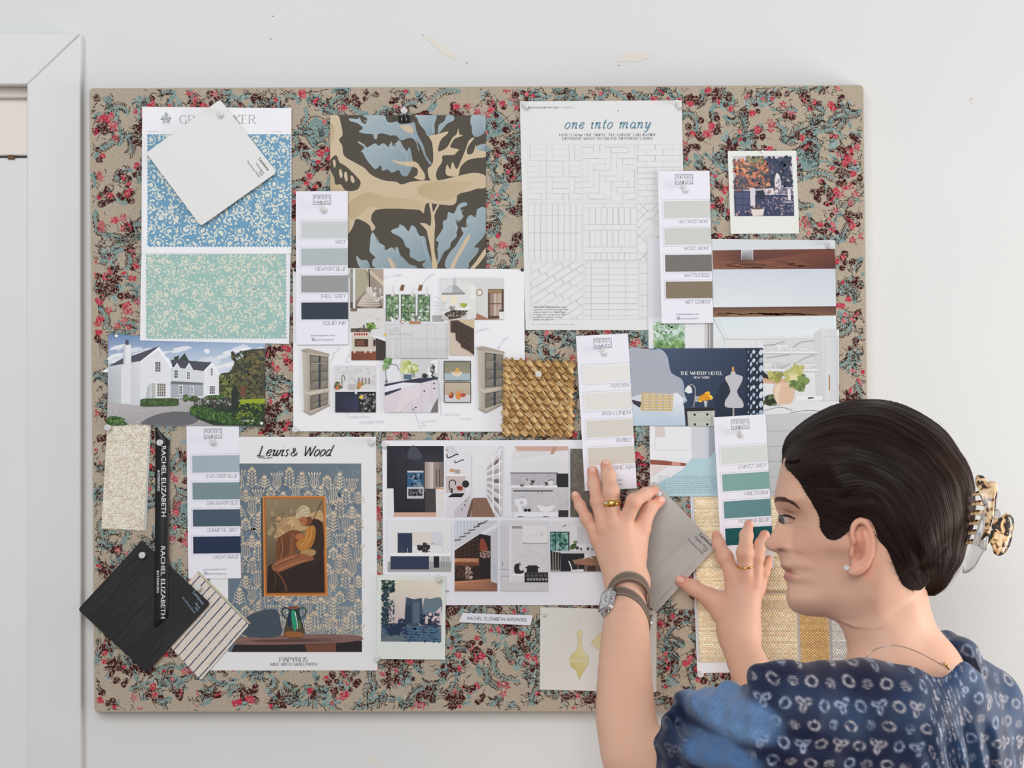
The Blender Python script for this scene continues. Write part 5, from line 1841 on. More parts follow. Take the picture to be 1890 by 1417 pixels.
# --- wallpaper maker's sheet with a framed painting
d = Draw(.0009)
d.solid([(391, 806), (694, 806), (697, 1237), (386, 1237)], .0004, (230, 230, 231))
papyrus = tagged(d.build('wallpaper_sheet', M_PAPER), 'white wallpaper sheet showing a framed painting on blue plant pattern above a green jug', 'wallpaper sample')
q8 = 420 / 1889.0
c = d.child().crop(420, 800, q8)
c.poly([(4, 248), (1110, 248), (1116, 1812), (4, 1812)], [(98, 112, 124), (112, 124, 134), (116, 134, 148), (104, 120, 134)])
rnd = random.Random(31)
c.scatter(6, 250, 1110, 1700, 240, 40, [(92, 108, 122), (108, 124, 138), (120, 136, 148), (100, 116, 130)], 3, .5)
CRM = [(204, 186, 162), (196, 178, 156), (210, 194, 172)]


def plant(x, y, H, kind):
    """one cream sprig of the wallpaper"""
    col = rnd.choice(CRM)

    def petal(px, py, a, L, w):
        q = lambda t, o: (px + L * t * math.cos(a) - w * o * math.sin(a), py + L * t * math.sin(a) + w * o * math.cos(a))
        c.blob([q(0, 0), q(.4, .5), q(1, 0), q(.4, -.5)], col, 2, False)
    if kind == 1:
        for k in (-2, -1, 0, 1, 2):
            c.line(crom([(x, y), (x + k * 17, y - H * .35), (x + k * 13, y - H * .7), (x + k * 20, y - H)], 4), 6, col, 4, lift=False)
            petal(x + k * 20, y - H + 6, -1.57 + k * .18, 30, 13)
        petal(x - 4, y, 2.4, 28, 9); petal(x + 4, y, .75, 28, 9)
        return
    c.line([(x, y), (x, y - H)], 5, col, 4, lift=False)
    n = max(3, int(H / 30))
    for i in range(n):
        yy = y - 6 - i * (H - 16) / n
        L = 50 - 20 * i / n
        for s in (-1, 1):
            if kind == 0:
                c.line(crom([(x, yy), (x + s * L * .5, yy - 22), (x + s * L, yy - 16), (x + s * L * 1.1, yy + 2)], 4), 7, col, 3, lift=False)
                petal(x + s * 5, yy - 4, -1.57 + s * .95, L * .6, 10)
            else:
                c.line(crom([(x, yy), (x + s * L * .4, yy - 14), (x + s * L * .62, yy - 20)], 4), 4, col, 4, lift=False)
                if i % 2 == 0:
                    for k in range(5):
                        petal(x + s * L * .7, yy - 24, k * 1.257 + .3, 15, 10)
                else:
                    petal(x + s * L * .5, yy - 16, -1.57 + s * .7, 26, 12)
    for k in range(-3, 4):
        petal(x, y - H + 4, -1.57 + k * .42, 34 - abs(k) * 3, 10)


c.fan()
row = 0
yy = 330
while yy < 1800:
    xx = 46 + (row % 2) * 52
    k = row
    while xx < 1090:
        H = rnd.choice((86, 120, 150))
        if xx > 60 and yy - H > 262:
            plant(xx, min(yy + rnd.uniform(0, 30), 1690), H, k % 3)
        k += 1
        xx += 104
    yy += 118
    row += 1
c.fan(False)
# painting
c.poly([(276, 530), (300, 530), (306, 1352), (282, 1352)], (70, 74, 78))
c.poly([(292, 520), (812, 518), (832, 1346), (302, 1350)], (206, 132, 62))
c.poly([(304, 530), (800, 528), (818, 1334), (314, 1338)], (166, 96, 44))
c.poly([(316, 540), (790, 540), (806, 1320), (328, 1322)], [(146, 128, 98), (132, 116, 88), (34, 26, 22), (60, 46, 34)])
c.scatter(330, 560, 780, 900, 60, 34, [(156, 138, 106), (136, 120, 92), (120, 104, 80), (170, 150, 114)], 6, .6)
c.blob([(380, 860), (420, 800), (440, 730), (520, 690), (600, 680), (690, 660), (780, 640), (786, 760), (640, 800), (520, 830), (420, 860)], (186, 154, 112))
c.scatter(400, 690, 560, 850, 40, 24, [(200, 168, 124), (176, 142, 102), (160, 128, 92)], 7, .6)
c.poly([(336, 1100), (420, 1060), (620, 980), (790, 720), (806, 1320), (328, 1322)], (44, 32, 26))
c.blob([(690, 730), (740, 710), (790, 760), (800, 960), (760, 1060), (660, 1080), (640, 900)], (54, 38, 30))
c.blob([(400, 1000), (410, 880), (440, 850), (540, 800), (620, 830), (600, 940), (560, 980), (520, 1040), (420, 1090)], (116, 70, 44))
for i in range(7): c.curve([(430 + i * 20, 870 - i * 8), (440 + i * 16, 950), (425 + i * 18, 1040)], 6, rnd.choice([(140, 88, 56), (86, 52, 36), (156, 100, 62)]))
c.blob([(700, 760), (730, 790), (725, 870), (690, 950), (640, 985), (590, 960), (570, 910), (600, 880), (640, 860), (650, 800)], (178, 118, 54))
for s in ('700 780 690 860 640 940', '670 800 650 880 610 930', '720 820 705 890 670 960'): c.curve(PTS(s), 7, rnd.choice([(150, 92, 42), (200, 146, 76)]))
c.blob([(560, 850), (600, 830), (640, 840), (630, 870), (580, 880)], (176, 104, 66))
c.blob([(600, 985), (700, 960), (735, 985), (700, 1020), (650, 1010)], (170, 136, 90))
c.blob([(366, 1120), (390, 1070), (470, 1030), (560, 1000), (640, 1000), (720, 1040), (600, 1080), (480, 1130), (420, 1150)], (146, 90, 62))
for s in ('380 1110 480 1060 600 1020', '420 1130 520 1090 650 1050', '400 1090 470 1050 560 1020'): c.curve(PTS(s), 8, rnd.choice([(110, 64, 44), (178, 120, 84)]))
c.curve(PTS('410 1150 450 1200 480 1260 490 1310'), 12, (120, 66, 44)); c.curve(PTS('390 1150 400 1220 380 1290'), 8, (90, 52, 36))
c.blob([(640, 700), (690, 690), (700, 740), (650, 770), (625, 740)], (120, 70, 46))
c.blob([(588, 700), (600, 690), (650, 690), (660, 730), (640, 765), (620, 762), (600, 745), (592, 730)], (166, 104, 68))
c.blob([(590, 715), (600, 720), (612, 755), (602, 748)], (196, 136, 92))
c.line([(600, 720), (618, 722)], 5, (60, 36, 28))
c.blob([(566, 690), (574, 650), (600, 610), (640, 598), (676, 616), (686, 660), (670, 690), (620, 690), (590, 704)], (200, 182, 150))
for s in ('580 680 610 630 660 612', '590 695 630 650 680 640', '575 660 600 625 640 606', '620 690 655 668 684 664'): c.curve(PTS(s), 5, (150, 128, 98))
c.line([(784, 560), (706, 722)], 7, (96, 70, 46))
# table and jug
c.poly([(200, 1742), (1114, 1720), (1114, 1812), (30, 1812), (60, 1752)], (40, 32, 34))
c.blob([(30, 1720), (120, 1690), (400, 1674), (800, 1664), (1060, 1674), (1110, 1690), (1112, 1712), (900, 1738), (400, 1752), (100, 1750)], (128, 96, 90))
for i in range(16): c.line([(60 + i * 20, 1712 + (i % 5) * 5), (500 + i * 30, 1700 + (i % 5) * 6)], 3, rnd.choice([(104, 76, 72), (150, 116, 106), (90, 64, 62)]))
c.poly([(640, 1752), (900, 1740), (900, 1812), (660, 1812)], (110, 70, 54))
c.blob([(100, 1640), (140, 1540), (240, 1480), (400, 1460), (440, 1560), (430, 1680), (200, 1690)], (66, 78, 90))
jug = crom(PTS('500 1440 600 1440 596 1470 606 1520 622 1580 640 1640 636 1680 600 1698 520 1698 470 1680 468 1640 484 1570 500 1510 508 1470'), 3, True)
c.poly(jug, [mixc((34, 60, 60), (96, 70, 40), min(1, max(0, (p[1] - 1560) / 110))) for p in jug])
c.blob([(530, 1480), (556, 1470), (570, 1560), (566, 1640), (540, 1600)], (40, 150, 110))
c.blob([(506, 1500), (520, 1490), (524, 1590), (505, 1600)], (30, 44, 70))
c.blob([(590, 1540), (604, 1570), (610, 1620), (592, 1610)], (80, 116, 60))
c.blob([(484, 1650), (540, 1640), (620, 1655), (630, 1680), (560, 1692), (490, 1684)], (150, 96, 52))
c.curve([(560, 1480), (576, 1560), (580, 1620)], 6, (222, 236, 230))
c.ell(550, 1442, 52, 10, (170, 96, 60)); c.ell(550, 1440, 42, 6, (90, 50, 36))
c.curve([(500, 1450), (466, 1446), (452, 1480), (470, 1520), (496, 1536)], 12, (50, 62, 62)); c.curve([(600, 1450), (640, 1446), (650, 1480), (630, 1520), (608, 1532)], 12, (58, 90, 78))
c.build('picture', M_PAPER, papyrus)
k_ = c.k
c = d.child().crop(420, 800, q8)
c.k = k_
INK2 = (36, 36, 40)
c.pen('Lewis', 262, 186, 84, INK2, 1.15, .25, .45, slant=.34, width=238)
c.pen('&', 522, 186, 66, INK2, 1.3, .3, .45, slant=.2)
c.pen('Wood', 622, 186, 84, INK2, 1.15, .25, .45, slant=.34, width=232)
c.curve([(262, 182), (246, 182), (258, 196), (320, 204), (372, 198)], 5, INK2)
c.build('title', M_PAPER, papyrus)
c = d.child().crop(420, 800, q8)
c.k = k_
c.pen('PAPYRUS', 548, 1894, 38, (120, 122, 126), 1.0, .35, 0, serif=.8, align='c', width=230)
c.pen('WIDE WIDTH WALLPAPER', 548, 1926, 24, (130, 132, 136), 1.1, .4, 0, serif=.8, align='c', width=388)
c.build('lettering', M_PAPER, papyrus)

# --- second mood sheet: black and white kitchens
d = Draw(.0020).crop(680, 800)
d.solid([(100, 50), (1740, 46), (1746, 1246), (108, 1246)], .0004, (232, 232, 239))
mood2 = tagged(d.build('mood_sheet', M_PAPER), 'white mood sheet of black and white kitchen pictures, reaching under the left hand', 'mood sheet', 'printed mood sheets')
LK = [d.k]
c = picture(d, mood2)
c.rect(134, 90, 548, 604, (44, 46, 54))
c.poly([(134, 90), (548, 90), (548, 200), (410, 200), (404, 570), (182, 570), (134, 400)], [(40, 42, 52), (36, 38, 46), (44, 46, 54), (52, 54, 64), (38, 40, 48), (30, 32, 38), (34, 36, 44)])
c.blob([(280, 170), (310, 95), (345, 95), (390, 170), (335, 190)], (72, 74, 84))
for x in (186, 274, 404): c.rect(x, 92, x + 3, 570, (26, 27, 33))
c.rect(282, 270, 400, 282, (206, 206, 212)); c.rect(282, 284, 400, 388, (48, 96, 130)); c.scatter(286, 290, 396, 386, 40, 10, [(30, 40, 52), (90, 150, 190), (120, 140, 160), (24, 26, 32)], 2)
c.rect(280, 388, 402, 472, (196, 194, 198)); c.rect(290, 402, 392, 452, (40, 40, 46)); c.scatter(292, 404, 390, 450, 30, 8, [(150, 150, 156), (30, 30, 36), (90, 90, 96)], 3)
c.gradx(410, 202, 548, 420, (190, 172, 166), (110, 98, 96)); c.rect(412, 400, 488, 572, (70, 64, 66)); c.rect(410, 200, 548, 206, (60, 56, 60))
for x in (490, 514): c.rect(x, 256, x + 5, 384, (40, 36, 38))
c.gradx(414, 210, 470, 400, (150, 136, 132), (216, 200, 194))
c.poly([(134, 398), (182, 398), (186, 604), (134, 604)], (226, 226, 228)); c.poly([(488, 394), (548, 388), (548, 604), (492, 604)], (224, 220, 218)); c.rect(488, 392, 548, 404, (206, 160, 120))
c.poly([(186, 572), (490, 572), (494, 604), (182, 604)], (206, 168, 146))
c.line([(510, 440), (546, 436)], 2, (180, 176, 174)); c.line([(510, 500), (546, 500)], 2, (180, 176, 174))
done(c, mood2)
c = picture(d, mood2)
c.rect(564, 90, 976, 606, (226, 225, 230))
c.poly([(564, 90), (620, 90), (660, 150), (564, 150)], (210, 208, 214)); c.rect(745, 150, 752, 470, (206, 204, 210)); c.rect(760, 150, 860, 462, (230, 229, 233))
c.poly([(860, 250), (956, 92), (976, 92), (976, 606), (920, 606), (856, 440)], (208, 206, 212))
for i in range(7):
    c.poly([(858, 236 + i * 38), (972, 100 + i * 90), (972, 112 + i * 90), (858, 242 + i * 38)], (240, 240, 243))
    if i < 6: c.poly([(864, 250 + i * 38), (900, 214 + i * 54), (902, 236 + i * 54), (864, 264 + i * 38)], (176, 172, 178)); c.poly([(912, 210 + i * 62), (958, 164 + i * 80), (958, 200 + i * 80), (912, 236 + i * 62)], (170, 160, 160) if i % 2 else (120, 104, 104))
for x in (900, 946): c.poly([(x, 180 if x < 930 else 120), (x + 8, 170 if x < 930 else 110), (x + 10, 580), (x + 2, 580)], (244, 244, 246))
c.poly([(745, 606), (760, 466), (858, 466), (922, 606)], (140, 108, 90)); c.poly([(712, 606), (748, 480), (765, 470), (740, 606)], (112, 86, 74))
for i in range(7): c.line([(765 + i * 14, 470), (745 + i * 26, 604)], 2, (112, 84, 70))
c.poly([(564, 308), (704, 300), (704, 430), (564, 430)], (200, 188, 186)); c.rect(564, 298, 706, 308, (244, 244, 246))
c.curve([(570, 150), (580, 176), (642, 150), (650, 156)], 8, (36, 34, 38)); c.curve([(630, 194), (632, 212), (684, 190), (690, 198)], 6, (36, 34, 38))
c.rect(590, 256, 625, 280, (196, 156, 120)); c.rect(628, 262, 666, 290, (176, 160, 150))
c.curve([(590, 410), (586, 360), (604, 338), (630, 346), (632, 372)], 7, (40, 38, 42)); c.poly([(598, 396), (612, 396), (612, 432), (597, 432)], (50, 48, 52))
c.blob([(642, 385), (664, 380), (684, 388), (680, 410), (650, 410)], (150, 50, 40)); c.ell(706, 366, 26, 27, (44, 42, 46), 16)
c.poly([(564, 500), (640, 430), (752, 410), (752, 470), (712, 606), (564, 606)], (220, 216, 222)); c.poly([(578, 462), (610, 434), (700, 432), (678, 462)], (30, 30, 34))
c.poly([(620, 560), (740, 440), (742, 500), (712, 606), (625, 606)], (200, 194, 202))
for x, y in ((680, 550), (708, 490), (700, 520)): c.ell(x, y, 4, 9, (90, 70, 66), 6)
c.ell(570, 118, 8, 6, (190, 150, 110))
done(c, mood2)
c = picture(d, mood2)
c.rect(988, 92, 1452, 606, (222, 221, 226))
c.poly([(1062, 92), (1452, 92), (1452, 120), (1360, 128), (1082, 128)], (206, 172, 158)); c.poly([(1316, 158), (1340, 96), (1370, 92), (1342, 158)], (190, 150, 132))
c.poly([(1030, 200), (1452, 130), (1452, 290), (1030, 290)], (228, 227, 231)); c.poly([(988, 92), (1062, 92), (1030, 200), (1040, 606), (988, 606)], (232, 231, 236))
c.rect(1030, 282, 1375, 290, (110, 106, 112)); c.rect(1034, 290, 1375, 378, (190, 187, 193)); c.scatter(1036, 292, 1370, 374, 40, 12, [(178, 175, 182), (204, 201, 206)], 3, .3)
c.rect(1366, 290, 1452, 390, (42, 42, 46)); c.rect(1036, 376, 1372, 392, (240, 240, 243)); c.rect(1040, 392, 1452, 570, (204, 202, 207))
c.scatter(1050, 400, 1450, 560, 50, 14, [(194, 191, 197), (214, 212, 217), (186, 184, 190)], 4, .3)
c.rect(1052, 412, 1340, 420, (54, 52, 58))
for x in (1232, 1262): c.line([(x, 420), (x, 440)], 3, (54, 52, 58))
blobs(c, [(1120, 370), (1152, 355), (1190, 352), (1280, 366), (1325, 356)], [(150, 146, 150), (226, 226, 230), (60, 58, 62), (190, 186, 190)], 15, 3, 6)
c.rect(1140, 340, 1170, 376, (206, 200, 204)); c.poly([(1175, 340), (1210, 340), (1200, 360), (1185, 360)], (60, 58, 64)); c.ell(1325, 356, 18, 17, (232, 230, 234), 12)
c.k += 1
c.blob([(1062, 480), (1110, 470), (1150, 476), (1148, 520), (1112, 530), (1120, 570), (1096, 580), (1084, 530), (1066, 510)], (236, 235, 240)); c.blob([(1100, 494), (1120, 490), (1124, 510), (1104, 514)], (196, 193, 199))
c.ell(1142, 556, 13, 12, (38, 36, 42)); c.ell(1168, 556, 13, 12, (38, 36, 42))
c.blob([(1226, 520), (1290, 530), (1350, 520), (1330, 560), (1290, 570), (1250, 560)], (234, 232, 237)); c.rect(1060, 570, 1380, 606, (236, 235, 239)); c.rect(1380, 556, 1452, 606, (52, 48, 52)); c.rect(1086, 600, 1124, 606, (60, 58, 62)); c.rect(1268, 600, 1308, 606, (60, 58, 62))
done(c, mood2)
c = picture(d, mood2)
c.rect(1466, 110, 1700, 606, (106, 100, 92))
rnd = random.Random(2)
for r in range(14):
    c.k += .2
    for k in range(11): c.rect(1470 + k * 21 + rnd.uniform(-2, 2), 114 + r * 35, 1470 + k * 21 + 15, 114 + r * 35 + 28, mixc((96, 90, 82), (122, 116, 106), rnd.random()), False)
done(c, mood2)
c = picture(d, mood2)
c.rect(138, 630, 602, 1002, (226, 226, 228)); c.rect(205, 716, 540, 866, (214, 212, 214)); c.rect(212, 722, 318, 866, (46, 56, 82)); c.rect(318, 722, 460, 808, (222, 214, 206)); c.rect(460, 722, 535, 808, (214, 214, 224)); c.rect(318, 806, 535, 812, (200, 196, 196)); c.rect(318, 812, 535, 866, (228, 228, 230))
for x in (455, 465, 475): c.rect(x, 792, x + 6, 804, (206, 150, 120), x == 455)
c.rect(160, 868, 600, 890, (240, 240, 242)); c.rect(140, 930, 602, 1002, (164, 166, 164)); c.rect(160, 890, 440, 986, (48, 58, 84)); c.rect(440, 890, 602, 930, (200, 200, 202)); c.rect(474, 890, 514, 974, (26, 30, 40))
for p in ([(530, 970), (538, 896), (580, 896), (586, 968)], [(544, 968), (552, 900)], [(572, 900), (566, 966)]): c.line(p, 3, (110, 108, 108))
blobs(c, [(390, 830), (405, 815), (410, 845), (375, 825), (425, 828)], [(40, 36, 40), (60, 54, 54), (28, 26, 30)], 16, 3, 7)
c.line([(404, 845), (406, 868)], 4, (40, 36, 40)); c.line([(412, 856), (452, 856)], 3, (50, 48, 50)); c.rect(240, 838, 246, 866, (90, 90, 96)); c.rect(282, 830, 286, 866, (190, 190, 194))
done(c, mood2)
c = picture(d, mood2)
c.rect(626, 632, 935, 1144, (206, 205, 212)); c.poly([(626, 632), (865, 632), (626, 770)], (196, 200, 210))
for i in range(9): c.rect(632 + i * 24, 632, 640 + i * 24, 760 - i * 14, (214, 218, 226), i == 0)
for i in range(6): c.poly([(626 + i * 34, 772 - i * 24), (674 + i * 34, 764 - i * 24), (674 + i * 34, 772 - i * 24), (626 + i * 34, 780 - i * 24)], (84, 78, 82))
c.line([(790, 668), (865, 632)], 7, (70, 64, 68)); c.poly([(626, 836), (935, 650), (935, 680), (626, 850)], (228, 228, 234))
c.poly([(626, 848), (810, 728), (888, 742), (888, 1076), (626, 1078)], (46, 32, 30)); c.poly([(810, 728), (888, 742), (888, 1076), (812, 1050)], (36, 26, 26))
c.blob([(810, 850), (814, 770), (830, 762), (846, 780), (866, 850)], (140, 66, 50))
for i in range(9):
    c.line([(632, 850 + i * 14 if i < 4 else 850), (632, 900)], 1, (90, 60, 48)) if i == 0 else None
for r in range(6): c.line([(640 + r * 30, 905 - r * 2), (640 + r * 30, 840 - r * 18)], 2, (104, 66, 50), lift=r == 0)
for r in range(4): c.line([(630, 850 + r * 14), (800, 760 + r * 36)], 2, (104, 66, 50), lift=r == 0)
c.grad(626, 905, 802, 960, (176, 112, 80), (120, 66, 46))
for k in range(14): c.rect(630 + k * 12, 910, 635 + k * 12, 930, (222, 170, 130), k == 0)
for k in range(14): c.rect(632 + k * 12, 936, 637 + k * 12, 956, (84, 46, 36), k == 0)
c.scatter(810, 850, 884, 905, 70, 4.5, [(190, 160, 150), (120, 84, 76)], 6); c.scatter(700, 964, 756, 1060, 90, 4.5, [(206, 178, 166), (150, 112, 100)], 7); c.scatter(628, 964, 700, 1050, 60, 5, [(80, 52, 44), (104, 70, 60)], 8)
c.poly([(626, 1074), (888, 1054), (935, 1090), (935, 1144), (626, 1144)], [(206, 140, 104), (150, 104, 82), (130, 92, 76), (140, 98, 80), (150, 104, 82)])
for i in range(5): c.line([(630, 1090 + i * 11), (930, 1084 + i * 12)], 2, (120, 82, 66))
c.poly([(888, 740), (935, 690), (935, 1090), (890, 1074)], (200, 198, 206)); c.rect(902, 930, 930, 1060, (188, 190, 204)); c.frame(904, 934, 928, 1056, 2, (216, 218, 228))
done(c, mood2)
c = picture(d, mood2)
c.rect(956, 632, 1304, 1142, (218, 216, 219)); c.rect(956, 664, 1022, 1078, (206, 204, 210)); c.rect(1022, 640, 1040, 1080, (224, 222, 226)); c.rect(956, 632, 1304, 664, (214, 213, 217)); c.rect(1042, 664, 1304, 1030, (214, 211, 213)); c.rect(1042, 672, 1118, 690, (150, 146, 150)); c.rect(1118, 668, 1304, 800, (228, 225, 226)); c.rect(1118, 794, 1304, 802, (166, 162, 164))
c.scatter(1046, 700, 1300, 940, 60, 12, [(206, 203, 206), (222, 219, 221)], 3, .4); c.rect(956, 1078, 1304, 1142, (206, 204, 205)); c.rect(956, 986, 1022, 990, (140, 138, 144)); c.rect(956, 1034, 1022, 1038, (170, 168, 174)); c.rect(972, 930, 976, 960, (120, 118, 124)); c.rect(1040, 1020, 1140, 1034, (232, 231, 233))
c.blob([(1062, 1010), (1060, 960), (1082, 944), (1098, 948), (1096, 980), (1110, 996), (1126, 990), (1124, 1012), (1090, 1018)], (40, 38, 40))
c.curve([(1082, 948), (1100, 940), (1104, 960)], 5, (40, 38, 40)); c.rect(1150, 964, 1232, 1008, (34, 33, 36)); c.rect(1158, 956, 1226, 968, (46, 45, 48)); c.rect(1140, 968, 1152, 978, (34, 33, 36)); c.rect(1230, 968, 1242, 978, (34, 33, 36)); c.rect(1134, 1008, 1304, 1080, (36, 35, 38))
c.rect(1140, 1006, 1304, 1016, (70, 68, 72))
for k in range(7): c.ell(1160 + k * 22, 1058, 8, 9, (206, 204, 206), 10); c.ell(1160 + k * 22, 1058, 4.5, 5, (50, 48, 52), 8)
for k in range(5): c.rect(1146 + k * 32, 1022, 1168 + k * 32, 1040, (90, 86, 88), k == 0)
done(c, mood2)
c = picture(d, mood2)
c.rect(1320, 636, 1720, 1002, (220, 219, 223)); c.rect(1320, 712, 1460, 860, (60, 74, 74)); c.rect(1326, 720, 1388, 856, (110, 160, 156)); c.rect(1394, 720, 1452, 856, (126, 172, 164)); c.scatter(1326, 722, 1452, 852, 110, 10, [(70, 122, 112), (150, 190, 182), (44, 86, 80), (96, 146, 130)], 4); c.rect(1356, 712, 1362, 860, (40, 46, 48)); c.rect(1388, 712, 1394, 860, (40, 46, 48)); c.rect(1452, 712, 1460, 860, (40, 46, 48))
c.line([(1412, 676), (1436, 662)], 5, (40, 40, 42)); c.rect(1516, 680, 1560, 800, (206, 204, 209)); c.rect(1560, 800, 1720, 850, (226, 225, 228))
blobs(c, [(1490, 820), (1500, 800), (1480, 825), (1510, 825)], [(80, 104, 64), (110, 130, 84), (56, 74, 50)], 15, 3, 6)
c.rect(1330, 852, 1570, 872, (206, 204, 208)); c.rect(1395, 870, 1568, 1000, (34, 36, 42)); c.rect(1320, 860, 1396, 1000, (150, 142, 138))
for k in range(4): c.poly([(1322 + k * 20, 850 + k * 5), (1336 + k * 20, 852 + k * 5), (1338 + k * 18, 990), (1328 + k * 18, 990)], (34, 33, 36), k == 0)
blobs(c, [(1545, 840), (1590, 835), (1620, 840)], [(60, 58, 62), (190, 186, 190)], 9, 4, 5)
c.poly([(1568, 1000), (1568, 900), (1720, 880), (1720, 1002)], (116, 96, 86)); c.poly([(1480, 920), (1560, 904), (1720, 900), (1720, 960), (1500, 950)], (150, 112, 88)); c.rect(1516, 945, 1530, 1000, (110, 78, 60)); c.rect(1590, 960, 1650, 1000, (70, 50, 42))
c.curve([(1455, 925), (1470, 960), (1480, 1000)], 8, (226, 225, 228)); c.poly([(1470, 990), (1560, 984), (1566, 1002), (1470, 1002)], (226, 225, 228)); c.curve([(1562, 908), (1600, 896), (1630, 908)], 6, (222, 220, 224))
done(c, mood2)
c = picture(d, mood2)
c.text('ER', 562, 1152, 14, (90, 92, 96), 'l', width=24)
done(c, mood2, 'lettering')

# --- printed name strip
d = Draw(.0026, (0, .00008), (848, 1131)).crop(680, 800)
d.solid(PTS('685 1302 1195 1320 1176 1392 656 1370'), .0008, (224, 224, 232), (206, 206, 212))
strip = tagged(d.build('name_strip', M_PAPER), 'narrow white paper strip printed with small black capitals, below the mood sheet', 'label')
c = d.child()
c.pen('RACHEL ELIZABETH INTERIORS', 716, 1352, 22, (56, 58, 66), 1.15, 1.15, 0, slant=.18, width=432, rot=.028, track=1.6)
c.build('lettering', M_PAPER, strip)

# --- sketch card with lamp pendants
d = Draw(.0012).crop(680, 1000, 560 / 1890.0)
d.solid(PTS('1070 406 1796 424 1794 936 1068 920'), .0009, (218, 215, 210), (206, 203, 198))
sk = tagged(d.build('sketch_card', M_PAPER), 'cream card with yellow watercolour pendant lamps, behind the left forearm', 'sketch')
c = d.child()
YL = (206, 192, 136)
c.line([(1312, 430), (1313, 515)], 2, (190, 186, 176))
pen_ = PTS('1316 546 1332 560 1330 580 1326 600 1330 640 1336 672 1356 694 1372 712 1372 752 1366 770 1344 800 1326 830 1314 858 1302 830 1296 800 1266 780 1254 752 1254 722 1270 700 1296 676 1304 650 1306 600 1298 580 1298 562')
c.poly(pen_, [(218, 208, 168)] * 10 + [(200, 186, 118)] * 9 + [(214, 202, 150)] * (len(pen_) - 19))
c.line(pen_, 2, (176, 162, 110), closed=True)
c.line([(1254, 724), (1372, 720)], 2, (184, 172, 124)); c.line([(1254, 756), (1372, 754)], 2, (184, 172, 124)); c.poly([(1256, 728), (1371, 724), (1371, 750), (1256, 752)], (212, 202, 160))
p2 = PTS('1384 630 1420 590 1450 560 1500 560 1530 600 1550 640 1500 668 1440 670 1410 655')
c.poly(p2, (216, 206, 162)); c.line(p2, 2, (178, 166, 116), closed=True)
c.build('watercolour', M_PAPER, sk)
# ------------------------------------------------------------------ cloth, rope and woven samples, ribbon, pins
M_SISAL = mat('sisal', rough=.8, spec=.2, attr=True)
M_CLOTH = mat('sample_cloth', rough=.9, spec=.1, attr=True, extra=nodes_noise_bump(1500, .25, .0004))
M_RIBBON = mat('satin_ribbon', rough=.42, spec=.4, attr=True)


class Bumps:
    """rounded knots and strands standing on a sheet, given in photo pixels and metres of height"""

    def __init__(self):
        self.v, self.f, self.c = [], [], []

    def add(self, V, F, col):
        n = len(self.v)
        self.v += V
        for q in F:
            self.f.append(tuple(i + n for i in q))
            self.c += [col] * len(q)

    def dome(self, x, y, rx, ry, rot, h, up, col, n=8):
        cr, sr = math.cos(rot), math.sin(rot)
        V = []
        for r, z in ((1.0, 0.0), (.72, .7), (.3, .97)):
            for k in range(n):
                a = 2 * math.pi * k / n
                px, py = rx * r * math.cos(a), ry * r * math.sin(a)
                V.append(P(x + px * cr - py * sr, y + px * sr + py * cr, h + up * z))
        F = []
        for i in range(2):
            for k in range(n):
                F.append((i * n + k, (i + 1) * n + k, (i + 1) * n + (k + 1) % n, i * n + (k + 1) % n))
        F.append(tuple(2 * n + k for k in range(n - 1, -1, -1)))
        self.add(V, F, lin(col))

    def strand(self, pts, r, col, seg=5):
        V, F = tube([P(*p) for p in pts], r * PXM, seg, True)
        self.add(V, F, lin(col))

    def build(self, name, m, parent):
        o = make_mesh(name, self.v, self.f, m, parent, self.c, smooth=True)
        return o


def bil(qd, u, v):
    (a, b, c_, d_) = qd
    return tuple((1 - u) * (1 - v) * a[i] + u * (1 - v) * b[i] + u * v * c_[i] + (1 - u) * v * d_[i] for i in (0, 1))


# --- rope carpet square
qd = [(930, 663), (1060, 667), (1057, 806), (927, 803)]
rnd = random.Random(6)
d = Draw(.0072)
edge = []
for i in range(4):
    for k in range(12):
        p = bil(qd, *[(k / 12, 0), (1, k / 12), (1 - k / 12, 1), (0, 1 - k / 12)][i])
        edge.append((p[0] + rnd.uniform(-1.5, 1.5), p[1] + rnd.uniform(-1.5, 1.5)))
d.solid(edge, .0042, (122, 92, 56), (150, 118, 76))
sisal = tagged(d.build('carpet_sample', M_SISAL), 'square of golden knotted rope carpet pinned below the tile article', 'carpet sample')
b = Bumps()
RC = [(222, 188, 134), (208, 170, 116), (192, 152, 100), (232, 204, 156), (168, 130, 84)]
NR, NCc = 12, 8
for r in range(NR):
    for k in range(NCc + 1):
        u = (k + (r % 2) * .5 - .0) / NCc
        v = (r + .5) / NR
        if not -.01 < u < 1.01: continue
        x, y = bil(qd, min(max(u, .04), .96), v)
        for s in range(4):
            o = (s - 1.5) * 2.9
            a = .80
            px = []
            for t in (-1, -.5, 0, .5, 1):
                L = 7.2
                bx, by = x + t * L * math.cos(a) - o * math.sin(a), y + t * L * math.sin(a) + o * math.cos(a)
                px.append((bx + t * o * .1 + rnd.uniform(-.3, .3), by - t * o * .25 + rnd.uniform(-.3, .3), .0066 + .0034 * (1 - t ** 4) * (1 - (o / 6.5) ** 2)))
            b.strand(px, 1.55, rnd.choice(RC))
for i in range(90):
    u, v = rnd.random(), rnd.random()
    if rnd.random() < .8:
        u = rnd.choice((0.0, 1.0)) if rnd.random() < .5 else u
        v = v if u in (0.0, 1.0) else rnd.choice((0.0, 1.0))
    x, y = bil(qd, u, v)
    a = rnd.uniform(0, 6.28)
    L = rnd.uniform(3, 8)
    b.strand([(x, y, .009), (x + L * .5 * math.cos(a), y + L * .5 * math.sin(a), .0095), (x + L * math.cos(a + .3), y + L * math.sin(a + .3), .008)], .45, rnd.choice(RC), 4)
b.build('knots', M_SISAL, sisal)

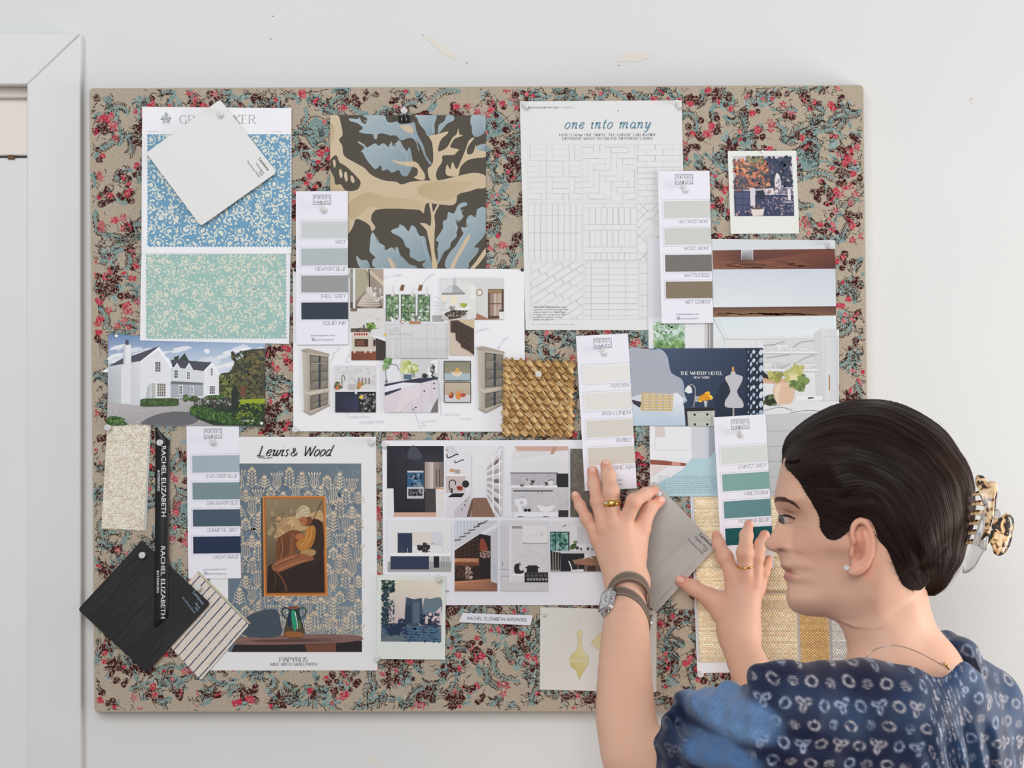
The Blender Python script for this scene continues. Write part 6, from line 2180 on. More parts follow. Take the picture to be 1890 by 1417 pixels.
# --- looped cream fabric
qd = [(198, 782), (276, 783), (266, 979), (187, 975)]
d = Draw(.0013)
d.solid(qd, .0009, (222, 214, 198), (190, 186, 176))
d2 = [bil(qd, -.0, 0), bil(qd, 1.05, 0), bil(qd, 1.06, 1.0), bil(qd, .9, 1.0)]
loop = tagged(d.build('fabric_swatch', M_CLOTH), 'cream looped fabric swatch hanging at the left edge under the house photograph', 'fabric sample', 'fabric swatches')
dd = Draw(.0007)
dd.solid([bil(qd, .5, 0), (278.5, 783), (270, 979.5), bil(qd, .5, 1)], .0003, (196, 203, 202))
dd.build('backing', M_CLOTH, loop)
b = Bumps()
rnd = random.Random(9)
for r in range(62):
    for k in range(22):
        u, v = (k + .5 + (r % 2) * .5) / 22.5, (r + .5) / 62
        x, y = bil(qd, u + rnd.uniform(-.01, .01), v)
        b.dome(x + rnd.uniform(-.5, .5), y + rnd.uniform(-.4, .4), rnd.uniform(1.5, 2.3), rnd.uniform(1.2, 1.8), rnd.uniform(-.6, .6), .0013, rnd.uniform(.0006, .0013), rnd.choice([(240, 236, 227), (234, 228, 217), (243, 240, 233), (214, 200, 176), (226, 216, 198)]), 6)
for i in range(40):
    u = rnd.random()
    x, y = bil(qd, u if i < 26 else rnd.choice((0, 0, 1)), 1 if i < 26 else rnd.random())
    b.strand([(x, y, .0016), (x + rnd.uniform(-2, 2), y + rnd.uniform(1, 4), .0016)], .5, (226, 220, 206), 4)
b.build('loops', M_CLOTH, loop)

# --- striped linen
LQ = CR(140, 1000)
A_, B_, C_, D_ = LQ(880, 222), LQ(1258, 604), LQ(908, 1004), LQ(540, 600)
d = Draw(.0026)
d.solid(rounded([A_, B_, C_, D_], 4), .0014, (220, 210, 200), (186, 178, 158))
linen = tagged(d.build('fabric_swatch', M_CLOTH), 'folded linen swatch with navy stripes below the black laminate square', 'fabric sample', 'fabric swatches')
c = d.child()
for i in range(10):
    t = (i + .6) / 10
    e0 = (A_[0] + (B_[0] - A_[0]) * t, A_[1] + (B_[1] - A_[1]) * t)
    e1 = (D_[0] + (C_[0] - D_[0]) * t, D_[1] + (C_[1] - D_[1]) * t)
    rr = random.Random(i)
    pts = [(e0[0] + (e1[0] - e0[0]) * s / 8 + rr.uniform(-.25, .25), e0[1] + (e1[1] - e0[1]) * s / 8 + rr.uniform(-.25, .25)) for s in range(9)]
    c.line(pts, 2.1, (66, 80, 108))
rr = random.Random(14)
c.fan()
for i in range(420):
    u, v = rr.random(), rr.random()
    x, y = bil([A_, B_, C_, D_], u * .97 + .015, v * .97 + .015)
    c.line([(x, y), (x - 3, y + 3.2)], .5, rr.choice([(206, 196, 182), (226, 219, 210), (198, 188, 174)]), lift=False)
c.fan(False)
c.build('stripes', M_CLOTH, linen)
ev = []
ef = []
p = [P(*bil([A_, B_, C_, D_], .0 + k / 10, -.02), .0018) for k in range(11)]
v_, f_ = tube(p, .0016, 8)
make_mesh('rolled_edge', v_, f_, mat('linen_edge', (196, 190, 168), .9, .1), linen, smooth=True)

# --- printed ribbon: doubled at the pin, hanging over the black square
rv, rf, rc = [], [], []
prof = [(788, .0012), (800, .0018), (816, .0022), (850, .0030), (920, .0040), (990, .0072), (1040, .0080), (1100, .0082), (1138, .0084)]


def rib_h(y):
    for (a, ha), (b_, hb_) in zip(prof, prof[1:]):
        if a <= y <= b_:
            return ha + (hb_ - ha) * (y - a) / (b_ - a)
    return prof[-1][1]


def rib_x(y):
    return 287 - (y - 816) * .006, 313.5 - (y - 816) * .012


rows = [(788, 286.5, 289), (797, 286.5, 296), (806, 287, 305), (814, 287, 313.5)] + [(y, *rib_x(y)) for y in (830, 860, 900, 940, 970, 1000, 1030, 1060, 1090, 1120)] + [(1138, 285.2, 309.5), (1158, 285, 288)]
for y, xa, xb in rows:
    for x in (xa, (xa + xb) / 2, xb):
        rv.append(P(x, y, rib_h(min(y, 1138)) + (.0004 if x not in (xa, xb) else 0)))
nn = len(rows)
for i in range(nn - 1):
    for k in (0, 1):
        rf.append((i * 3 + k, (i + 1) * 3 + k, (i + 1) * 3 + k + 1, i * 3 + k + 1))
ribbon = make_mesh('ribbon', rv, rf, M_RIBBON, None, [lin((20, 20, 23))] * (4 * len(rf)), smooth=True)
sol = ribbon.modifiers.new('cloth', 'SOLIDIFY')
sol.thickness, sol.offset = .0004, 0
tagged(ribbon, 'narrow black satin ribbon with white capitals hanging over the black laminate square', 'ribbon')
for y0, L, x, size, t, wid in ((823, 130, 298.2, 8.6, 'RACHEL ELIZABETH', 130), (868, 38, 290.6, 4.6, 'INTERIORS', 38), (1008, 133, 297.0, 8.6, 'RACHEL ELIZABETH', 133), (1053, 41, 289.2, 4.6, 'INTERIORS', 41)):
    h0, h1 = rib_h(y0), rib_h(min(y0 + L, 1138))
    c = Draw(h0 + .0009, (0, (h1 - h0) / L), (x, y0))
    c.text(t, x, y0, size, (226, 226, 228), 'l', rot=math.pi / 2, width=wid, bold=.12)
    c.build('lettering', M_RIBBON, ribbon)

# --- card of woven grass samples
d = Draw(.0012)
d.solid([(1274, 915), (1568, 912), (1578, 1236), (1287, 1242)], .0006, (228, 229, 235))
woven = tagged(d.build('sample_card', M_PAPER), 'white card with woven straw samples between the right hand and the face', 'woven sample card')


def weave_patch(x0, y0, x1, y1, cols, base, px, py, rx, ry, h, seed, name, vertical=False):
    d = Draw(h)
    d.solid([(x0, y0), (x1, y0 - 2), (x1 + 3, y1 - 2), (x0 + 5, y1)], .0010, base)
    b = Bumps()
    rr = random.Random(seed)
    r = 0
    y = y0 + py
    while y < y1 - py * .5:
        x = x0 + 2 + (y - y0) / (y1 - y0) * 4 + (r % 2) * px * .5
        tone = rr.uniform(.9, 1.06)
        while x < x1 - 1 + (y - y0) / (y1 - y0) * 3:
            cc = rr.choice(cols)
            b.dome(x, y + rr.uniform(-.3, .3), rx * rr.uniform(.85, 1.15), ry * rr.uniform(.85, 1.15), rr.uniform(-.12, .12), h, .0007, tuple(min(255, v * tone) for v in cc), 6)
            x += px
        y += py
        r += 1
    o = d.build(name, M_SISAL, woven)
    b.build('straw', M_SISAL, o)


ST = [(250, 238, 210), (244, 228, 194), (252, 243, 222), (238, 218, 182)]
weave_patch(1281, 917, 1560, 1088, ST, (222, 200, 164), 5.2, 3.6, 2.7, 1.6, .0024, 1, 'woven_swatch')
weave_patch(1287, 1097, 1470, 1222, ST, (222, 200, 164), 5.0, 4.2, 2.6, 1.9, .0024, 2, 'woven_swatch')
weave_patch(1474, 1097, 1528, 1222, [(236, 204, 150), (228, 192, 134), (244, 218, 172)], (206, 164, 106), 5.8, 2.6, 2.0, 1.5, .0024, 3, 'woven_swatch')
weave_patch(1532, 1097, 1567, 1220, [(236, 234, 230), (224, 222, 217), (242, 240, 237)], (206, 203, 197), 4.6, 3.4, 2.2, 1.5, .0024, 4, 'woven_swatch')
v_, f_ = tube([P(1284, 1092.5, .003), P(1380, 1092, .003), P(1566, 1091, .003)], .0012, 6)
make_mesh('seam', v_, f_, mat('straw_seam', (184, 148, 100), .8, .2), woven, smooth=True)

# --- grey laminate square held by both hands
grey_sq = laminate('laminate_square', 'light grey laminate square held against the board by both hands', (1030, 820), [(698, 262), (1152, 738), (712, 1222), (262, 745)], .0125, .003, (0, 0),
                   (186, 183, 179), (160, 140, 110), [('Laminex', 1112, 744, 27, 1.2), ('Oyster Grey', 1086, 768, 19, .4), ('127', 1068, 786, 19, .4), ('PureGrain Finish', 1050, 800, 17, .3)], (74, 72, 72), 22,
                   ([(180, 177, 173), (192, 189, 185), (176, 173, 169)], 170), GROW, 44)

# --- clear push pins
M_CLEAR = mat('clear_plastic', (250, 251, 252), .14, .5)
bs = M_CLEAR.node_tree.nodes['Principled BSDF']
bs.inputs['Transmission Weight'].default_value = .45
bs.inputs['IOR'].default_value = 1.42
M_STEEL = mat('steel', (200, 200, 204), .22, .5, metal=1.0)
pin_v, pin_f = lathe([(.0005, .0), (.0030, .0002), (.0034, .0008), (.0030, .0014), (.0019, .0022), (.0018, .0052), (.0026, .0064), (.0039, .0070), (.0042, .0078), (.0039, .0086), (.0022, .0089), (.0004, .0087)], 20)
ned_v, ned_f = lathe([(.0001, -.006), (.0005, -.0045), (.0005, .003)], 8)


def new_pin(name, label, cat, group):
    r = empty(name, (0, 0, 0))
    tagged(r, label, cat, group)
    h_ = make_mesh('pin_head', pin_v, pin_f, M_CLEAR, r, smooth=True, origin=(0, 0, 0))
    n_ = make_mesh('needle', ned_v, ned_f, M_STEEL, r, smooth=True, origin=(0, 0, 0))
    return r


pin0 = new_pin('push_pin', '', 'push pin', 'clear push pins')
pins = [(404, 209, .0078, 'clear push pin at the top corner of the white laminate square', (.3, .35)), (596, 383, .0045, 'clear push pin under the logo of the paint card with the ink blue swatch', (.1, .5)),
        (1261, 346, .0045, 'clear push pin on the paint card with two brown swatches', (.2, .5)), (1111, 646, .0049, 'clear push pin on the off-white paint card above the left hand', (.2, .5)),
        (1367, 798, .0053, 'clear push pin on the sea green paint card before the face', (-.3, .3)), (393, 812, .0016, 'clear push pin on the dusty blue paint card', (.05, .35)),
        (297, 816, .0032, 'clear push pin through the top of the black ribbon', (0, .05)), (264, 1023, .0068, 'clear push pin at the top corner of the black laminate square', (.05, .05)),
        (366, 1081, .0030, 'clear push pin in the striped linen swatch', (.1, .3)), (993, 690, .0110, 'clear push pin in the rope carpet square', (.05, .05)),
        (745, 204, .0012, 'clear push pin holding up the black clip', (.1, .3)), (1531, 451, .0026, 'clear push pin at the top right corner of the magazine spread', (-.4, .4)),
        (967, 194, .0020, 'clear push pin at the top left corner of the tile article', (.3, .3)), (1250, 193, .0020, 'clear push pin at the top right corner of the tile article', (.2, .4)),
        (200, 788, .0024, 'clear push pin at the lower left corner of the house photograph', (.1, .1)), (545, 791, .0030, 'clear push pin at the lower left corner of the pencilled mood sheet', (.1, .15)),
        (683, 813, .0013, 'clear push pin at the top right corner of the wallpaper sheet with the painting', (.2, .3)), (708, 818, .0024, 'clear push pin at the top left corner of the black and white mood sheet', (.2, .3)),
        (809, 1066, .0042, 'clear push pin on the veranda instant photograph', (.05, .1)), (696, 1213, .0013, 'clear push pin at the lower right corner of the wallpaper sheet with the painting', (0, .05)),
        (1291, 1242, .0018, 'clear push pin at the bottom corner of the woven sample card', (.05, .1)), (1003, 1131, .0016, 'clear push pin at the top left corner of the sketch card', (.3, .5)), (1203, 1128, .0016, 'clear push pin at the top right corner of the sketch card', (.3, .4)),
        (1212, 909, .0129, 'clear push pin pinched between thumb and forefinger', (.2, .2))]
for i, (x, y, h, lab, (tx, tz)) in enumerate(pins):
    if i == 0:
        r = pin0
    else:
        r = pin0.copy()
        COL.objects.link(r)
        for ch in pin0.children:
            k = ch.copy()
            COL.objects.link(k)
            k.parent = r
    r['label'] = lab
    r.location = P(x, y, h)
    r.rotation_euler = (math.pi / 2 + tz * .6, 0, tx)
    if i in (21, 22):
        r.scale = (.62,) * 3

# small round-headed pins
rp_v, rp_f = lathe([(.0004, -.0001), (.0020, .0001), (.0026, .0009), (.0022, .0018), (.0010, .0023), (.0002, .0024)], 14)
M_PINW = mat('white_pin_head', (240, 240, 240), .3, .5)
M_PINB = mat('black_pin_head', (26, 26, 28), .35, .5)
rp = []
for x, y, h, m, lab, g in ((215, 620, .0021, M_PINW, 'small white round-headed pin at the top left of the house photograph', 'white headed pins'), (483, 781, .0021, M_PINW, 'small white round-headed pin at the lower right of the house photograph', 'white headed pins'), (1407, 280, .0016, M_PINW, 'small white round-headed pin on the garden instant photograph', 'white headed pins'),
                     (545, 498, .0028, M_PINB, 'small black pin at the top left corner of the pencilled mood sheet', 'black headed pins'), (964, 498, .0028, M_PINB, 'small black pin at the top right corner of the pencilled mood sheet', 'black headed pins')):
    o = make_mesh('round_pin', rp_v, rp_f, m, None, smooth=True, origin=(0, 0, 0))
    o.location = P(x, y, h)
    o.rotation_euler = (math.pi / 2, 0, 0)
    o.scale = (.85,) * 3
    tagged(o, lab, 'pin', g)

# --- black spring clip with wire loops
clip = empty('binder_clip', P(745, 218, .0020))
tagged(clip, 'small black binder clip with wire loops on top of the leaf print', 'clip')
M_BLK = mat('black_steel', (22, 22, 24), .35, .5)
cp = [P(735, 226, .0042), P(756, 226, .0042), P(755, 213, .0075), P(736, 213, .0075), P(735, 226, .0003), P(756, 226, .0003), P(755, 213, .0003), P(736, 213, .0003)]
o = make_mesh('clip_body', cp, [(0, 1, 2, 3), (4, 7, 6, 5), (0, 4, 5, 1), (3, 2, 6, 7), (0, 3, 7, 4), (1, 5, 6, 2)], M_BLK, clip)
for w in ([(741, 224, .0050), (742, 208, .0072), (742.5, 200, .0070), (746, 197, .0068), (749, 201, .0070), (748, 210, .0072), (750.5, 223, .0052)],
          [(742, 214, .0012), (742, 204, .0012), (745, 200, .0012), (748, 204, .0012), (748, 214, .0012)]):
    v_, f_ = tube(crom([P(*p) for p in w], 4), .00055, 8)
    make_mesh('wire_loop', v_, f_, M_STEEL, clip, smooth=True)
# ------------------------------------------------------------------ the woman: one continuous body grown from a distance field


def vP(px, py, h):
    return np.array(P(px, py, h))


def smin(a, b, k):
    h = np.clip(.5 + .5 * (b - a) / k, 0, 1)
    return b + (a - b) * h - k * h * (1 - h)


def smax(a, b, k):
    return -smin(-a, -b, k)


def cone(X, a, b, ra, rb):
    ba = b - a
    t = np.clip(((X - a) @ ba) / (ba @ ba), 0, 1)
    return np.linalg.norm(X - a - t[:, None] * ba, axis=1) - (ra + (rb - ra) * t)


def ellipsoid(X, c, r, R=None):
    Y = X - c
    if R is not None:
        Y = Y @ R
    k0 = np.linalg.norm(Y / r, axis=1)
    k1 = np.linalg.norm(Y / (np.asarray(r) ** 2), axis=1)
    return k0 * (k0 - 1.0) / np.maximum(k1, 1e-9)


def chain(X, pts, k=.004):
    """tapering limb through (point, radius) joints"""
    f = None
    for (a, ra), (b, rb) in zip(pts, pts[1:]):
        g = cone(X, a, b, ra, rb)
        f = g if f is None else smin(f, g, k)
    return f


def limb(X, pts, k=.003, far=.055):
    P_ = np.array([p for p, _ in pts])
    R_ = np.array([r for _, r in pts])
    return near(X, (P_ - R_[:, None]).min(0), (P_ + R_[:, None]).max(0), lambda Y: chain(Y, pts, k), far)


def smooth_joints(pts, n=3):
    q = crom([tuple(p) + (r,) for p, r in pts], n)
    return [(np.array(t[:3]), t[3]) for t in q]


def near(X, lo, hi, fn, far=.05):
    """evaluate fn only close to its box"""
    m = np.all((X > np.asarray(lo) - far) & (X < np.asarray(hi) + far), axis=1)
    f = np.full(len(X), far * .9)
    if m.any():
        f[m] = fn(X[m])
    return f


def field_mesh(fn, lo, hi, cell):
    """surface nets over fn in the box lo..hi; returns verts (n,3), quads"""
    lo, hi = np.asarray(lo, float), np.asarray(hi, float)
    B = 8
    nb = np.ceil((hi - lo) / (cell * B)).astype(int)
    n = nb * B + 1
    F = np.full(n, .05, dtype=np.float32)
    # coarse pass on block centres
    cx = [lo[i] + (np.arange(nb[i]) + .5) * B * cell for i in range(3)]
    G = np.stack(np.meshgrid(*cx, indexing='ij'), -1).reshape(-1, 3)
    COARSE[0] = True
    fc = fn(G).reshape(nb)
    COARSE[0] = False
    F_block = np.repeat(np.repeat(np.repeat(fc, B, 0), B, 1), B, 2)
    F[:-1, :-1, :-1] = F_block
    F[-1, :, :] = F[-2, :, :]
    F[:, -1, :] = F[:, -2, :]
    F[:, :, -1] = F[:, :, -2]
    act = np.argwhere(np.abs(fc) < B * cell * 1.25)
    o = np.arange(B + 1)
    off = np.stack(np.meshgrid(o, o, o, indexing='ij'), -1).reshape(-1, 3)
    from concurrent.futures import ThreadPoolExecutor

    def work(s):
        a = act[s:s + 60]
        idx = (a[:, None, :] * B + off[None]).reshape(-1, 3)
        return idx, fn(lo + idx * cell)
    with ThreadPoolExecutor(4) as ex:
        for idx, v in ex.map(work, range(0, len(act), 60)):
            F[idx[:, 0], idx[:, 1], idx[:, 2]] = v
    for ax in range(3):                       # close the mesh at the box
        sl = [slice(None)] * 3
        for e in (0, -1):
            sl[ax] = e
            F[tuple(sl)] = np.maximum(F[tuple(sl)], .001)
    ins = F < 0
    cnt = np.zeros(np.array(n) - 1, dtype=np.int8)
    for dx in (0, 1):
        for dy in (0, 1):
            for dz in (0, 1):
                cnt += ins[dx:n[0] - 1 + dx, dy:n[1] - 1 + dy, dz:n[2] - 1 + dz]
    cells = np.argwhere((cnt > 0) & (cnt < 8))
    vid = np.full(cnt.shape, -1, dtype=np.int32)
    vid[cells[:, 0], cells[:, 1], cells[:, 2]] = np.arange(len(cells))
    acc = np.zeros((len(cells), 3))
    num = np.zeros(len(cells))
    C8 = [(x, y, z) for x in (0, 1) for y in (0, 1) for z in (0, 1)]
    val = {c: F[cells[:, 0] + c[0], cells[:, 1] + c[1], cells[:, 2] + c[2]].astype(float) for c in C8}
    for c in C8:
        for ax in range(3):
            if c[ax] == 0:
                e = list(c)
                e[ax] = 1
                a, b = val[c], val[tuple(e)]
                m = (a < 0) != (b < 0)
                t = np.where(m, a / np.where(a - b == 0, 1, a - b), 0)
                for i in range(3):
                    acc[:, i] += np.where(m, c[i] + (t if i == ax else 0), 0)
                num += m
    V = lo + (cells + acc / num[:, None]) * cell
    Q = []
    for ax in range(3):
        u, v = (ax + 1) % 3, (ax + 2) % 3
        s0, s1 = [slice(1, -1)] * 3, [slice(1, -1)] * 3
        s0[ax], s1[ax] = slice(0, -1), slice(1, None)
        a, b = ins[tuple(s0)], ins[tuple(s1)]
        e = np.argwhere(a != b)
        base = e.copy()
        base[:, u] += 1
        base[:, v] += 1
        flip = a[e[:, 0], e[:, 1], e[:, 2]]

        def g(du, dv):
            q = base.copy()
            q[:, u] -= du
            q[:, v] -= dv
            return vid[q[:, 0], q[:, 1], q[:, 2]]
        q = np.stack([g(1, 1), g(0, 1), g(0, 0), g(1, 0)], 1)
        q[~flip] = q[~flip][:, ::-1]
        Q.append(q)
    return V, np.concatenate(Q)


def field_object(name, V, Q, m, parent=None, vcol=None, origin=None):
    V = np.asarray(V)
    org = (V.min(0) + V.max(0)) / 2 if origin is None else np.asarray(origin)
    me = bpy.data.meshes.new(name)
    me.vertices.add(len(V))
    me.vertices.foreach_set('co', (V - org).ravel())
    me.loops.add(len(Q) * 4)
    me.loops.foreach_set('vertex_index', Q.ravel().astype(np.int32))
    me.polygons.add(len(Q))
    me.polygons.foreach_set('loop_start', np.arange(0, len(Q) * 4, 4, dtype=np.int32))
    me.polygons.foreach_set('use_smooth', np.ones(len(Q), dtype=bool))
    me.materials.append(m)
    me.update(calc_edges=True)
    me.validate()
    if vcol is not None:
        at = me.color_attributes.new('Col', 'FLOAT_COLOR', 'POINT')
        at.data.foreach_set('color', np.concatenate([vcol, np.ones((len(vcol), 1))], 1).astype(np.float32).ravel())
    o = bpy.data.objects.new(name, me)
    COL.objects.link(o)
    if parent is not None:
        o.parent = parent
        w, q = Vector((0, 0, 0)), parent
        while q is not None:
            w += q.location
            q = q.parent
        o.location = Vector(org.tolist()) - w
    else:
        o.location = org.tolist()
    return o


# ---- head: a relief of half-widths over the profile, in a frame that looks at the camera
HP = (1560.0, 940.0)
HC = vP(HP[0], HP[1], .32)
CAMP = np.array([0, -(BT + DIST), CZ])
hw = CAMP - HC
HR = np.linalg.norm(hw)
hw = hw / HR
hu = np.cross(hw, np.array([0, 0, 1.0]))
hu = -hu / np.linalg.norm(hu)
if hu[0] < 0:
    hu = -hu
hv = np.cross(hw, hu)
if hv[2] > 0:
    hv = -hv
_dep = abs(CAMP[1] - HC[1])
SX, SY = _dep * (_dep / HR) / (DIST / PXM), _dep / (DIST / PXM)       # metres per photo pixel in the head's frame


def head_px(X):
    Y = X - HC
    return HP[0] + (Y @ hu) / SX, HP[1] + (Y @ hv) / SY, Y @ hw


def HX(px, py, w):
    """a point of the head: photo pixel and metres towards the camera from the middle of the head"""
    k = (HR - w) / HR
    return HC + hu * ((px - HP[0]) * SX * k) + hv * ((py - HP[1]) * SY * k) + hw * w


def polydist(U, Vv, poly, closed=True):
    d = np.full(U.shape, 1e9)
    n = len(poly)
    for i in range(n if closed else n - 1):
        (ax, ay), (bx, by) = poly[i], poly[(i + 1) % n]
        dx, dy = bx - ax, by - ay
        t = np.clip(((U - ax) * dx + (Vv - ay) * dy) / (dx * dx + dy * dy + 1e-9), 0, 1)
        d = np.minimum(d, np.hypot(U - ax - t * dx, Vv - ay - t * dy))
    return d


def polyin(U, Vv, poly):
    r = np.zeros(U.shape, bool)
    n = len(poly)
    for i in range(n):
        (x0, y0), (x1, y1) = poly[i], poly[i - 1]
        if y0 == y1: continue
        c = ((y0 > Vv) != (y1 > Vv)) & (U < (x1 - x0) * (Vv - y0) / (y1 - y0) + x0)
        r ^= c
    return r


def sstep(x, a, b):
    t = np.clip((x - a) / (b - a), 0, 1)
    return t * t * (3 - 2 * t)


U0, V0, NU, NV = 1360, 690, 500, 560
GU, GV = np.meshgrid(U0 + np.arange(NU), V0 + np.arange(NV), indexing='ij')
GU, GV = GU.astype(float), GV.astype(float)
FACE = [(1444, 846), (1438, 868), (1432, 893), (1428, 912), (1426.5, 926), (1429, 937), (1433, 947), (1434, 955), (1431.5, 964), (1427, 975), (1422.5, 985), (1416, 994), (1411, 1000), (1408.5, 1006), (1410, 1012), (1415, 1017), (1423, 1019.5), (1430, 1021.5),
        (1434.5, 1026), (1437, 1032), (1438.5, 1040), (1439.5, 1045), (1442, 1050), (1448, 1055.5), (1446.5, 1060), (1445, 1066), (1446.5, 1071), (1450.5, 1077), (1451.5, 1084), (1450.5, 1094), (1450, 1104), (1452, 1115), (1457, 1124), (1466, 1131), (1480, 1135.5), (1500, 1137.5), (1522, 1138)]
SKULL = [(1548, 1144), (1580, 1156), (1625, 1156), (1668, 1128), (1708, 1076), (1745, 1006), (1766, 950), (1776, 900), (1768, 850), (1745, 812), (1715, 786), (1676, 764), (1640, 752), (1604, 748), (1568, 752), (1532, 764), (1494, 786), (1464, 812)]
faceS = crom(FACE, 3)
HEADP = faceS + crom([faceS[-1]] + SKULL + [faceS[0]], 4)[1:-1]
dh = polydist(GU, GV, HEADP) * SY
inh = polyin(GU, GV, HEADP)
Wc = .0775 * np.sqrt(np.clip(1 - (1 - np.clip(dh / .064, 0, 1)) ** 2, 0, 1))
fy = np.array([p[1] for p in faceS])
fx = np.array([p[0] for p in faceS])
o_ = np.argsort(fy)
uf = np.interp(GV, fy[o_], fx[o_])
S_ = (GU - uf) * SX * 1000.0
TB = [(880, [0, 5, 15, 30, 60, 110], [0, 27, 44, 57, 67, 74]), (922, [0, 4, 12, 25, 50, 100], [0, 22, 40, 53, 64, 73]), (938, [0, 5, 12, 25, 50, 100], [0, 13, 26, 46, 62, 72]), (952, [0, 5, 11, 16, 22, 32, 55, 100], [0, 7, 11, 18, 29, 46, 61, 71]), (970, [0, 5, 12, 20, 28, 42, 62, 100], [0, 6, 10, 16, 29, 50, 62, 70]), (988, [0, 6, 14, 24, 32, 44, 62, 100], [0, 6.5, 11, 17, 29, 47, 60, 69.5]),
      (1005, [0, 4, 10, 20, 27, 34, 46, 64, 100], [0, 7.5, 12, 16.5, 18.5, 29, 44, 58, 68.5]), (1018, [0, 4, 10, 18, 26, 34, 50, 90], [0, 9, 14, 18.5, 24, 35, 51, 66]), (1030, [0, 4, 12, 22, 32, 52, 90], [0, 10, 20, 30, 39, 53, 65]), (1045, [0, 3, 8, 15, 25, 50, 90], [0, 12, 21, 28, 38, 53, 64]),
      (1056, [0, 3, 8, 15, 25, 50, 90], [0, 9, 18, 26, 36, 52, 63]), (1066, [0, 3, 8, 15, 25, 50, 90], [0, 12, 21, 28, 36.5, 51, 62]), (1080, [0, 4, 10, 18, 30, 55, 90], [0, 13, 21, 28, 37.5, 50, 61]), (1104, [0, 4, 12, 24, 44, 70, 100], [0, 13, 23, 33, 43.5, 53, 60]), (1128, [0, 5, 15, 30, 55, 80, 110], [0, 12, 23, 33, 43, 50, 57])]
rows_ = np.stack([np.interp(S_, xs, ys) for _, xs, ys in TB])
kv_ = np.array([t[0] for t in TB], float)
ki = np.clip(np.searchsorted(kv_, GV) - 1, 0, len(kv_) - 2)
kt = np.clip((GV - kv_[ki]) / (kv_[ki + 1] - kv_[ki]), 0, 1)
kt = kt * kt * (3 - 2 * kt)
gi, gj = np.meshgrid(np.arange(NU), np.arange(NV), indexing='ij')
Wf = ((1 - kt) * rows_[ki, gi, gj] + kt * rows_[ki + 1, gi, gj]) / 1000.0
jaw = [(1440, 1142), (1466, 1132), (1480, 1136), (1500, 1138), (1522, 1138), (1535, 1136)]
dj = polydist(GU, GV, jaw, False) * SY
Wf = Wf * np.sqrt(np.clip(1 - (1 - np.clip((dj + .0006) / .020, 0, 1)) ** 2, 0, 1)) ** .8


def blur(A, sg):
    r = int(3 * sg)
    k = np.exp(-.5 * (np.arange(-r, r + 1) / sg) ** 2)
    k /= k.sum()
    for ax in (0, 1):
        Ap = np.pad(A, [(r, r) if i == ax else (0, 0) for i in (0, 1)], mode='edge')
        A = sum(k[j] * (Ap[j:j + A.shape[0]] if ax == 0 else Ap[:, j:j + A.shape[1]]) for j in range(2 * r + 1))
    return A


Wb1, Wb2 = blur(Wf, 4.0), blur(Wf, 14.0)
m1, m2 = sstep(S_, 3, 14), sstep(S_, 20, 48)
Wf = Wf * (1 - m1) + Wb1 * m1
Wf = Wf * (1 - m2) + Wb2 * m2
mixf = sstep(S_, 55, 110)
mixf = np.maximum(mixf, 1 - sstep(GV, 850, 900))
W_ = Wf * (1 - mixf) + Wc * mixf
W_ = W_ * (1 - m2) + blur(W_, 7.0) * m2


def gb(cx, cy, sx, sy, amp, rot=0.0):
    c, s = math.cos(rot), math.sin(rot)
    a, b = (GU - cx) * c + (GV - cy) * s, -(GU - cx) * s + (GV - cy) * c
    return amp * np.exp(-.5 * ((a / sx) ** 2 + (b / sy) ** 2)) / 1000.0


edge_ok = sstep(dh * 1000, .5, 4)
DET = (gb(1454, 953, 13, 8, -3.6) + gb(1450, 927, 18, 5, 1.8, -.2) + gb(1495, 1000, 34, 22, 2.6) + gb(1447.5, 1009, 7.5, 7.5, 4.6) + gb(1461, 1006, 4, 11, -2.2, .3) + gb(1440, 1018, 5, 2.5, -2.4)
       + gb(1456, 1058, 11, 1.8, -2.2, .2) + gb(1450, 1050, 7, 3.2, 1.0, .5) + gb(1453, 1066, 8, 4, 1.8, .1) + gb(1459, 1080, 12, 4, -1.2) + gb(1466, 1112, 16, 12, 1.6) + gb(1512, 930, 22, 24, -1.8) + gb(1474, 1034, 4, 26, -.8, -.5)
       + gb(1452, 944, 14, 2.0, -1.2, .35) + gb(1451, 951.5, 12, 4.2, 4.4, .45) + gb(1455, 967, 13, 2.6, 1.8, .15) + gb(1457, 972, 14, 2.0, -.8, .2))
W_ = W_ + DET * edge_ok
WH = np.where(inh, np.maximum(W_, .0004), -dh)
gxx, gyy = np.gradient(WH)
GRD = np.sqrt(1 + np.clip((gxx / SX) ** 2 + (gyy / SY) ** 2, 0, 9))

msk_ = np.maximum(sstep(GV, 1092, 1112) * sstep(GU, 1515, 1545), sstep(GU, 1595, 1640) * sstep(GV, 1030, 1060))
GRD = 1 + (GRD - 1) * (1 - msk_)


def bilin(A, u, v):
    x = np.clip(u - U0, 0, NU - 1.001)
    y = np.clip(v - V0, 0, NV - 1.001)
    i, j = x.astype(int), y.astype(int)
    a, b = x - i, y - j
    return (A[i, j] * (1 - a) * (1 - b) + A[i + 1, j] * a * (1 - b) + A[i, j + 1] * (1 - a) * b + A[i + 1, j + 1] * a * b)


COARSE = [False]


def f_relief(X, W, G):
    u, v, w = head_px(X)
    # a pixel ray narrows towards the camera
    k = (HR - w) / HR
    u, v = HP[0] + (u - HP[0]) / k, HP[1] + (v - HP[1]) / k
    b_ = bilin(W, u, v)
    return np.where(b_ > 0, (np.abs(w) - b_) / bilin(G, u, v), (.3 if COARSE[0] else 1.0) * np.abs(w) - b_)


def head_W(px, py):
    return float(bilin(WH, np.array([float(px)]), np.array([float(py)]))[0])


# ear pieces
def earpt(px, py, w):
    return HX(px, py, w)


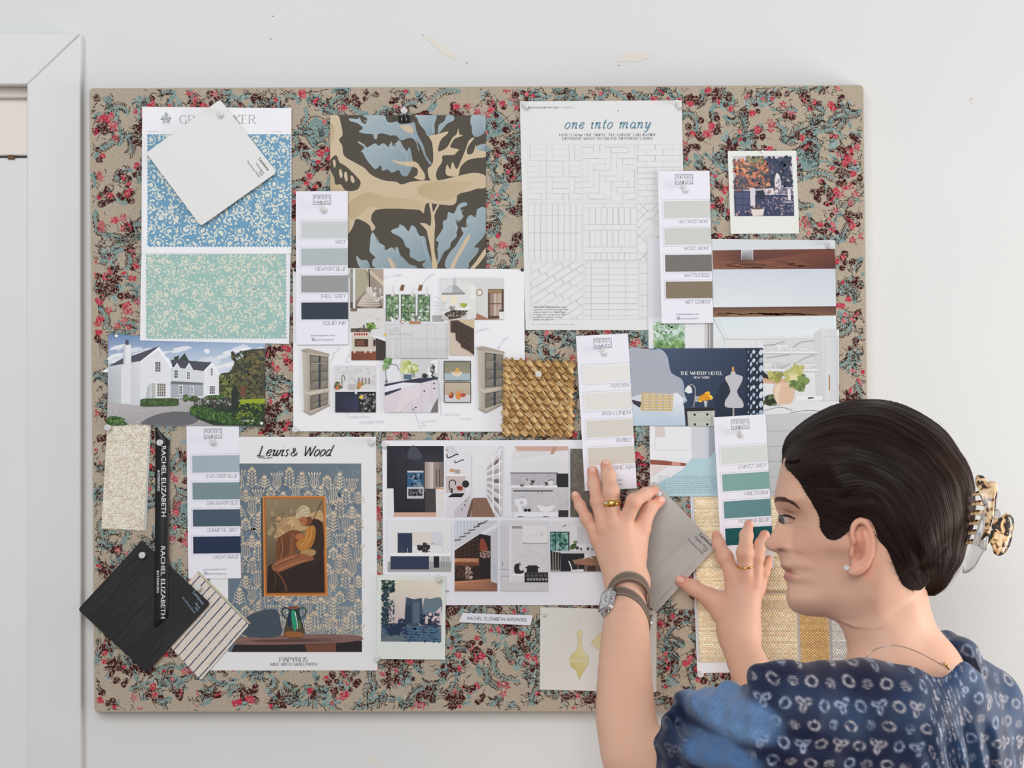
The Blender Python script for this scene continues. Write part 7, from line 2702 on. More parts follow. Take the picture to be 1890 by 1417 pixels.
EW = .0765
EAR_RIM = crom([(1577, 1002), (1574, 984), (1577, 968), (1588, 960), (1600, 965), (1608, 980), (1611, 998), (1609, 1016), (1602, 1034), (1592, 1047), (1580, 1055)], 2)
EAR_ANTI = crom([(1588, 978), (1597, 988), (1600, 1004), (1597, 1020), (1588, 1034), (1578, 1040)], 2)
ear_lo = np.minimum(HX(1560, 950, .06), HX(1620, 1066, .095)) - .01
ear_hi = np.maximum(HX(1560, 950, .06), HX(1620, 1066, .095)) + .01
ERp = np.stack([hu * math.cos(.2) + hv * math.sin(.2), -hu * math.sin(.2) + hv * math.cos(.2), hw], 1)


def f_ear(X):
    f = ellipsoid(X, HX(1592, 1006, EW - .001), np.array([.0115, .0255, .0036]), ERp)
    n = len(EAR_RIM)
    f = smin(f, chain(X, [(HX(x, y, EW + .0035 - .0028 * max(0, (i / n - .75)) * 4), .0030 if i < n * .8 else .0036) for i, (x, y) in enumerate(EAR_RIM)], .002), .003)
    f = smin(f, chain(X, [(HX(x, y, EW + .0022), .0026) for x, y in EAR_ANTI], .002), .0025)
    f = smin(f, chain(X, [(HX(1579, 1046, EW), .0046), (HX(1571, 1053, EW), .0046)], .002), .004)
    f = smin(f, ellipsoid(X, HX(1575, 1018, EW + .001), np.array([.004, .0065, .004]), ERp), .003)
    f = smax(f, -ellipsoid(X, HX(1586, 1014, EW + .006), np.array([.0052, .0105, .0085]), ERp), .0025)
    f = smax(f, -ellipsoid(X, HX(1586, 982, EW + .006), np.array([.0042, .0070, .0060]), ERp), .0025)
    return f


# ---- limbs: joints as (photo pixel, metres before the board)
def J(px, py, h, rpx):
    return (vP(px, py, h), rpx * SCL(h))


LH = {'pinky': [J(1102, 992, .046, 12), J(1083, 957, .040, 9.6), J(1071, 933, .030, 8.4), J(1062, 914, .020, 7.0)],
      'ring': [J(1114, 972, .052, 13), J(1103, 925, .046, 11.2), J(1097, 894, .030, 10.2), J(1093.5, 869, .018, 8.8)],
      'middle': [J(1133, 962, .056, 14.5), J(1128, 908, .054, 13.2), J(1123, 878, .036, 11.2), J(1118, 858, .020, 9.0)],
      'index': [J(1150, 972, .056, 14.5), J(1170, 925, .062, 12.2), J(1192, 911, .040, 10.0), J(1207, 905, .024, 7.6)],
      'thumb': [J(1176, 1022, .046, 18), J(1184, 975, .044, 14), J(1198, 938, .034, 12.4), J(1218, 924, .022, 8.6)]}
LW = J(1157, 1088, .062, 34)
for _n in LH:
    LH[_n] = [(p, r * (1.0 if i == 0 else 1.13)) for i, (p, r) in enumerate(LH[_n])]
LPALM = [([J(1107, 1000, .046, 15), J(1148, 1078, .056, 28)], .012), ([J(1120, 978, .052, 17), J(1156, 1075, .058, 29)], .012), ([J(1137, 970, .056, 18), J(1160, 1075, .058, 29)], .012), ([J(1156, 982, .054, 19), J(1168, 1070, .056, 28)], .012)]
LARM = [J(1157, 1080, .060, 33), J(1157, 1100, .066, 34), J(1155, 1160, .104, 42), J(1153, 1240, .155, 49), J(1156, 1330, .205, 55), J(1172, 1392, .238, 58)]
LUP = [J(1172, 1392, .238, 58), J(1250, 1405, .285, 68), J(1460, 1345, .42, 84)]
RH = {'index': [J(1357, 1068, .052, 15.5), J(1338, 1028, .046, 12.6), J(1327, 1004, .030, 10.2), J(1322.5, 988, .019, 8.0)],
      'middle': [J(1378, 1068, .058, 15), J(1375, 1020, .064, 13.4), J(1377.5, 988, .046, 10.6), J(1382, 967, .030, 7.6)],
      'ring': [J(1394, 1076, .058, 13), J(1397, 1028, .060, 11.4), J(1404, 1004, .044, 9.8), J(1411, 987, .030, 8.4)],
      'pinky': [J(1402, 1086, .054, 11), J(1409, 1056, .052, 9.4), J(1414, 1043, .040, 8.4), J(1419, 1032, .030, 7.0)],
      'thumb': [J(1328, 1126, .046, 18), J(1309, 1102, .040, 15), J(1279, 1084, .030, 12.6), J(1256, 1071, .021, 9.2)]}
for _n in RH:
    RH[_n] = [(p, r * (1.0 if i == 0 else 1.10)) for i, (p, r) in enumerate(RH[_n])]
RPALM = [([J(1357, 1072, .050, 18), J(1360, 1160, .066, 28)], .012), ([J(1376, 1074, .056, 18), J(1366, 1165, .068, 29)], .012), ([J(1391, 1086, .056, 16), J(1370, 1165, .068, 29)], .012), ([J(1336, 1118, .048, 18), J(1356, 1160, .064, 26)], .012)]
RARM = [J(1364, 1165, .068, 32), J(1366, 1185, .074, 33), J(1386, 1240, .108, 37), J(1430, 1330, .160, 46), J(1500, 1430, .200, 54)]
RUP = [J(1500, 1430, .200, 54), J(1620, 1390, .22, 70), J(1790, 1310, .265, 80)]
NAILS = []


def hand_fn(H, PALM, ARM):
    pts = [q[0] for f_ in H.values() for q in f_] + [q[0] for q in ARM[:3]]
    lo, hi = np.min(pts, 0), np.max(pts, 0)

    def fn(X):
        palm = None
        for j, k in PALM:
            g = chain(X, j)
            palm = g if palm is None else smin(palm, g, k)
        palm = smin(palm, chain(X, ARM[:2]), .016)
        out = None
        for name, jj in H.items():
            g = chain(X, jj, .0022)
            # pads and knuckles
            for i in (1, 2):
                g = smin(g, np.linalg.norm(X - jj[i][0], axis=1) - jj[i][1] * 1.045, .004)
            g = smin(palm, g, .013 if name == 'thumb' else .008)
            out = g if out is None else np.minimum(out, g)
        return out
    return lambda X: near(X, lo, hi, fn, .035)


f_lh, f_rh = hand_fn(LH, LPALM, LARM), hand_fn(RH, RPALM, RARM)
NK = [(HX(1628, 1085, 0.0), .045), (HX(1636, 1140, 0.0), .0445), (vP(1662, 1225, .335), .050)]
NK2 = [(HX(1590, 1075, .030), .016), (HX(1640, 1180, .030), .014), (vP(1672, 1250, .37), .014)]
LSH, RSH = vP(1470, 1345, .42), vP(1795, 1330, .265)
shd = (LSH - RSH) / np.linalg.norm(LSH - RSH)
bk = np.cross(shd, np.array([0, 0, 1.0]))
TR = np.stack([shd, bk, np.array([0, 0, 1.0])], 1)
TC = (LSH + RSH) / 2


LARM_S, RARM_S, LUP_S, RUP_S = (smooth_joints(q) for q in (LARM, RARM, LUP, RUP))
head_lo = HC - .17
head_hi = HC + .17


def f_body(X):
    f = near(X, head_lo, head_hi, lambda Y: np.minimum(f_relief(Y, WH, GRD), .05), .05)
    f = smin(f, near(X, ear_lo, ear_hi, f_ear, .012), .0035)
    f = smin(f, limb(X, NK, .01), .016)
    f = smin(f, limb(X, NK2, .02), .016)
    f = smin(f, limb(X, [(vP(1688, 1262, .345), .046), (LSH, .040)], .02), .03)
    f = smin(f, limb(X, [(vP(1692, 1274, .335), .044), (RSH, .038)], .02), .03)
    f = smin(f, near(X, TC - .3, TC + .2, lambda Y: ellipsoid(Y, TC + np.array([0, 0, -.20]), np.array([.150, .09, .22]), TR), .055), .04)
    f = smin(f, limb(X, LUP_S), .012)
    f = smin(f, limb(X, RUP_S), .012)
    f = smin(f, limb(X, LARM_S), .010)
    f = smin(f, limb(X, RARM_S), .010)
    f = smin(f, f_lh(X), .004)
    f = smin(f, f_rh(X), .004)
    return f
def skin_nodes(nt, b):
    tc = nt.nodes.new('ShaderNodeTexCoord')
    n = nt.nodes.new('ShaderNodeTexNoise')
    n.inputs['Scale'].default_value = 900
    n.inputs['Detail'].default_value = 3
    nt.links.new(tc.outputs['Object'], n.inputs['Vector'])
    bp = nt.nodes.new('ShaderNodeBump')
    bp.inputs['Strength'].default_value = .12
    bp.inputs['Distance'].default_value = .0003
    nt.links.new(n.outputs['Fac'], bp.inputs['Height'])
    nt.links.new(bp.outputs['Normal'], b.inputs['Normal'])
    b.inputs['Subsurface Weight'].default_value = .35
    b.inputs['Subsurface Radius'].default_value = (1.0, .35, .2)
    b.inputs['Subsurface Scale'].default_value = .004


M_SKIN = mat('skin', rough=.48, spec=.35, attr=True, extra=skin_nodes)
B_LO = np.array([-.01, -.62, .98])
V, Q = field_mesh(f_body, np.array([.065, -.60, 1.10]), np.array([.60, -.036, 1.67]), .0016)
VC = np.tile(np.array(lin((224, 178, 154))[:3]), (len(V), 1))
u_, v_, w_ = head_px(V)
kk = (HR - w_) / HR
u_, v_ = HP[0] + (u_ - HP[0]) / kk, HP[1] + (v_ - HP[1]) / kk
onhead = (np.abs(w_) < .1) & (v_ < 1150) & (u_ > 1395)


def tint(mask, col, amt):
    global VC
    a = np.clip(mask, 0, 1)[:, None] * amt
    VC = VC * (1 - a) + np.array(lin(col)[:3]) * a


def gsp(c, r):
    return np.exp(-.5 * (np.linalg.norm(V - c, axis=1) / r) ** 2)


def guv(cx, cy, sx, sy, rot=0.0):
    c, s = math.cos(rot), math.sin(rot)
    a, b = (u_ - cx) * c + (v_ - cy) * s, -(u_ - cx) * s + (v_ - cy) * c
    return np.exp(-.5 * ((a / sx) ** 2 + (b / sy) ** 2)) * onhead


ROSE, LIP = (206, 132, 112), (188, 112, 106)
tint(guv(1497, 1010, 30, 24), ROSE, .22)
tint(guv(1425, 1006, 14, 12), ROSE, .3)
tint(guv(1592, 1008, 22, 50) * (w_ > .070), (226, 140, 112), .5)
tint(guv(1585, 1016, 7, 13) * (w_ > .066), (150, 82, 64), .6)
lipm = np.exp(-.5 * ((v_ - (1050.5 + (u_ - 1445) * .25)) / 3.6) ** 2) * sstep(u_, 1437, 1441) * (1 - sstep(u_, 1456, 1470)) * onhead
tint(lipm, LIP, .8)
lipm = np.exp(-.5 * ((v_ - 1065.5) / 4.4) ** 2) * sstep(u_, 1440, 1444) * (1 - sstep(u_, 1456, 1471)) * onhead
tint(lipm, (200, 124, 116), .85)
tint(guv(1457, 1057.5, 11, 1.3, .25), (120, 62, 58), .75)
tint(guv(1440, 1017.5, 5.5, 2.2, .1), (96, 50, 42), .85)  # dark hollow of the nostril, its shade put into the skin colour
tint(guv(1456, 955, 14, 9), (206, 156, 136), .4)
tint(guv(1452, 944.5, 12, 1.6, .35), (120, 78, 62), .55)
tint(guv(1545, 1000, 22, 26), (196, 146, 122), .35)
for H in (LH, RH):
    for nm, jj in H.items():
        tint(gsp(jj[3][0], .010), (224, 140, 112), .6)
        tint(gsp(jj[1][0], .008), (220, 146, 120), .45)
        tint(gsp(jj[0][0], .010), (222, 150, 126), .35)
# finger nails on the sides that face the room
for H, names in ((LH, ('pinky', 'ring', 'middle', 'thumb')), (RH, ('thumb', 'index', 'middle', 'ring'))):
    for nm in names:
        (p2, r2), (p3, r3) = H[nm][2], H[nm][3]
        ax = (p3 - p2) / np.linalg.norm(p3 - p2)
        out = np.array([0, -1.0, .25]) if (H is LH or nm == 'thumb') else np.array([.75, -.6, .2])
        out = out - ax * (out @ ax)
        out /= np.linalg.norm(out)
        sd_ = np.cross(ax, out)
        q = V - (p3 + ax * r3 * .1 + out * r3 * .4)
        e = ((q @ ax) / (r3 * 1.15)) ** 2 + ((q @ sd_) / (r3 * .68)) ** 2
        msk = (1 - sstep(e, .8, 1.15)) * ((q @ out) > 0) * (np.linalg.norm(q, axis=1) < .014)
        tint(msk, (238, 190, 176), .85)
        rim = np.exp(-.5 * ((e - 1.1) / .16) ** 2) * ((q @ out) > 0) * (np.linalg.norm(q, axis=1) < .014)
        tint(rim, (190, 112, 92), .45)
        V += (out * .0004)[None] * msk[:, None]
rk = random.Random(3)
for i in range(70):
    j0 = rk.randint(1, 4)
    a_, b_ = LARM[j0], LARM[j0 + 1]
    t = rk.random()
    c0 = a_[0] + (b_[0] - a_[0]) * t + np.array([rk.uniform(-.9, .9) * a_[1], -a_[1] * .7, 0])
    tint(gsp(c0, rk.uniform(.0007, .0014)), (150, 92, 70), .5)
person = field_object('person', V, Q, M_SKIN, None, VC, origin=(TC[0], TC[1], 0))
tagged(person, 'woman with dark pinned-up hair and blue patterned blouse reaching to the pinboard', 'person')
# ------------------------------------------------------------------ hair
OUT = crom([(1441, 852), (1441, 836), (1444, 820), (1454, 802), (1488, 773), (1531, 750), (1569, 739.5), (1604, 736), (1642, 739), (1677, 750), (1717, 772), (1747, 797), (1768, 827), (1785, 855), (1795, 887), (1797, 920), (1796, 950), (1790, 978), (1781, 1004), (1774, 1030), (1760, 1052), (1742, 1080), (1722, 1095)], 4)
INN = crom([(1722, 1095), (1700, 1094), (1677, 1084), (1663, 1070), (1650, 1040), (1638, 1012), (1622, 996), (1612, 985), (1600, 966), (1590, 962), (1576, 970), (1562, 984), (1544, 996), (1526, 993), (1514, 974), (1512, 954), (1500, 931), (1486, 909), (1474, 889), (1459, 873), (1449, 864), (1441, 852)], 3)
HPOLY = OUT + INN[1:-1]
inhair = polyin(GU, GV, HPOLY)
do = polydist(GU, GV, OUT, False) * SY
di = polydist(GU, GV, INN, False)
LOWF = crom([(1400, 860), (1440, 930), (1500, 1000), (1570, 1045), (1640, 1075), (1700, 1098), (1735, 1106)], 4)
dlow = polydist(GU, GV, LOWF, False) * SY
PSI = do / (do + dlow + 1e-6)
rs = np.random.RandomState(4)


def strandnoise(psi, u, v, fr, n, ph):
    r = np.random.RandomState(ph)
    o = 0
    for i in range(n):
        f = fr * (1 + r.rand())
        o = o + np.sin(6.283 * f * psi + r.rand() * 6.28 + 1.2 * np.sin(u / 60 + r.rand() * 6) + 1.0 * np.sin(v / 50 + r.rand() * 6))
    return o / n


Whair = .0835 * np.sqrt(np.clip(1 - (1 - np.clip(do / .070, 0, 1)) ** 2, 0, 1))
th = .0004 + .0068 * sstep(di, 0, 40)
Whair = np.maximum(np.where(inh, WH + th, 0), Whair * sstep(di, 4, 64))
Whair = blur(Whair, 2.0)
Whair = Whair + (.0007 * strandnoise(PSI, GU, GV, 8, 4, 1) + .00045 * strandnoise(PSI, GU, GV, 44, 6, 2)) * sstep(do * 1000, 3, 14) * sstep(di, 6, 30)
# gathered twist below the crown of the bun
Whair = Whair + gb(1700, 1000, 46, 22, 5.0, -.9) - gb(1730, 1015, 40, 7, 7.0, -.85) + gb(1712, 1062, 26, 26, 6.0) - gb(1690, 1048, 30, 5, 3.5, -.5)
Whair = blur(Whair, 1.0)
WHR = np.where(inhair, np.maximum(Whair, .0003), np.where(inh, WH + .0006 - di * SY * 1.1, -np.minimum(do, di * SY) - .001))
# behind the ear and over the brow the hair dips under the skin
gx2, gy2 = np.gradient(WHR)
GRH = np.sqrt(1 + np.clip((gx2 / SX) ** 2 + (gy2 / SY) ** 2, 0, 9))


def hair_nodes(nt, b):
    b.inputs['Anisotropic'].default_value = .6


M_HAIR = mat('dark_hair', rough=.5, spec=.16, attr=True, extra=hair_nodes)
hl, hh = HC - .15, HC + .17
V, Q = field_mesh(lambda X: f_relief(X, WHR, GRH), hl, hh, .0016)
u2, v2, w2 = head_px(V)
k2 = (HR - w2) / HR
u2, v2 = HP[0] + (u2 - HP[0]) / k2, HP[1] + (v2 - HP[1]) / k2
ps = bilin(PSI, u2, v2)
t1 = np.clip(.5 + .5 * strandnoise(ps, u2, v2, 60, 5, 7), 0, 1)[:, None] ** 1.5
t2 = sstep(u2, 1690, 1790)[:, None] * .6
HCOL = np.array(lin((24, 16, 15))[:3]) * (1 - t1) + np.array(lin((52, 35, 30))[:3]) * t1
HCOL = HCOL * (1 - t2 * t1) + np.array(lin((84, 54, 40))[:3]) * t2 * t1
hair = field_object('hair', V, Q, M_HAIR, person, HCOL)
hair['label'] = 'dark brown hair pulled back into a low twist'

# loose strands laid along the flow and a few flyaways
gpx, gpy = np.gradient(blur(PSI, 2.0))
sv, sf, scol = [], [], []
rnd = random.Random(12)


def hair_strand(u, v, n, step, lift, r, col, drift=0.0):
    pts = []
    for i in range(n):
        a = np.array([u]); c = np.array([v])
        if not (U0 + 2 < u < U0 + NU - 3 and V0 + 2 < v < V0 + NV - 3):
            break
        w = float(bilin(WHR, a, c)[0])
        if w < .002 and drift == 0:
            break
        pts.append(HX(u, v, max(w, 0) + lift * math.sin(math.pi * (i + .5) / n)))
        gx_, gy_ = float(bilin(gpx, a, c)[0]), float(bilin(gpy, a, c)[0])
        l = math.hypot(gx_, gy_) or 1e-9
        tx, ty = -gy_ / l, gx_ / l
        if tx + .4 * ty < 0 and v < 960 or (v >= 960 and ty < 0):
            tx, ty = -tx, -ty
        u, v = u + tx * step - gx_ / l * drift, v + ty * step - gy_ / l * drift
    if len(pts) > 3:
        m_ = len(pts)
        Vv, Ff = tube(pts, [r * (1 - .75 * abs(2 * i / (m_ - 1) - 1)) for i in range(m_)], 3, False)
        o = len(sv)
        sv.extend(Vv)
        for q in Ff:
            sf.append(tuple(i + o for i in q))
            scol.extend([lin(col)] * 4)


tries = 0
while tries < 900:
    u, v = rnd.uniform(1446, 1790), rnd.uniform(742, 1085)
    tries += 1
    if bilin(WHR, np.array([u]), np.array([v]))[0] < .006:
        continue
    g = rnd.random()
    hair_strand(u, v, rnd.randint(14, 30), 4.5, rnd.uniform(.0001, .0007), rnd.uniform(.00012, .00028), (int(24 + 46 * g * g), int(17 + 28 * g * g), int(17 + 20 * g * g)))
for i in range(46):
    p = rnd.choice(OUT[6:-8])
    hair_strand(p[0] + rnd.uniform(-4, 6), p[1] + rnd.uniform(2, 6), rnd.randint(8, 18), 4.5, .0006, .00011, (70, 50, 42), rnd.uniform(.05, .35))
# fine hairs along the hairline and at the nape
for i in range(300):
    k = rnd.randint(0, len(INN) - 2)
    u, v = INN[k]
    if v > 985 and u < 1636: continue
    nape = u > 1636
    a = rnd.uniform(.5, 2.0) if nape else rnd.uniform(.0, .75)
    L = rnd.uniform(10, 26) if nape else rnd.uniform(10, 24)
    s0 = -rnd.uniform(0, 7) if not nape else -L * .6
    pts = []
    for j in range(6):
        t = j / 5
        uu, vv = u + math.cos(a) * (s0 + L * t), v + math.sin(a) * (s0 + L * t) + 2 * math.sin(t * 2) * (1 if nape else .3)
        w_ = head_W(uu, vv)
        if w_ < .012:
            pts = []
            break
        pts.append(HX(uu, vv, w_ + (.0008 + .0058 * math.sin(min(1, t * 1.2) * 1.5)) * (1 if not nape else .7)))
    if not pts: continue
    Vv, Ff = tube(pts, [.00008 * (.35 + .65 * math.sin(math.pi * (j + .6) / 6)) for j in range(6)], 3, False)
    o = len(sv)
    sv.extend(Vv)
    for q in Ff:
        sf.append(tuple(i_ + o for i_ in q))
        scol.extend([lin((44, 31, 28))] * 4)
make_mesh('hair_strands', sv, sf, M_HAIR, hair, scol, smooth=True)


# eye, lashes and brow
ew = .0265
ec = HX(1453.5, 959.5, head_W(1453.5, 959.5) - .0103)
ev_, ef_ = [], []
NS, NT = 20, 14
ed = hu * -.84 + hw * .50 + hv * .22
ed /= np.linalg.norm(ed)
ex_ = np.cross(ed, hv); ex_ /= np.linalg.norm(ex_)
ey_ = np.cross(ed, ex_)
ecol = []
for i in range(NT + 1):
    th = math.pi * i / NT
    for j in range(NS):
        ph = 2 * math.pi * j / NS
        ev_.append(tuple(ec + .0108 * (ed * math.cos(th) + (ex_ * math.cos(ph) + ey_ * math.sin(ph)) * math.sin(th))))
for i in range(NT):
    for j in range(NS):
        ef_.append((i * NS + j, i * NS + (j + 1) % NS, (i + 1) * NS + (j + 1) % NS, (i + 1) * NS + j))
        c_ = (20, 16, 16) if i < 1 else ((84, 82, 78) if i < 3 else (184, 166, 156))
        ecol.extend([lin(c_)] * 4)
M_EYE = mat('eye', rough=.1, spec=.6, attr=True)
make_mesh('eye', ev_, ef_, M_EYE, person, ecol, smooth=True)
lv, lf = [], []
for i in range(22):
    t = i / 21
    u, v = 1446 + 21 * t, 951.5 + 6.5 * t + 2.0 * math.sin(math.pi * t) * -1
    w0 = head_W(u, v) + .0006
    L = 9.5 - 4.5 * t
    pts = [HX(u, v, w0), HX(u - L * .55, v + 2.2, w0 + .0018), HX(u - L, v + .4, w0 + .0030)]
    lf_ = tube(crom([tuple(p) for p in pts], 3), [.00032 * (1 - .13 * k) for k in range(7)], 4, False)
    o = len(lv); lv.extend(lf_[0]); lf.extend([tuple(k + o for k in q) for q in lf_[1]])
for i in range(9):
    t = i / 8
    u, v = 1448 + 16 * t, 966 - 1.5 * t
    w0 = head_W(u, v) + .0005
    lf_ = tube([HX(u, v, w0), HX(u - 3.4, v + 3.2, w0 + .001)], [.00015, .00006], 4, False)
    o = len(lv); lv.extend(lf_[0]); lf.extend([tuple(k + o for k in q) for q in lf_[1]])
M_LASH = mat('lash', (34, 26, 24), .5, .3)
make_mesh('eyelashes', lv, lf, M_LASH, person, smooth=True)
bv, bf = [], []
rnd = random.Random(5)
for i in range(260):
    t = rnd.random()
    u = 1427 + 44 * t
    vc = 926 - 5.5 * math.sin(math.pi * t * .8) + 15 * t ** 1.8
    th = 8.0 * (1 - t) ** .7 + 1.2
    v = vc + rnd.uniform(-.5, .5) * th
    w0 = head_W(u, v) + .0004
    L = rnd.uniform(4, 8)
    a = -.6 + 1.15 * t + rnd.uniform(-.2, .2)
    u1, v1 = u + L * math.cos(a), v + L * math.sin(a)
    lf_ = tube([HX(u, v, w0), HX((u + u1) / 2, (v + v1) / 2 - .3, head_W((u + u1) / 2, (v + v1) / 2) + .0009), HX(u1, v1, head_W(u1, v1) + .0005)], [.00017, .00015, .00005], 3, False)
    o = len(bv); bv.extend(lf_[0]); bf.extend([tuple(k + o for k in q) for q in lf_[1]])
make_mesh('eyebrow', bv, bf, mat('brow_hair', (98, 68, 54), .6, .2), person, smooth=True)


# ------------------------------------------------------------------ blouse
def cone_px(X, a, ra, b, rb, far=.07):
    A, B = vP(*a), vP(*b)
    return near(X, np.minimum(A, B) - max(ra, rb), np.maximum(A, B) + max(ra, rb), lambda Y: cone(Y, A, B, ra, rb), far)


SL_A, SL_B = vP(1450, 1372, .42), vP(1232, 1406, .275)
sl_d = (SL_B - SL_A) / np.linalg.norm(SL_B - SL_A)
SL_CUT = vP(1274, 1375, .285)
sl_n = sl_d * .8 + np.array([-.42, 0, .12])
sl_n /= np.linalg.norm(sl_n)
NKA, NKB = vP(1694, 1262, .345), vP(1648, 1120, .335)
NKN = np.array([0., 0., 1.])


def wavy(X, f, amp):
    return amp * np.sin(X @ f)


def f_blouse(X):
    f = cone_px(X, (1476, 1318, .425), .0535, (1640, 1340, .40), .066)
    f = smin(f, cone_px(X, (1400, 1246, .43), .011, (1450, 1262, .43), .022), .02)
    f = smin(f, cone_px(X, (1640, 1345, .40), .064, (1705, 1330, .37), .066), .03)
    f = smin(f, cone_px(X, (1705, 1322, .36), .062, (1786, 1306, .275), .050), .03)
    f = smin(f, near(X, TC - .32, TC + .2, lambda Y: ellipsoid(Y, TC + np.array([.0, -.012, -.20]), np.array([.172, .118, .27]), TR), .07), .04)
    f = smin(f, cone_px(X, (1786, 1330, .265), .052, (1800, 1500, .27), .055), .03)
    f = smin(f, cone_px(X, (1790, 1330, .265), .055, (1560, 1420, .215), .060), .03)
    # collar standing round the back of the neck
    f = smin(f, cone_px(X, (1752, 1246, .385), .026, (1768, 1222, .315), .022), .02)
    f = smin(f, cone_px(X, (1768, 1222, .315), .022, (1742, 1192, .275), .016), .015)
    sl = cone_px(X, (1450, 1376, .42), .060, (1225, 1408, .270), .064)
    sl = smin(sl, cone_px(X, (1330, 1330, .36), .035, (1262, 1318, .30), .024), .02)
    sl = sl + .0022 * np.sin((X @ np.array([60., 40., 210.]))) + .0016 * np.sin(X @ np.array([150., -120., 60.]) + 1.0)
    sl = smax(sl, -cone_px(X, (1250, 1324, .338), .008, (1420, 1412, .518), .012, .03), .012)
    sl = smax(sl, (X - SL_CUT) @ sl_n, .004)
    sl = smax(sl, -limb(X, [(p, r + .007) for p, r in LUP_S if (p - SL_CUT) @ sl_n > -.012], .003), .003)
    f = smin(f, sl, .018)
    # soft folds and the gathers below the back yoke
    q = X - vP(1745, 1300, .40)
    gt = np.exp(-.5 * ((q @ np.array([.83, 0, .3])) / .026) ** 2) * sstep(-q[:, 2], .0, .03)
    f = f + .0062 * gt * np.sin(250 * (X[:, 0] + .25 * X[:, 2]))
    f = f + .0018 * np.sin(X @ np.array([55., 30., 45.])) + .0010 * np.sin(X @ np.array([130., 20., -90.]) + 2)
    hole = cone_px(X, (1702, 1262, .36), .060, (1632, 1090, .335), .078, .08)
    f = smax(f, -hole, .005)
    return f


V, Q = field_mesh(f_blouse, np.array([.12, -.60, 1.02]), np.array([.58, -.16, 1.42]), .0017)
pxs = V[:, 0] / .00054
pys = -(V[:, 2] - 1.66) / .00054
DEEP, MID, PALE = np.array(lin((15, 25, 57))[:3]), np.array(lin((50, 74, 108))[:3]), np.array(lin((154, 165, 190))[:3])
CREAMB = np.array(lin((196, 178, 164))[:3])


def vnoise(sc, off):
    return np.array([pnoise((float(a) * sc + off, float(b) * sc, float(c_) * sc)) for a, b, c_ in V])


n1 = vnoise(22, 0)
n2 = vnoise(300, 5)
mixb = np.clip(.10 + .7 * n1 + .6 * sstep(V[:, 0], .36, .47), 0, 1)[:, None]  # paler towards the lit back right: that light is put into the colour
BC = DEEP * (1 - mixb) + MID * mixb
CS = 35.5
rot = .06 + .28 * sstep(pxs, 760, 860)
pp = pxs * np.cos(rot) + pys * np.sin(rot)
qq = -pxs * np.sin(rot) + pys * np.cos(rot)
row = np.floor(qq / CS)
pp = pp + (row % 2) * CS * .5
colm = np.floor(pp / CS)
lx, ly = pp - (colm + .5) * CS, qq - (row + .5) * CS
hsh = np.abs(np.sin(row * 12.9 + colm * 78.2) * 43758.5) % 1
lx, ly = lx + (hsh - .5) * 5, ly + ((hsh * 7) % 1 - .5) * 5
wob = 1 + .10 * np.sin(2 * np.arctan2(ly, lx) + 6 * hsh)
r_ = np.hypot(lx, ly * 1.12) * wob
kind_ = np.where(row % 2 == 0, np.where(colm % 2 == 0, 0, 1), np.where(colm % 2 == 0, 2, 0))
ring = np.exp(-.5 * ((r_ - 9.0) / 1.7) ** 2)
disc = (1 - sstep(r_, 8.5, 11)) * (.55 + .45 * np.sin(lx * 2.2) * np.sin(ly * 2.2))
bf_ = np.zeros(len(V))
for a in (-.6, 1.6, 3.5):
    a = a + (hsh - .5) * .6
    cx_, cy_ = 7.0 * np.cos(a), 7.0 * np.sin(a)
    ax_, ay_ = (lx - cx_) * np.cos(a) + (ly - cy_) * np.sin(a), -(lx - cx_) * np.sin(a) + (ly - cy_) * np.cos(a)
    rr_ = np.hypot(ax_ / 1.55, ay_)
    bf_ = np.maximum(bf_, np.exp(-.5 * ((rr_ - 4.2) / 1.5) ** 2))
amt = np.where(kind_ == 0, ring * .8, np.where(kind_ == 1, disc * .7, bf_ * .85))
onsl = (V - SL_CUT) @ sl_n > -.135
fade = np.where(onsl & (V[:, 1] < -.25), .25, 1.0)
amt = np.clip(amt * fade * (.8 + 1.2 * n2), 0, .9)[:, None]
mc = PALE * (1 - .5 * (hsh > .5)[:, None]) + CREAMB * .5 * (hsh > .5)[:, None]
BC = BC * (1 - amt) + mc * amt
# the large pale resist-dyed patch on the sleeve
pc = vP(1352, 1318, .42)
e = ((V[:, 0] - pc[0]) / .040) ** 2 + ((V[:, 2] - pc[2]) / .024) ** 2 + .5 * n1
pm = np.clip((1 - sstep(e, .4, 1.4)) * (.85 + .25 * n2), 0, .9)[:, None]
BC = BC * (1 - pm) + np.array(lin((104, 138, 182))[:3]) * pm
pc = vP(1325, 1392, .42)
e = ((V[:, 0] - pc[0]) / .034) ** 2 + ((V[:, 2] - pc[2]) / .016) ** 2 + .5 * n1
pm = np.clip((1 - sstep(e, .4, 1.4)) * (.85 + .25 * n2), 0, .8)[:, None]
BC = BC * (1 - pm) + np.array(lin((84, 118, 164))[:3]) * pm
M_BLOUSE = mat('dyed_cotton', rough=.6, spec=.25, attr=True, extra=nodes_noise_bump(1200, .12, .0003))
M_BLOUSE.node_tree.nodes['Principled BSDF'].inputs['Sheen Weight'].default_value = .15
blouse = field_object('blouse', V, Q, M_BLOUSE, person, BC)
blouse['label'] = 'indigo cotton blouse with pale tie-dyed rings and butterflies'
# ------------------------------------------------------------------ worn things
M_GOLD = mat('gold', (226, 178, 96), .22, .5, metal=1.0)
M_GEM = mat('clear_stone', (240, 240, 244), .05, .7)
M_GEM.node_tree.nodes['Principled BSDF'].inputs['Transmission Weight'].default_value = .25


def skin_at(px, py, off=.0006, hi=.62, lo=.02):
    """where the camera's view of the bare body at that place lies, just above the skin"""
    hs_ = np.linspace(hi, lo, 500)
    X = np.array([P(px, py, h) for h in hs_])
    f = f_body(X)
    i = int(np.argmax(f < off))
    return X[i]


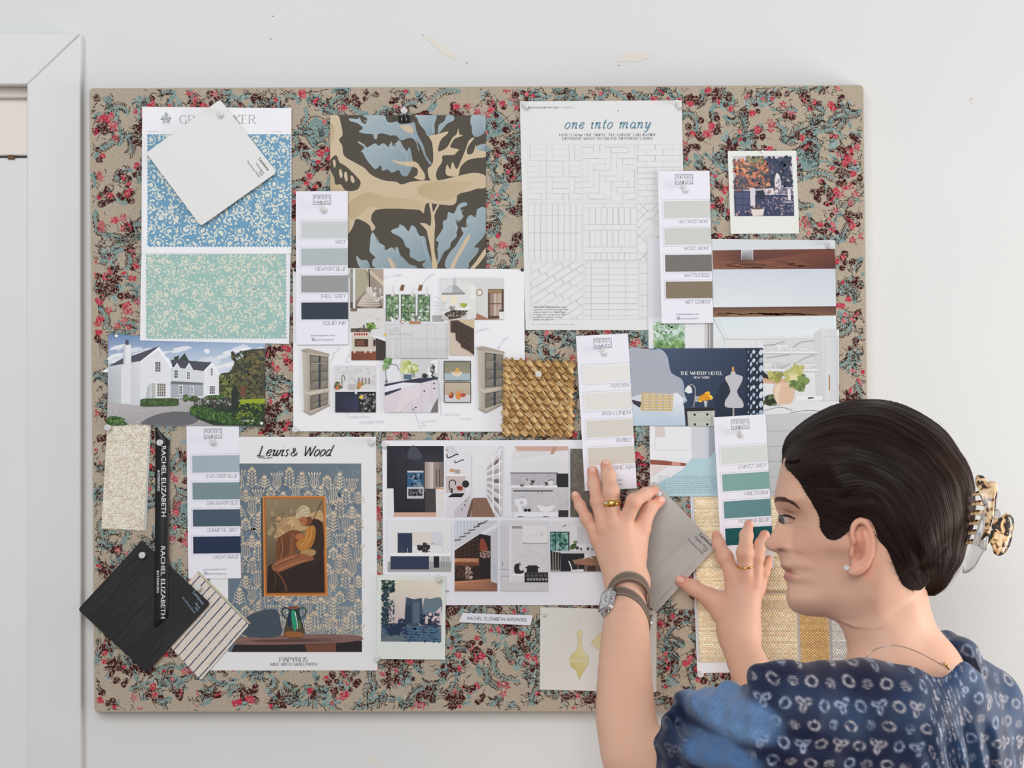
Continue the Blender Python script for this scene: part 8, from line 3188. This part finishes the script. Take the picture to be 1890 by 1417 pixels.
def ring_band(name, c, ax, R, width, thick, parent, m, up=None, swell=0.0, seg=36):
    ax = ax / np.linalg.norm(ax)
    up = np.array([0, -1.0, .15]) if up is None else up
    e1 = up - ax * (up @ ax)
    e1 /= np.linalg.norm(e1)
    e2 = np.cross(ax, e1)
    V, F = [], []
    for i in range(seg):
        a = 2 * math.pi * i / seg
        k = max(0, math.cos(a)) ** 4 * swell
        d_ = e1 * math.cos(a) + e2 * math.sin(a)
        w = width * (1 + k)
        for (x, y) in ((-.5, 0), (-.42, .7), (0, 1), (.42, .7), (.5, 0), (0, -.15)):
            V.append(tuple(c + d_ * (R + thick * y * (1 + k)) + ax * w * x))
    n = 6
    for i in range(seg):
        for k in range(n):
            F.append((i * n + k, i * n + (k + 1) % n, ((i + 1) % seg) * n + (k + 1) % n, ((i + 1) % seg) * n + k))
    return make_mesh(name, V, F, m, parent, smooth=True), e1, e2


# broad gold ring with a stone, left hand
(p1, r1), (p2, r2) = LH['middle'][0], LH['middle'][1]
t = .62
rc_, rr_ = p1 + (p2 - p1) * t, (r1 + (r2 - r1) * t) * 1.0
o = empty('finger_ring', rc_)
tagged(o, 'broad domed gold ring with clear stones on the left hand', 'ring')
b_, e1, e2 = ring_band('band', rc_, p2 - p1, rr_ + .0002, .0062, .0013, o, M_GOLD, np.array([-.25, -1, .1]), .45)
axn = (p2 - p1) / np.linalg.norm(p2 - p1)
for dx, s_ in ((-.0052, .0017), (-.0078, .0012)):
    gv, gf = lathe([(.0001, -.001), (.0010, -.0004), (.0012, .0002), (.0007, .0009), (.0001, .0010)], 8)
    M_ = Matrix.Translation(Vector((rc_ + e1 * (rr_ * .86) + np.array([dx, 0, .0006])).tolist())) @ Vector((e1 + np.array([-.6, 0, 0])).tolist()).to_track_quat('Z', 'Y').to_matrix().to_4x4() @ Matrix.Scale(s_ / .0012, 4)
    make_mesh('stone', [tuple(M_ @ Vector(v)) for v in gv], gf, M_GEM, o)
# thin gold band, right hand
(p1, r1), (p2, r2) = RH['middle'][0], RH['middle'][1]
t = .50
rc_, rr_ = p1 + (p2 - p1) * t, (r1 + (r2 - r1) * t) * 1.0
o = empty('finger_ring', rc_)
tagged(o, 'thin plain gold ring on the right hand near the chin', 'ring')
ring_band('band', rc_, p2 - p1, rr_ + .0001, .0024, .0009, o, M_GOLD)

# stud earring
ep = HX(1562.5, 1047, EW + .0052)
o = empty('earring', ep)
tagged(o, 'small silver stud earring with clustered clear stones on the ear lobe', 'earring')
sv_, sf_ = [], []
for i, (a, r) in enumerate([(0, 0)] + [(k * 1.047, .0021) for k in range(6)]):
    c = ep + (hu * math.cos(a) + hv * math.sin(a)) * r
    gv, gf = lathe([(.0001, -.0012), (.0011, -.0004), (.0012, .0003), (.0007, .0010), (.0001, .0011)], 8)
    M_ = Matrix.Translation(Vector(c.tolist())) @ Vector((hw + hu * .2).tolist()).to_track_quat('Z', 'Y').to_matrix().to_4x4()
    n = len(sv_)
    sv_ += [tuple(M_ @ Vector(v)) for v in gv]
    sf_ += [tuple(k + n for k in q) for q in gf]
make_mesh('stones', sv_, sf_, M_GEM, o)
gv, gf = lathe([(.0002, -.006), (.0008, -.005), (.0022, -.0018), (.0028, -.0006), (.0024, .0)], 12)
M_ = Matrix.Translation(Vector(ep.tolist())) @ Vector(hw.tolist()).to_track_quat('Z', 'Y').to_matrix().to_4x4()
make_mesh('setting', [tuple(M_ @ Vector(v)) for v in gv], gf, M_STEEL, o, smooth=True)

# fine chain round the neck
npts = crom([(1596, 1217), (1604, 1206), (1618, 1197), (1638, 1191), (1662, 1192), (1690, 1201), (1716, 1214), (1738, 1226), (1749, 1230)], 6)
cps = [skin_at(x, y, .0007) for x, y in npts]
cp2 = [tuple(p) for p in cps]
v_, f_ = [], []
rnd = random.Random(2)
v_, f_ = tube(cp2, [.00042 if i % 2 else .00030 for i in range(len(cp2))], 6)
neck = tagged(make_mesh('necklace', v_, f_, M_STEEL, None, smooth=True), 'fine silver chain lying over the back of the neck', 'necklace')
cl = [tuple(skin_at(x, y, .0012)) for x, y in ((1742, 1222), (1747, 1228), (1752, 1236))]
v_, f_ = tube(cl, [.0007, .0012, .0006], 8)
make_mesh('clasp', v_, f_, M_GOLD, neck, smooth=True)

# watch with a strap wound twice round the wrist
M_STRAP = mat('taupe_leather', (116, 100, 88), .55, .3, extra=nodes_noise_bump(1400, .2, .0003))
M_STITCH = mat('stitching_thread', (214, 204, 188), .7, .2)
wa, wb = vP(1157, 1100, .066), vP(1156, 1140, .092)
wax = (wa - wb) / np.linalg.norm(wa - wb)


def arm_at(t):
    return wb + (wa - wb) * t


watch = empty('wristwatch', arm_at(.4))
tagged(watch, 'steel wristwatch with double taupe leather strap on the left wrist', 'watch')
fr = np.array([0, -1.0, 0]) - wax * (np.array([0, -1.0, 0]) @ wax)
fr /= np.linalg.norm(fr)
sd = np.cross(wax, fr)
if sd[0] < 0: sd = -sd


def strap(fn, R, width, th):
    V, F = [], []
    seg = 48
    st = []
    ts = np.linspace(.05, .012, 200)
    for i in range(seg):
        a = 2 * math.pi * i / seg
        d_ = sd * math.cos(a) + fr * math.sin(a)
        c = arm_at(fn(a))
        rr = R + max(0.0, max(ts[int(np.argmax(f_body(c + wax * e + ts[:, None] * d_) < 0))] for e in (-width * .46, 0, width * .46)) + .0002 - 0) if R < .01 else R
        for (x, y) in ((-.5, 0), (-.46, 1), (.46, 1), (.5, 0)):
            V.append(tuple(c + d_ * (rr + th * y) + wax * width * x))
        st.append((c + d_ * (rr + th), d_))
    for i in range(seg):
        j = (i + 1) % seg
        for k in range(4):
            F.append((i * 4 + k, i * 4 + (k + 1) % 4, j * 4 + (k + 1) % 4, j * 4 + k))
    o = make_mesh('strap', V, F, M_STRAP, watch, smooth=False)
    sv, sf = [], []
    for e in (-.36, .36):
        for i in range(seg):
            for h_ in (0, .5):
                j = (i + 1) % seg
                a0 = st[i][0] * (1 - h_) + st[j][0] * h_ + wax * width * e
                a1 = a0 + (st[j][0] - st[i][0]) * .3
                v, f = tube([tuple(a0), tuple(a1)], .00026, 4)
                n = len(sv)
                sv += v
                sf += [tuple(k + n for k in q) for q in f]
    make_mesh('stitching', sv, sf, M_STITCH, o)


strap(lambda a: .55 + .52 * math.sin(a) * (1 if math.sin(a) > 0 else .4) + .05 * math.cos(a), .0014, .0140, .0018)
strap(lambda a: .16 + .36 * math.sin(a) * (1 if math.sin(a) > 0 else .3) - .34 * math.cos(a), .0000, .0132, .0016)
nrm = -sd * .86 + fr * .5
nrm /= np.linalg.norm(nrm)
ts = np.linspace(.05, .012, 200)
cc = arm_at(.30) + nrm * (ts[int(np.argmax(f_body(arm_at(.30) + ts[:, None] * nrm) < 0))] + .0042)
upv = wax * .96 + fr * .25
upv = upv - nrm * (upv @ nrm)
upv /= np.linalg.norm(upv)
rtv = np.cross(upv, nrm)


def slab(name, w, h, d0, d1, m, parent, r=.15, z=0.0):
    pts = rounded([(-w, -h), (w, -h), (w, h), (-w, h)], min(w, h) * r * 2, 3)
    n = len(pts)
    V = [tuple(cc + rtv * x + upv * y + nrm * d0) for x, y in pts] + [tuple(cc + rtv * x + upv * y + nrm * d1) for x, y in pts]
    F = [tuple(range(n - 1, -1, -1)), tuple(range(n, 2 * n))] + [(i, (i + 1) % n, (i + 1) % n + n, i + n) for i in range(n)]
    return make_mesh(name, V, F, m, parent)


case = slab('case', .0115, .0150, -.0035, .0035, M_STEEL, watch, .2)
slab('dial', .0085, .0105, .0030, .0037, mat('silver_dial', (206, 206, 206), .35, .5), case, .1)
for a, L in ((.5, .006), (2.3, .0082)):
    tip = (math.sin(a) * L, math.cos(a) * L)
    v_, f_ = tube([tuple(cc + nrm * .0040), tuple(cc + rtv * tip[0] + upv * tip[1] + nrm * .0040)], .00035, 5)
    make_mesh('watch_hand', v_, f_, M_BLK, case)
for k in range(12):
    a = k * math.pi / 6
    x, y = math.sin(a) * .0068, math.cos(a) * .0086
    v_, f_ = tube([tuple(cc + rtv * x * .86 + upv * y * .86 + nrm * .0039), tuple(cc + rtv * x + upv * y + nrm * .0039)], .00025, 4)
    make_mesh('hour_mark', v_, f_, M_BLK, case)
v_, f_ = tube([tuple(cc + rtv * .0112), tuple(cc + rtv * .0150)], .0018, 10)
make_mesh('crown', v_, f_, M_STEEL, watch, smooth=True)
for s_ in (-1, 1):
    v_, f_ = tube([tuple(cc + upv * .0150 * s_ - rtv * .007 + nrm * .0005), tuple(cc + upv * .0185 * s_ - rtv * .0068 - nrm * .002), tuple(cc + upv * .0185 * s_ + rtv * .0068 - nrm * .002), tuple(cc + upv * .0150 * s_ + rtv * .007 + nrm * .0005)], .0011, 8)
    make_mesh('lug', v_, f_, M_STEEL, watch, smooth=True)
bc = arm_at(-.15) + sd * (ts[int(np.argmax(f_body(arm_at(-.15) + ts[:, None] * sd) < 0))] + .002) + fr * .004
v_, f_ = tube([tuple(bc + wax * .0075), tuple(bc + wax * .0075 + fr * .004 + sd * .001), tuple(bc - wax * .0065 + fr * .004 + sd * .001), tuple(bc - wax * .0065)], .0010, 8)
make_mesh('buckle', v_, f_, M_STEEL, watch, smooth=True)


# tortoiseshell claw clip in the twist of hair
def tortoise(nt, b):
    tc = nt.nodes.new('ShaderNodeTexCoord')
    n = nt.nodes.new('ShaderNodeTexNoise')
    n.inputs['Scale'].default_value = 95
    n.inputs['Detail'].default_value = 2.5
    n.inputs['Distortion'].default_value = .8
    nt.links.new(tc.outputs['Object'], n.inputs['Vector'])
    r = nt.nodes.new('ShaderNodeValToRGB')
    el = r.color_ramp.elements
    el[0].position, el[0].color = .38, lin((26, 20, 18))
    el[1].position, el[1].color = .56, lin((232, 204, 164))
    e = el.new(.44); e.color = lin((52, 34, 24))
    e = el.new(.47); e.color = lin((198, 148, 92))
    nt.links.new(n.outputs['Fac'], r.inputs['Fac'])
    nt.links.new(r.outputs['Color'], b.inputs['Base Color'])
    b.inputs['Coat Weight'].default_value = .5


M_TORT = mat('tortoiseshell', (226, 196, 150), .2, .5, extra=tortoise)
M_CLRP = mat('clear_acetate', (236, 236, 236), .06, .5)
M_CLRP.node_tree.nodes['Principled BSDF'].inputs['Transmission Weight'].default_value = .7
Z = lambda x, y: (1700 + x * 180 / 1275.0, 860 + y * 180 / 1275.0)
claw = empty('hair_clip', HX(1815, 960, .01))
tagged(claw, 'tortoiseshell claw clip holding the twist of dark hair', 'hair clip')


def plate(name, pts, wfn, th, m, parent):
    """a curved plate: outline in the zoomed frame, each point at its own distance wfn(x, y) from the head's middle"""
    pts = crom(pts, 3, True)
    cx = sum(p[0] for p in pts) / len(pts)
    cy = sum(p[1] for p in pts) / len(pts)
    V, F = [], []
    rings = (1.0, .8, .5, .2)
    n = len(pts)
    for side in (1, -1):
        for k in rings:
            kk = th / 2 if k < 1 else th / 2 * .45
            for x, y in pts:
                xx, yy = cx + (x - cx) * k, cy + (y - cy) * k
                V.append(tuple(HX(*Z(xx, yy), wfn(xx, yy) + side * kk)))
    m_ = len(rings)
    for s_ in (0, 1):
        b_ = s_ * m_ * n
        for r in range(m_ - 1):
            for i in range(n):
                q = (b_ + r * n + i, b_ + r * n + (i + 1) % n, b_ + (r + 1) * n + (i + 1) % n, b_ + (r + 1) * n + i)
                F.append(q if s_ else q[::-1])
        q = tuple(b_ + (m_ - 1) * n + i for i in range(n))
        F.append(q if s_ else q[::-1])
    for i in range(n):
        F.append((i, (i + 1) % n, m_ * n + (i + 1) % n, m_ * n + i))
    return make_mesh(name, V, F, m, parent, smooth=True)


jaw_pts = [(700, 110), (760, 100), (830, 180), (900, 168), (942, 210), (946, 330), (932, 420), (925, 560), (912, 660), (880, 800), (840, 960), (780, 1060), (730, 1010), (720, 860), (760, 720), (790, 600), (800, 480), (760, 400), (735, 300), (690, 200)]
plate('jaw', jaw_pts, lambda x, y: .030 + .010 * math.sin((y - 100) / 900 * 3.14), .0034, M_TORT, claw)
plate('jaw', [(x + 26, y + 6) for x, y in jaw_pts], lambda x, y: -.026 - .010 * math.sin((y - 100) / 900 * 3.14), .0034, M_TORT, claw)
wing = [(880, 690), (930, 640), (985, 650), (1050, 590), (1105, 580), (1150, 640), (1160, 740), (1138, 850), (1112, 960), (1060, 1060), (990, 1112), (920, 1100), (890, 1000), (850, 930), (860, 800)]
plate('handle', wing, lambda x, y: .026 - .016 * (x - 860) / 300, .0036, M_TORT, claw)
plate('handle', [(x + 14, y + 8) for x, y in wing], lambda x, y: -.020 + .016 * (x - 860) / 300, .0036, M_TORT, claw)
for i in range(6):
    x, y = 760 - i * 22 + (i == 0) * -10, 330 + i * 125
    plate('tooth', [(x + 60, y - 30), (x - 20, y - 34), (x - 90, y + 6), (x - 110, y + 34), (x - 20, y + 30), (x + 60, y + 40)], lambda px_, py_: .028 + .010 * math.sin((py_ - 100) / 900 * 3.14) - .010 * max(0, (760 - px_) / 200), .0034, M_TORT, claw)
plate('base', [(790, 540), (820, 560), (800, 760), (760, 900), (740, 1000), (800, 1010), (820, 880), (850, 890), (830, 1010), (760, 1130), (690, 1260), (600, 1345), (520, 1352), (540, 1240), (600, 1100), (660, 920), (720, 740)], lambda x, y: .038 + .006 * math.sin((y - 500) / 800 * 3.14), .0040, M_CLRP, claw)
plate('hinge', [(930, 560), (975, 530), (1010, 580), (1000, 640), (940, 650)], lambda x, y: .016, .010, M_CLRP, claw)
v_, f_ = tube(crom([tuple(HX(*Z(x, y), w)) for x, y, w in ((870, 760, .02), (885, 790, .026), (870, 820, .02), (885, 850, .0), (870, 800, -.018))], 5), .0011, 8)
make_mesh('spring', v_, f_, M_STEEL, claw, smooth=True)
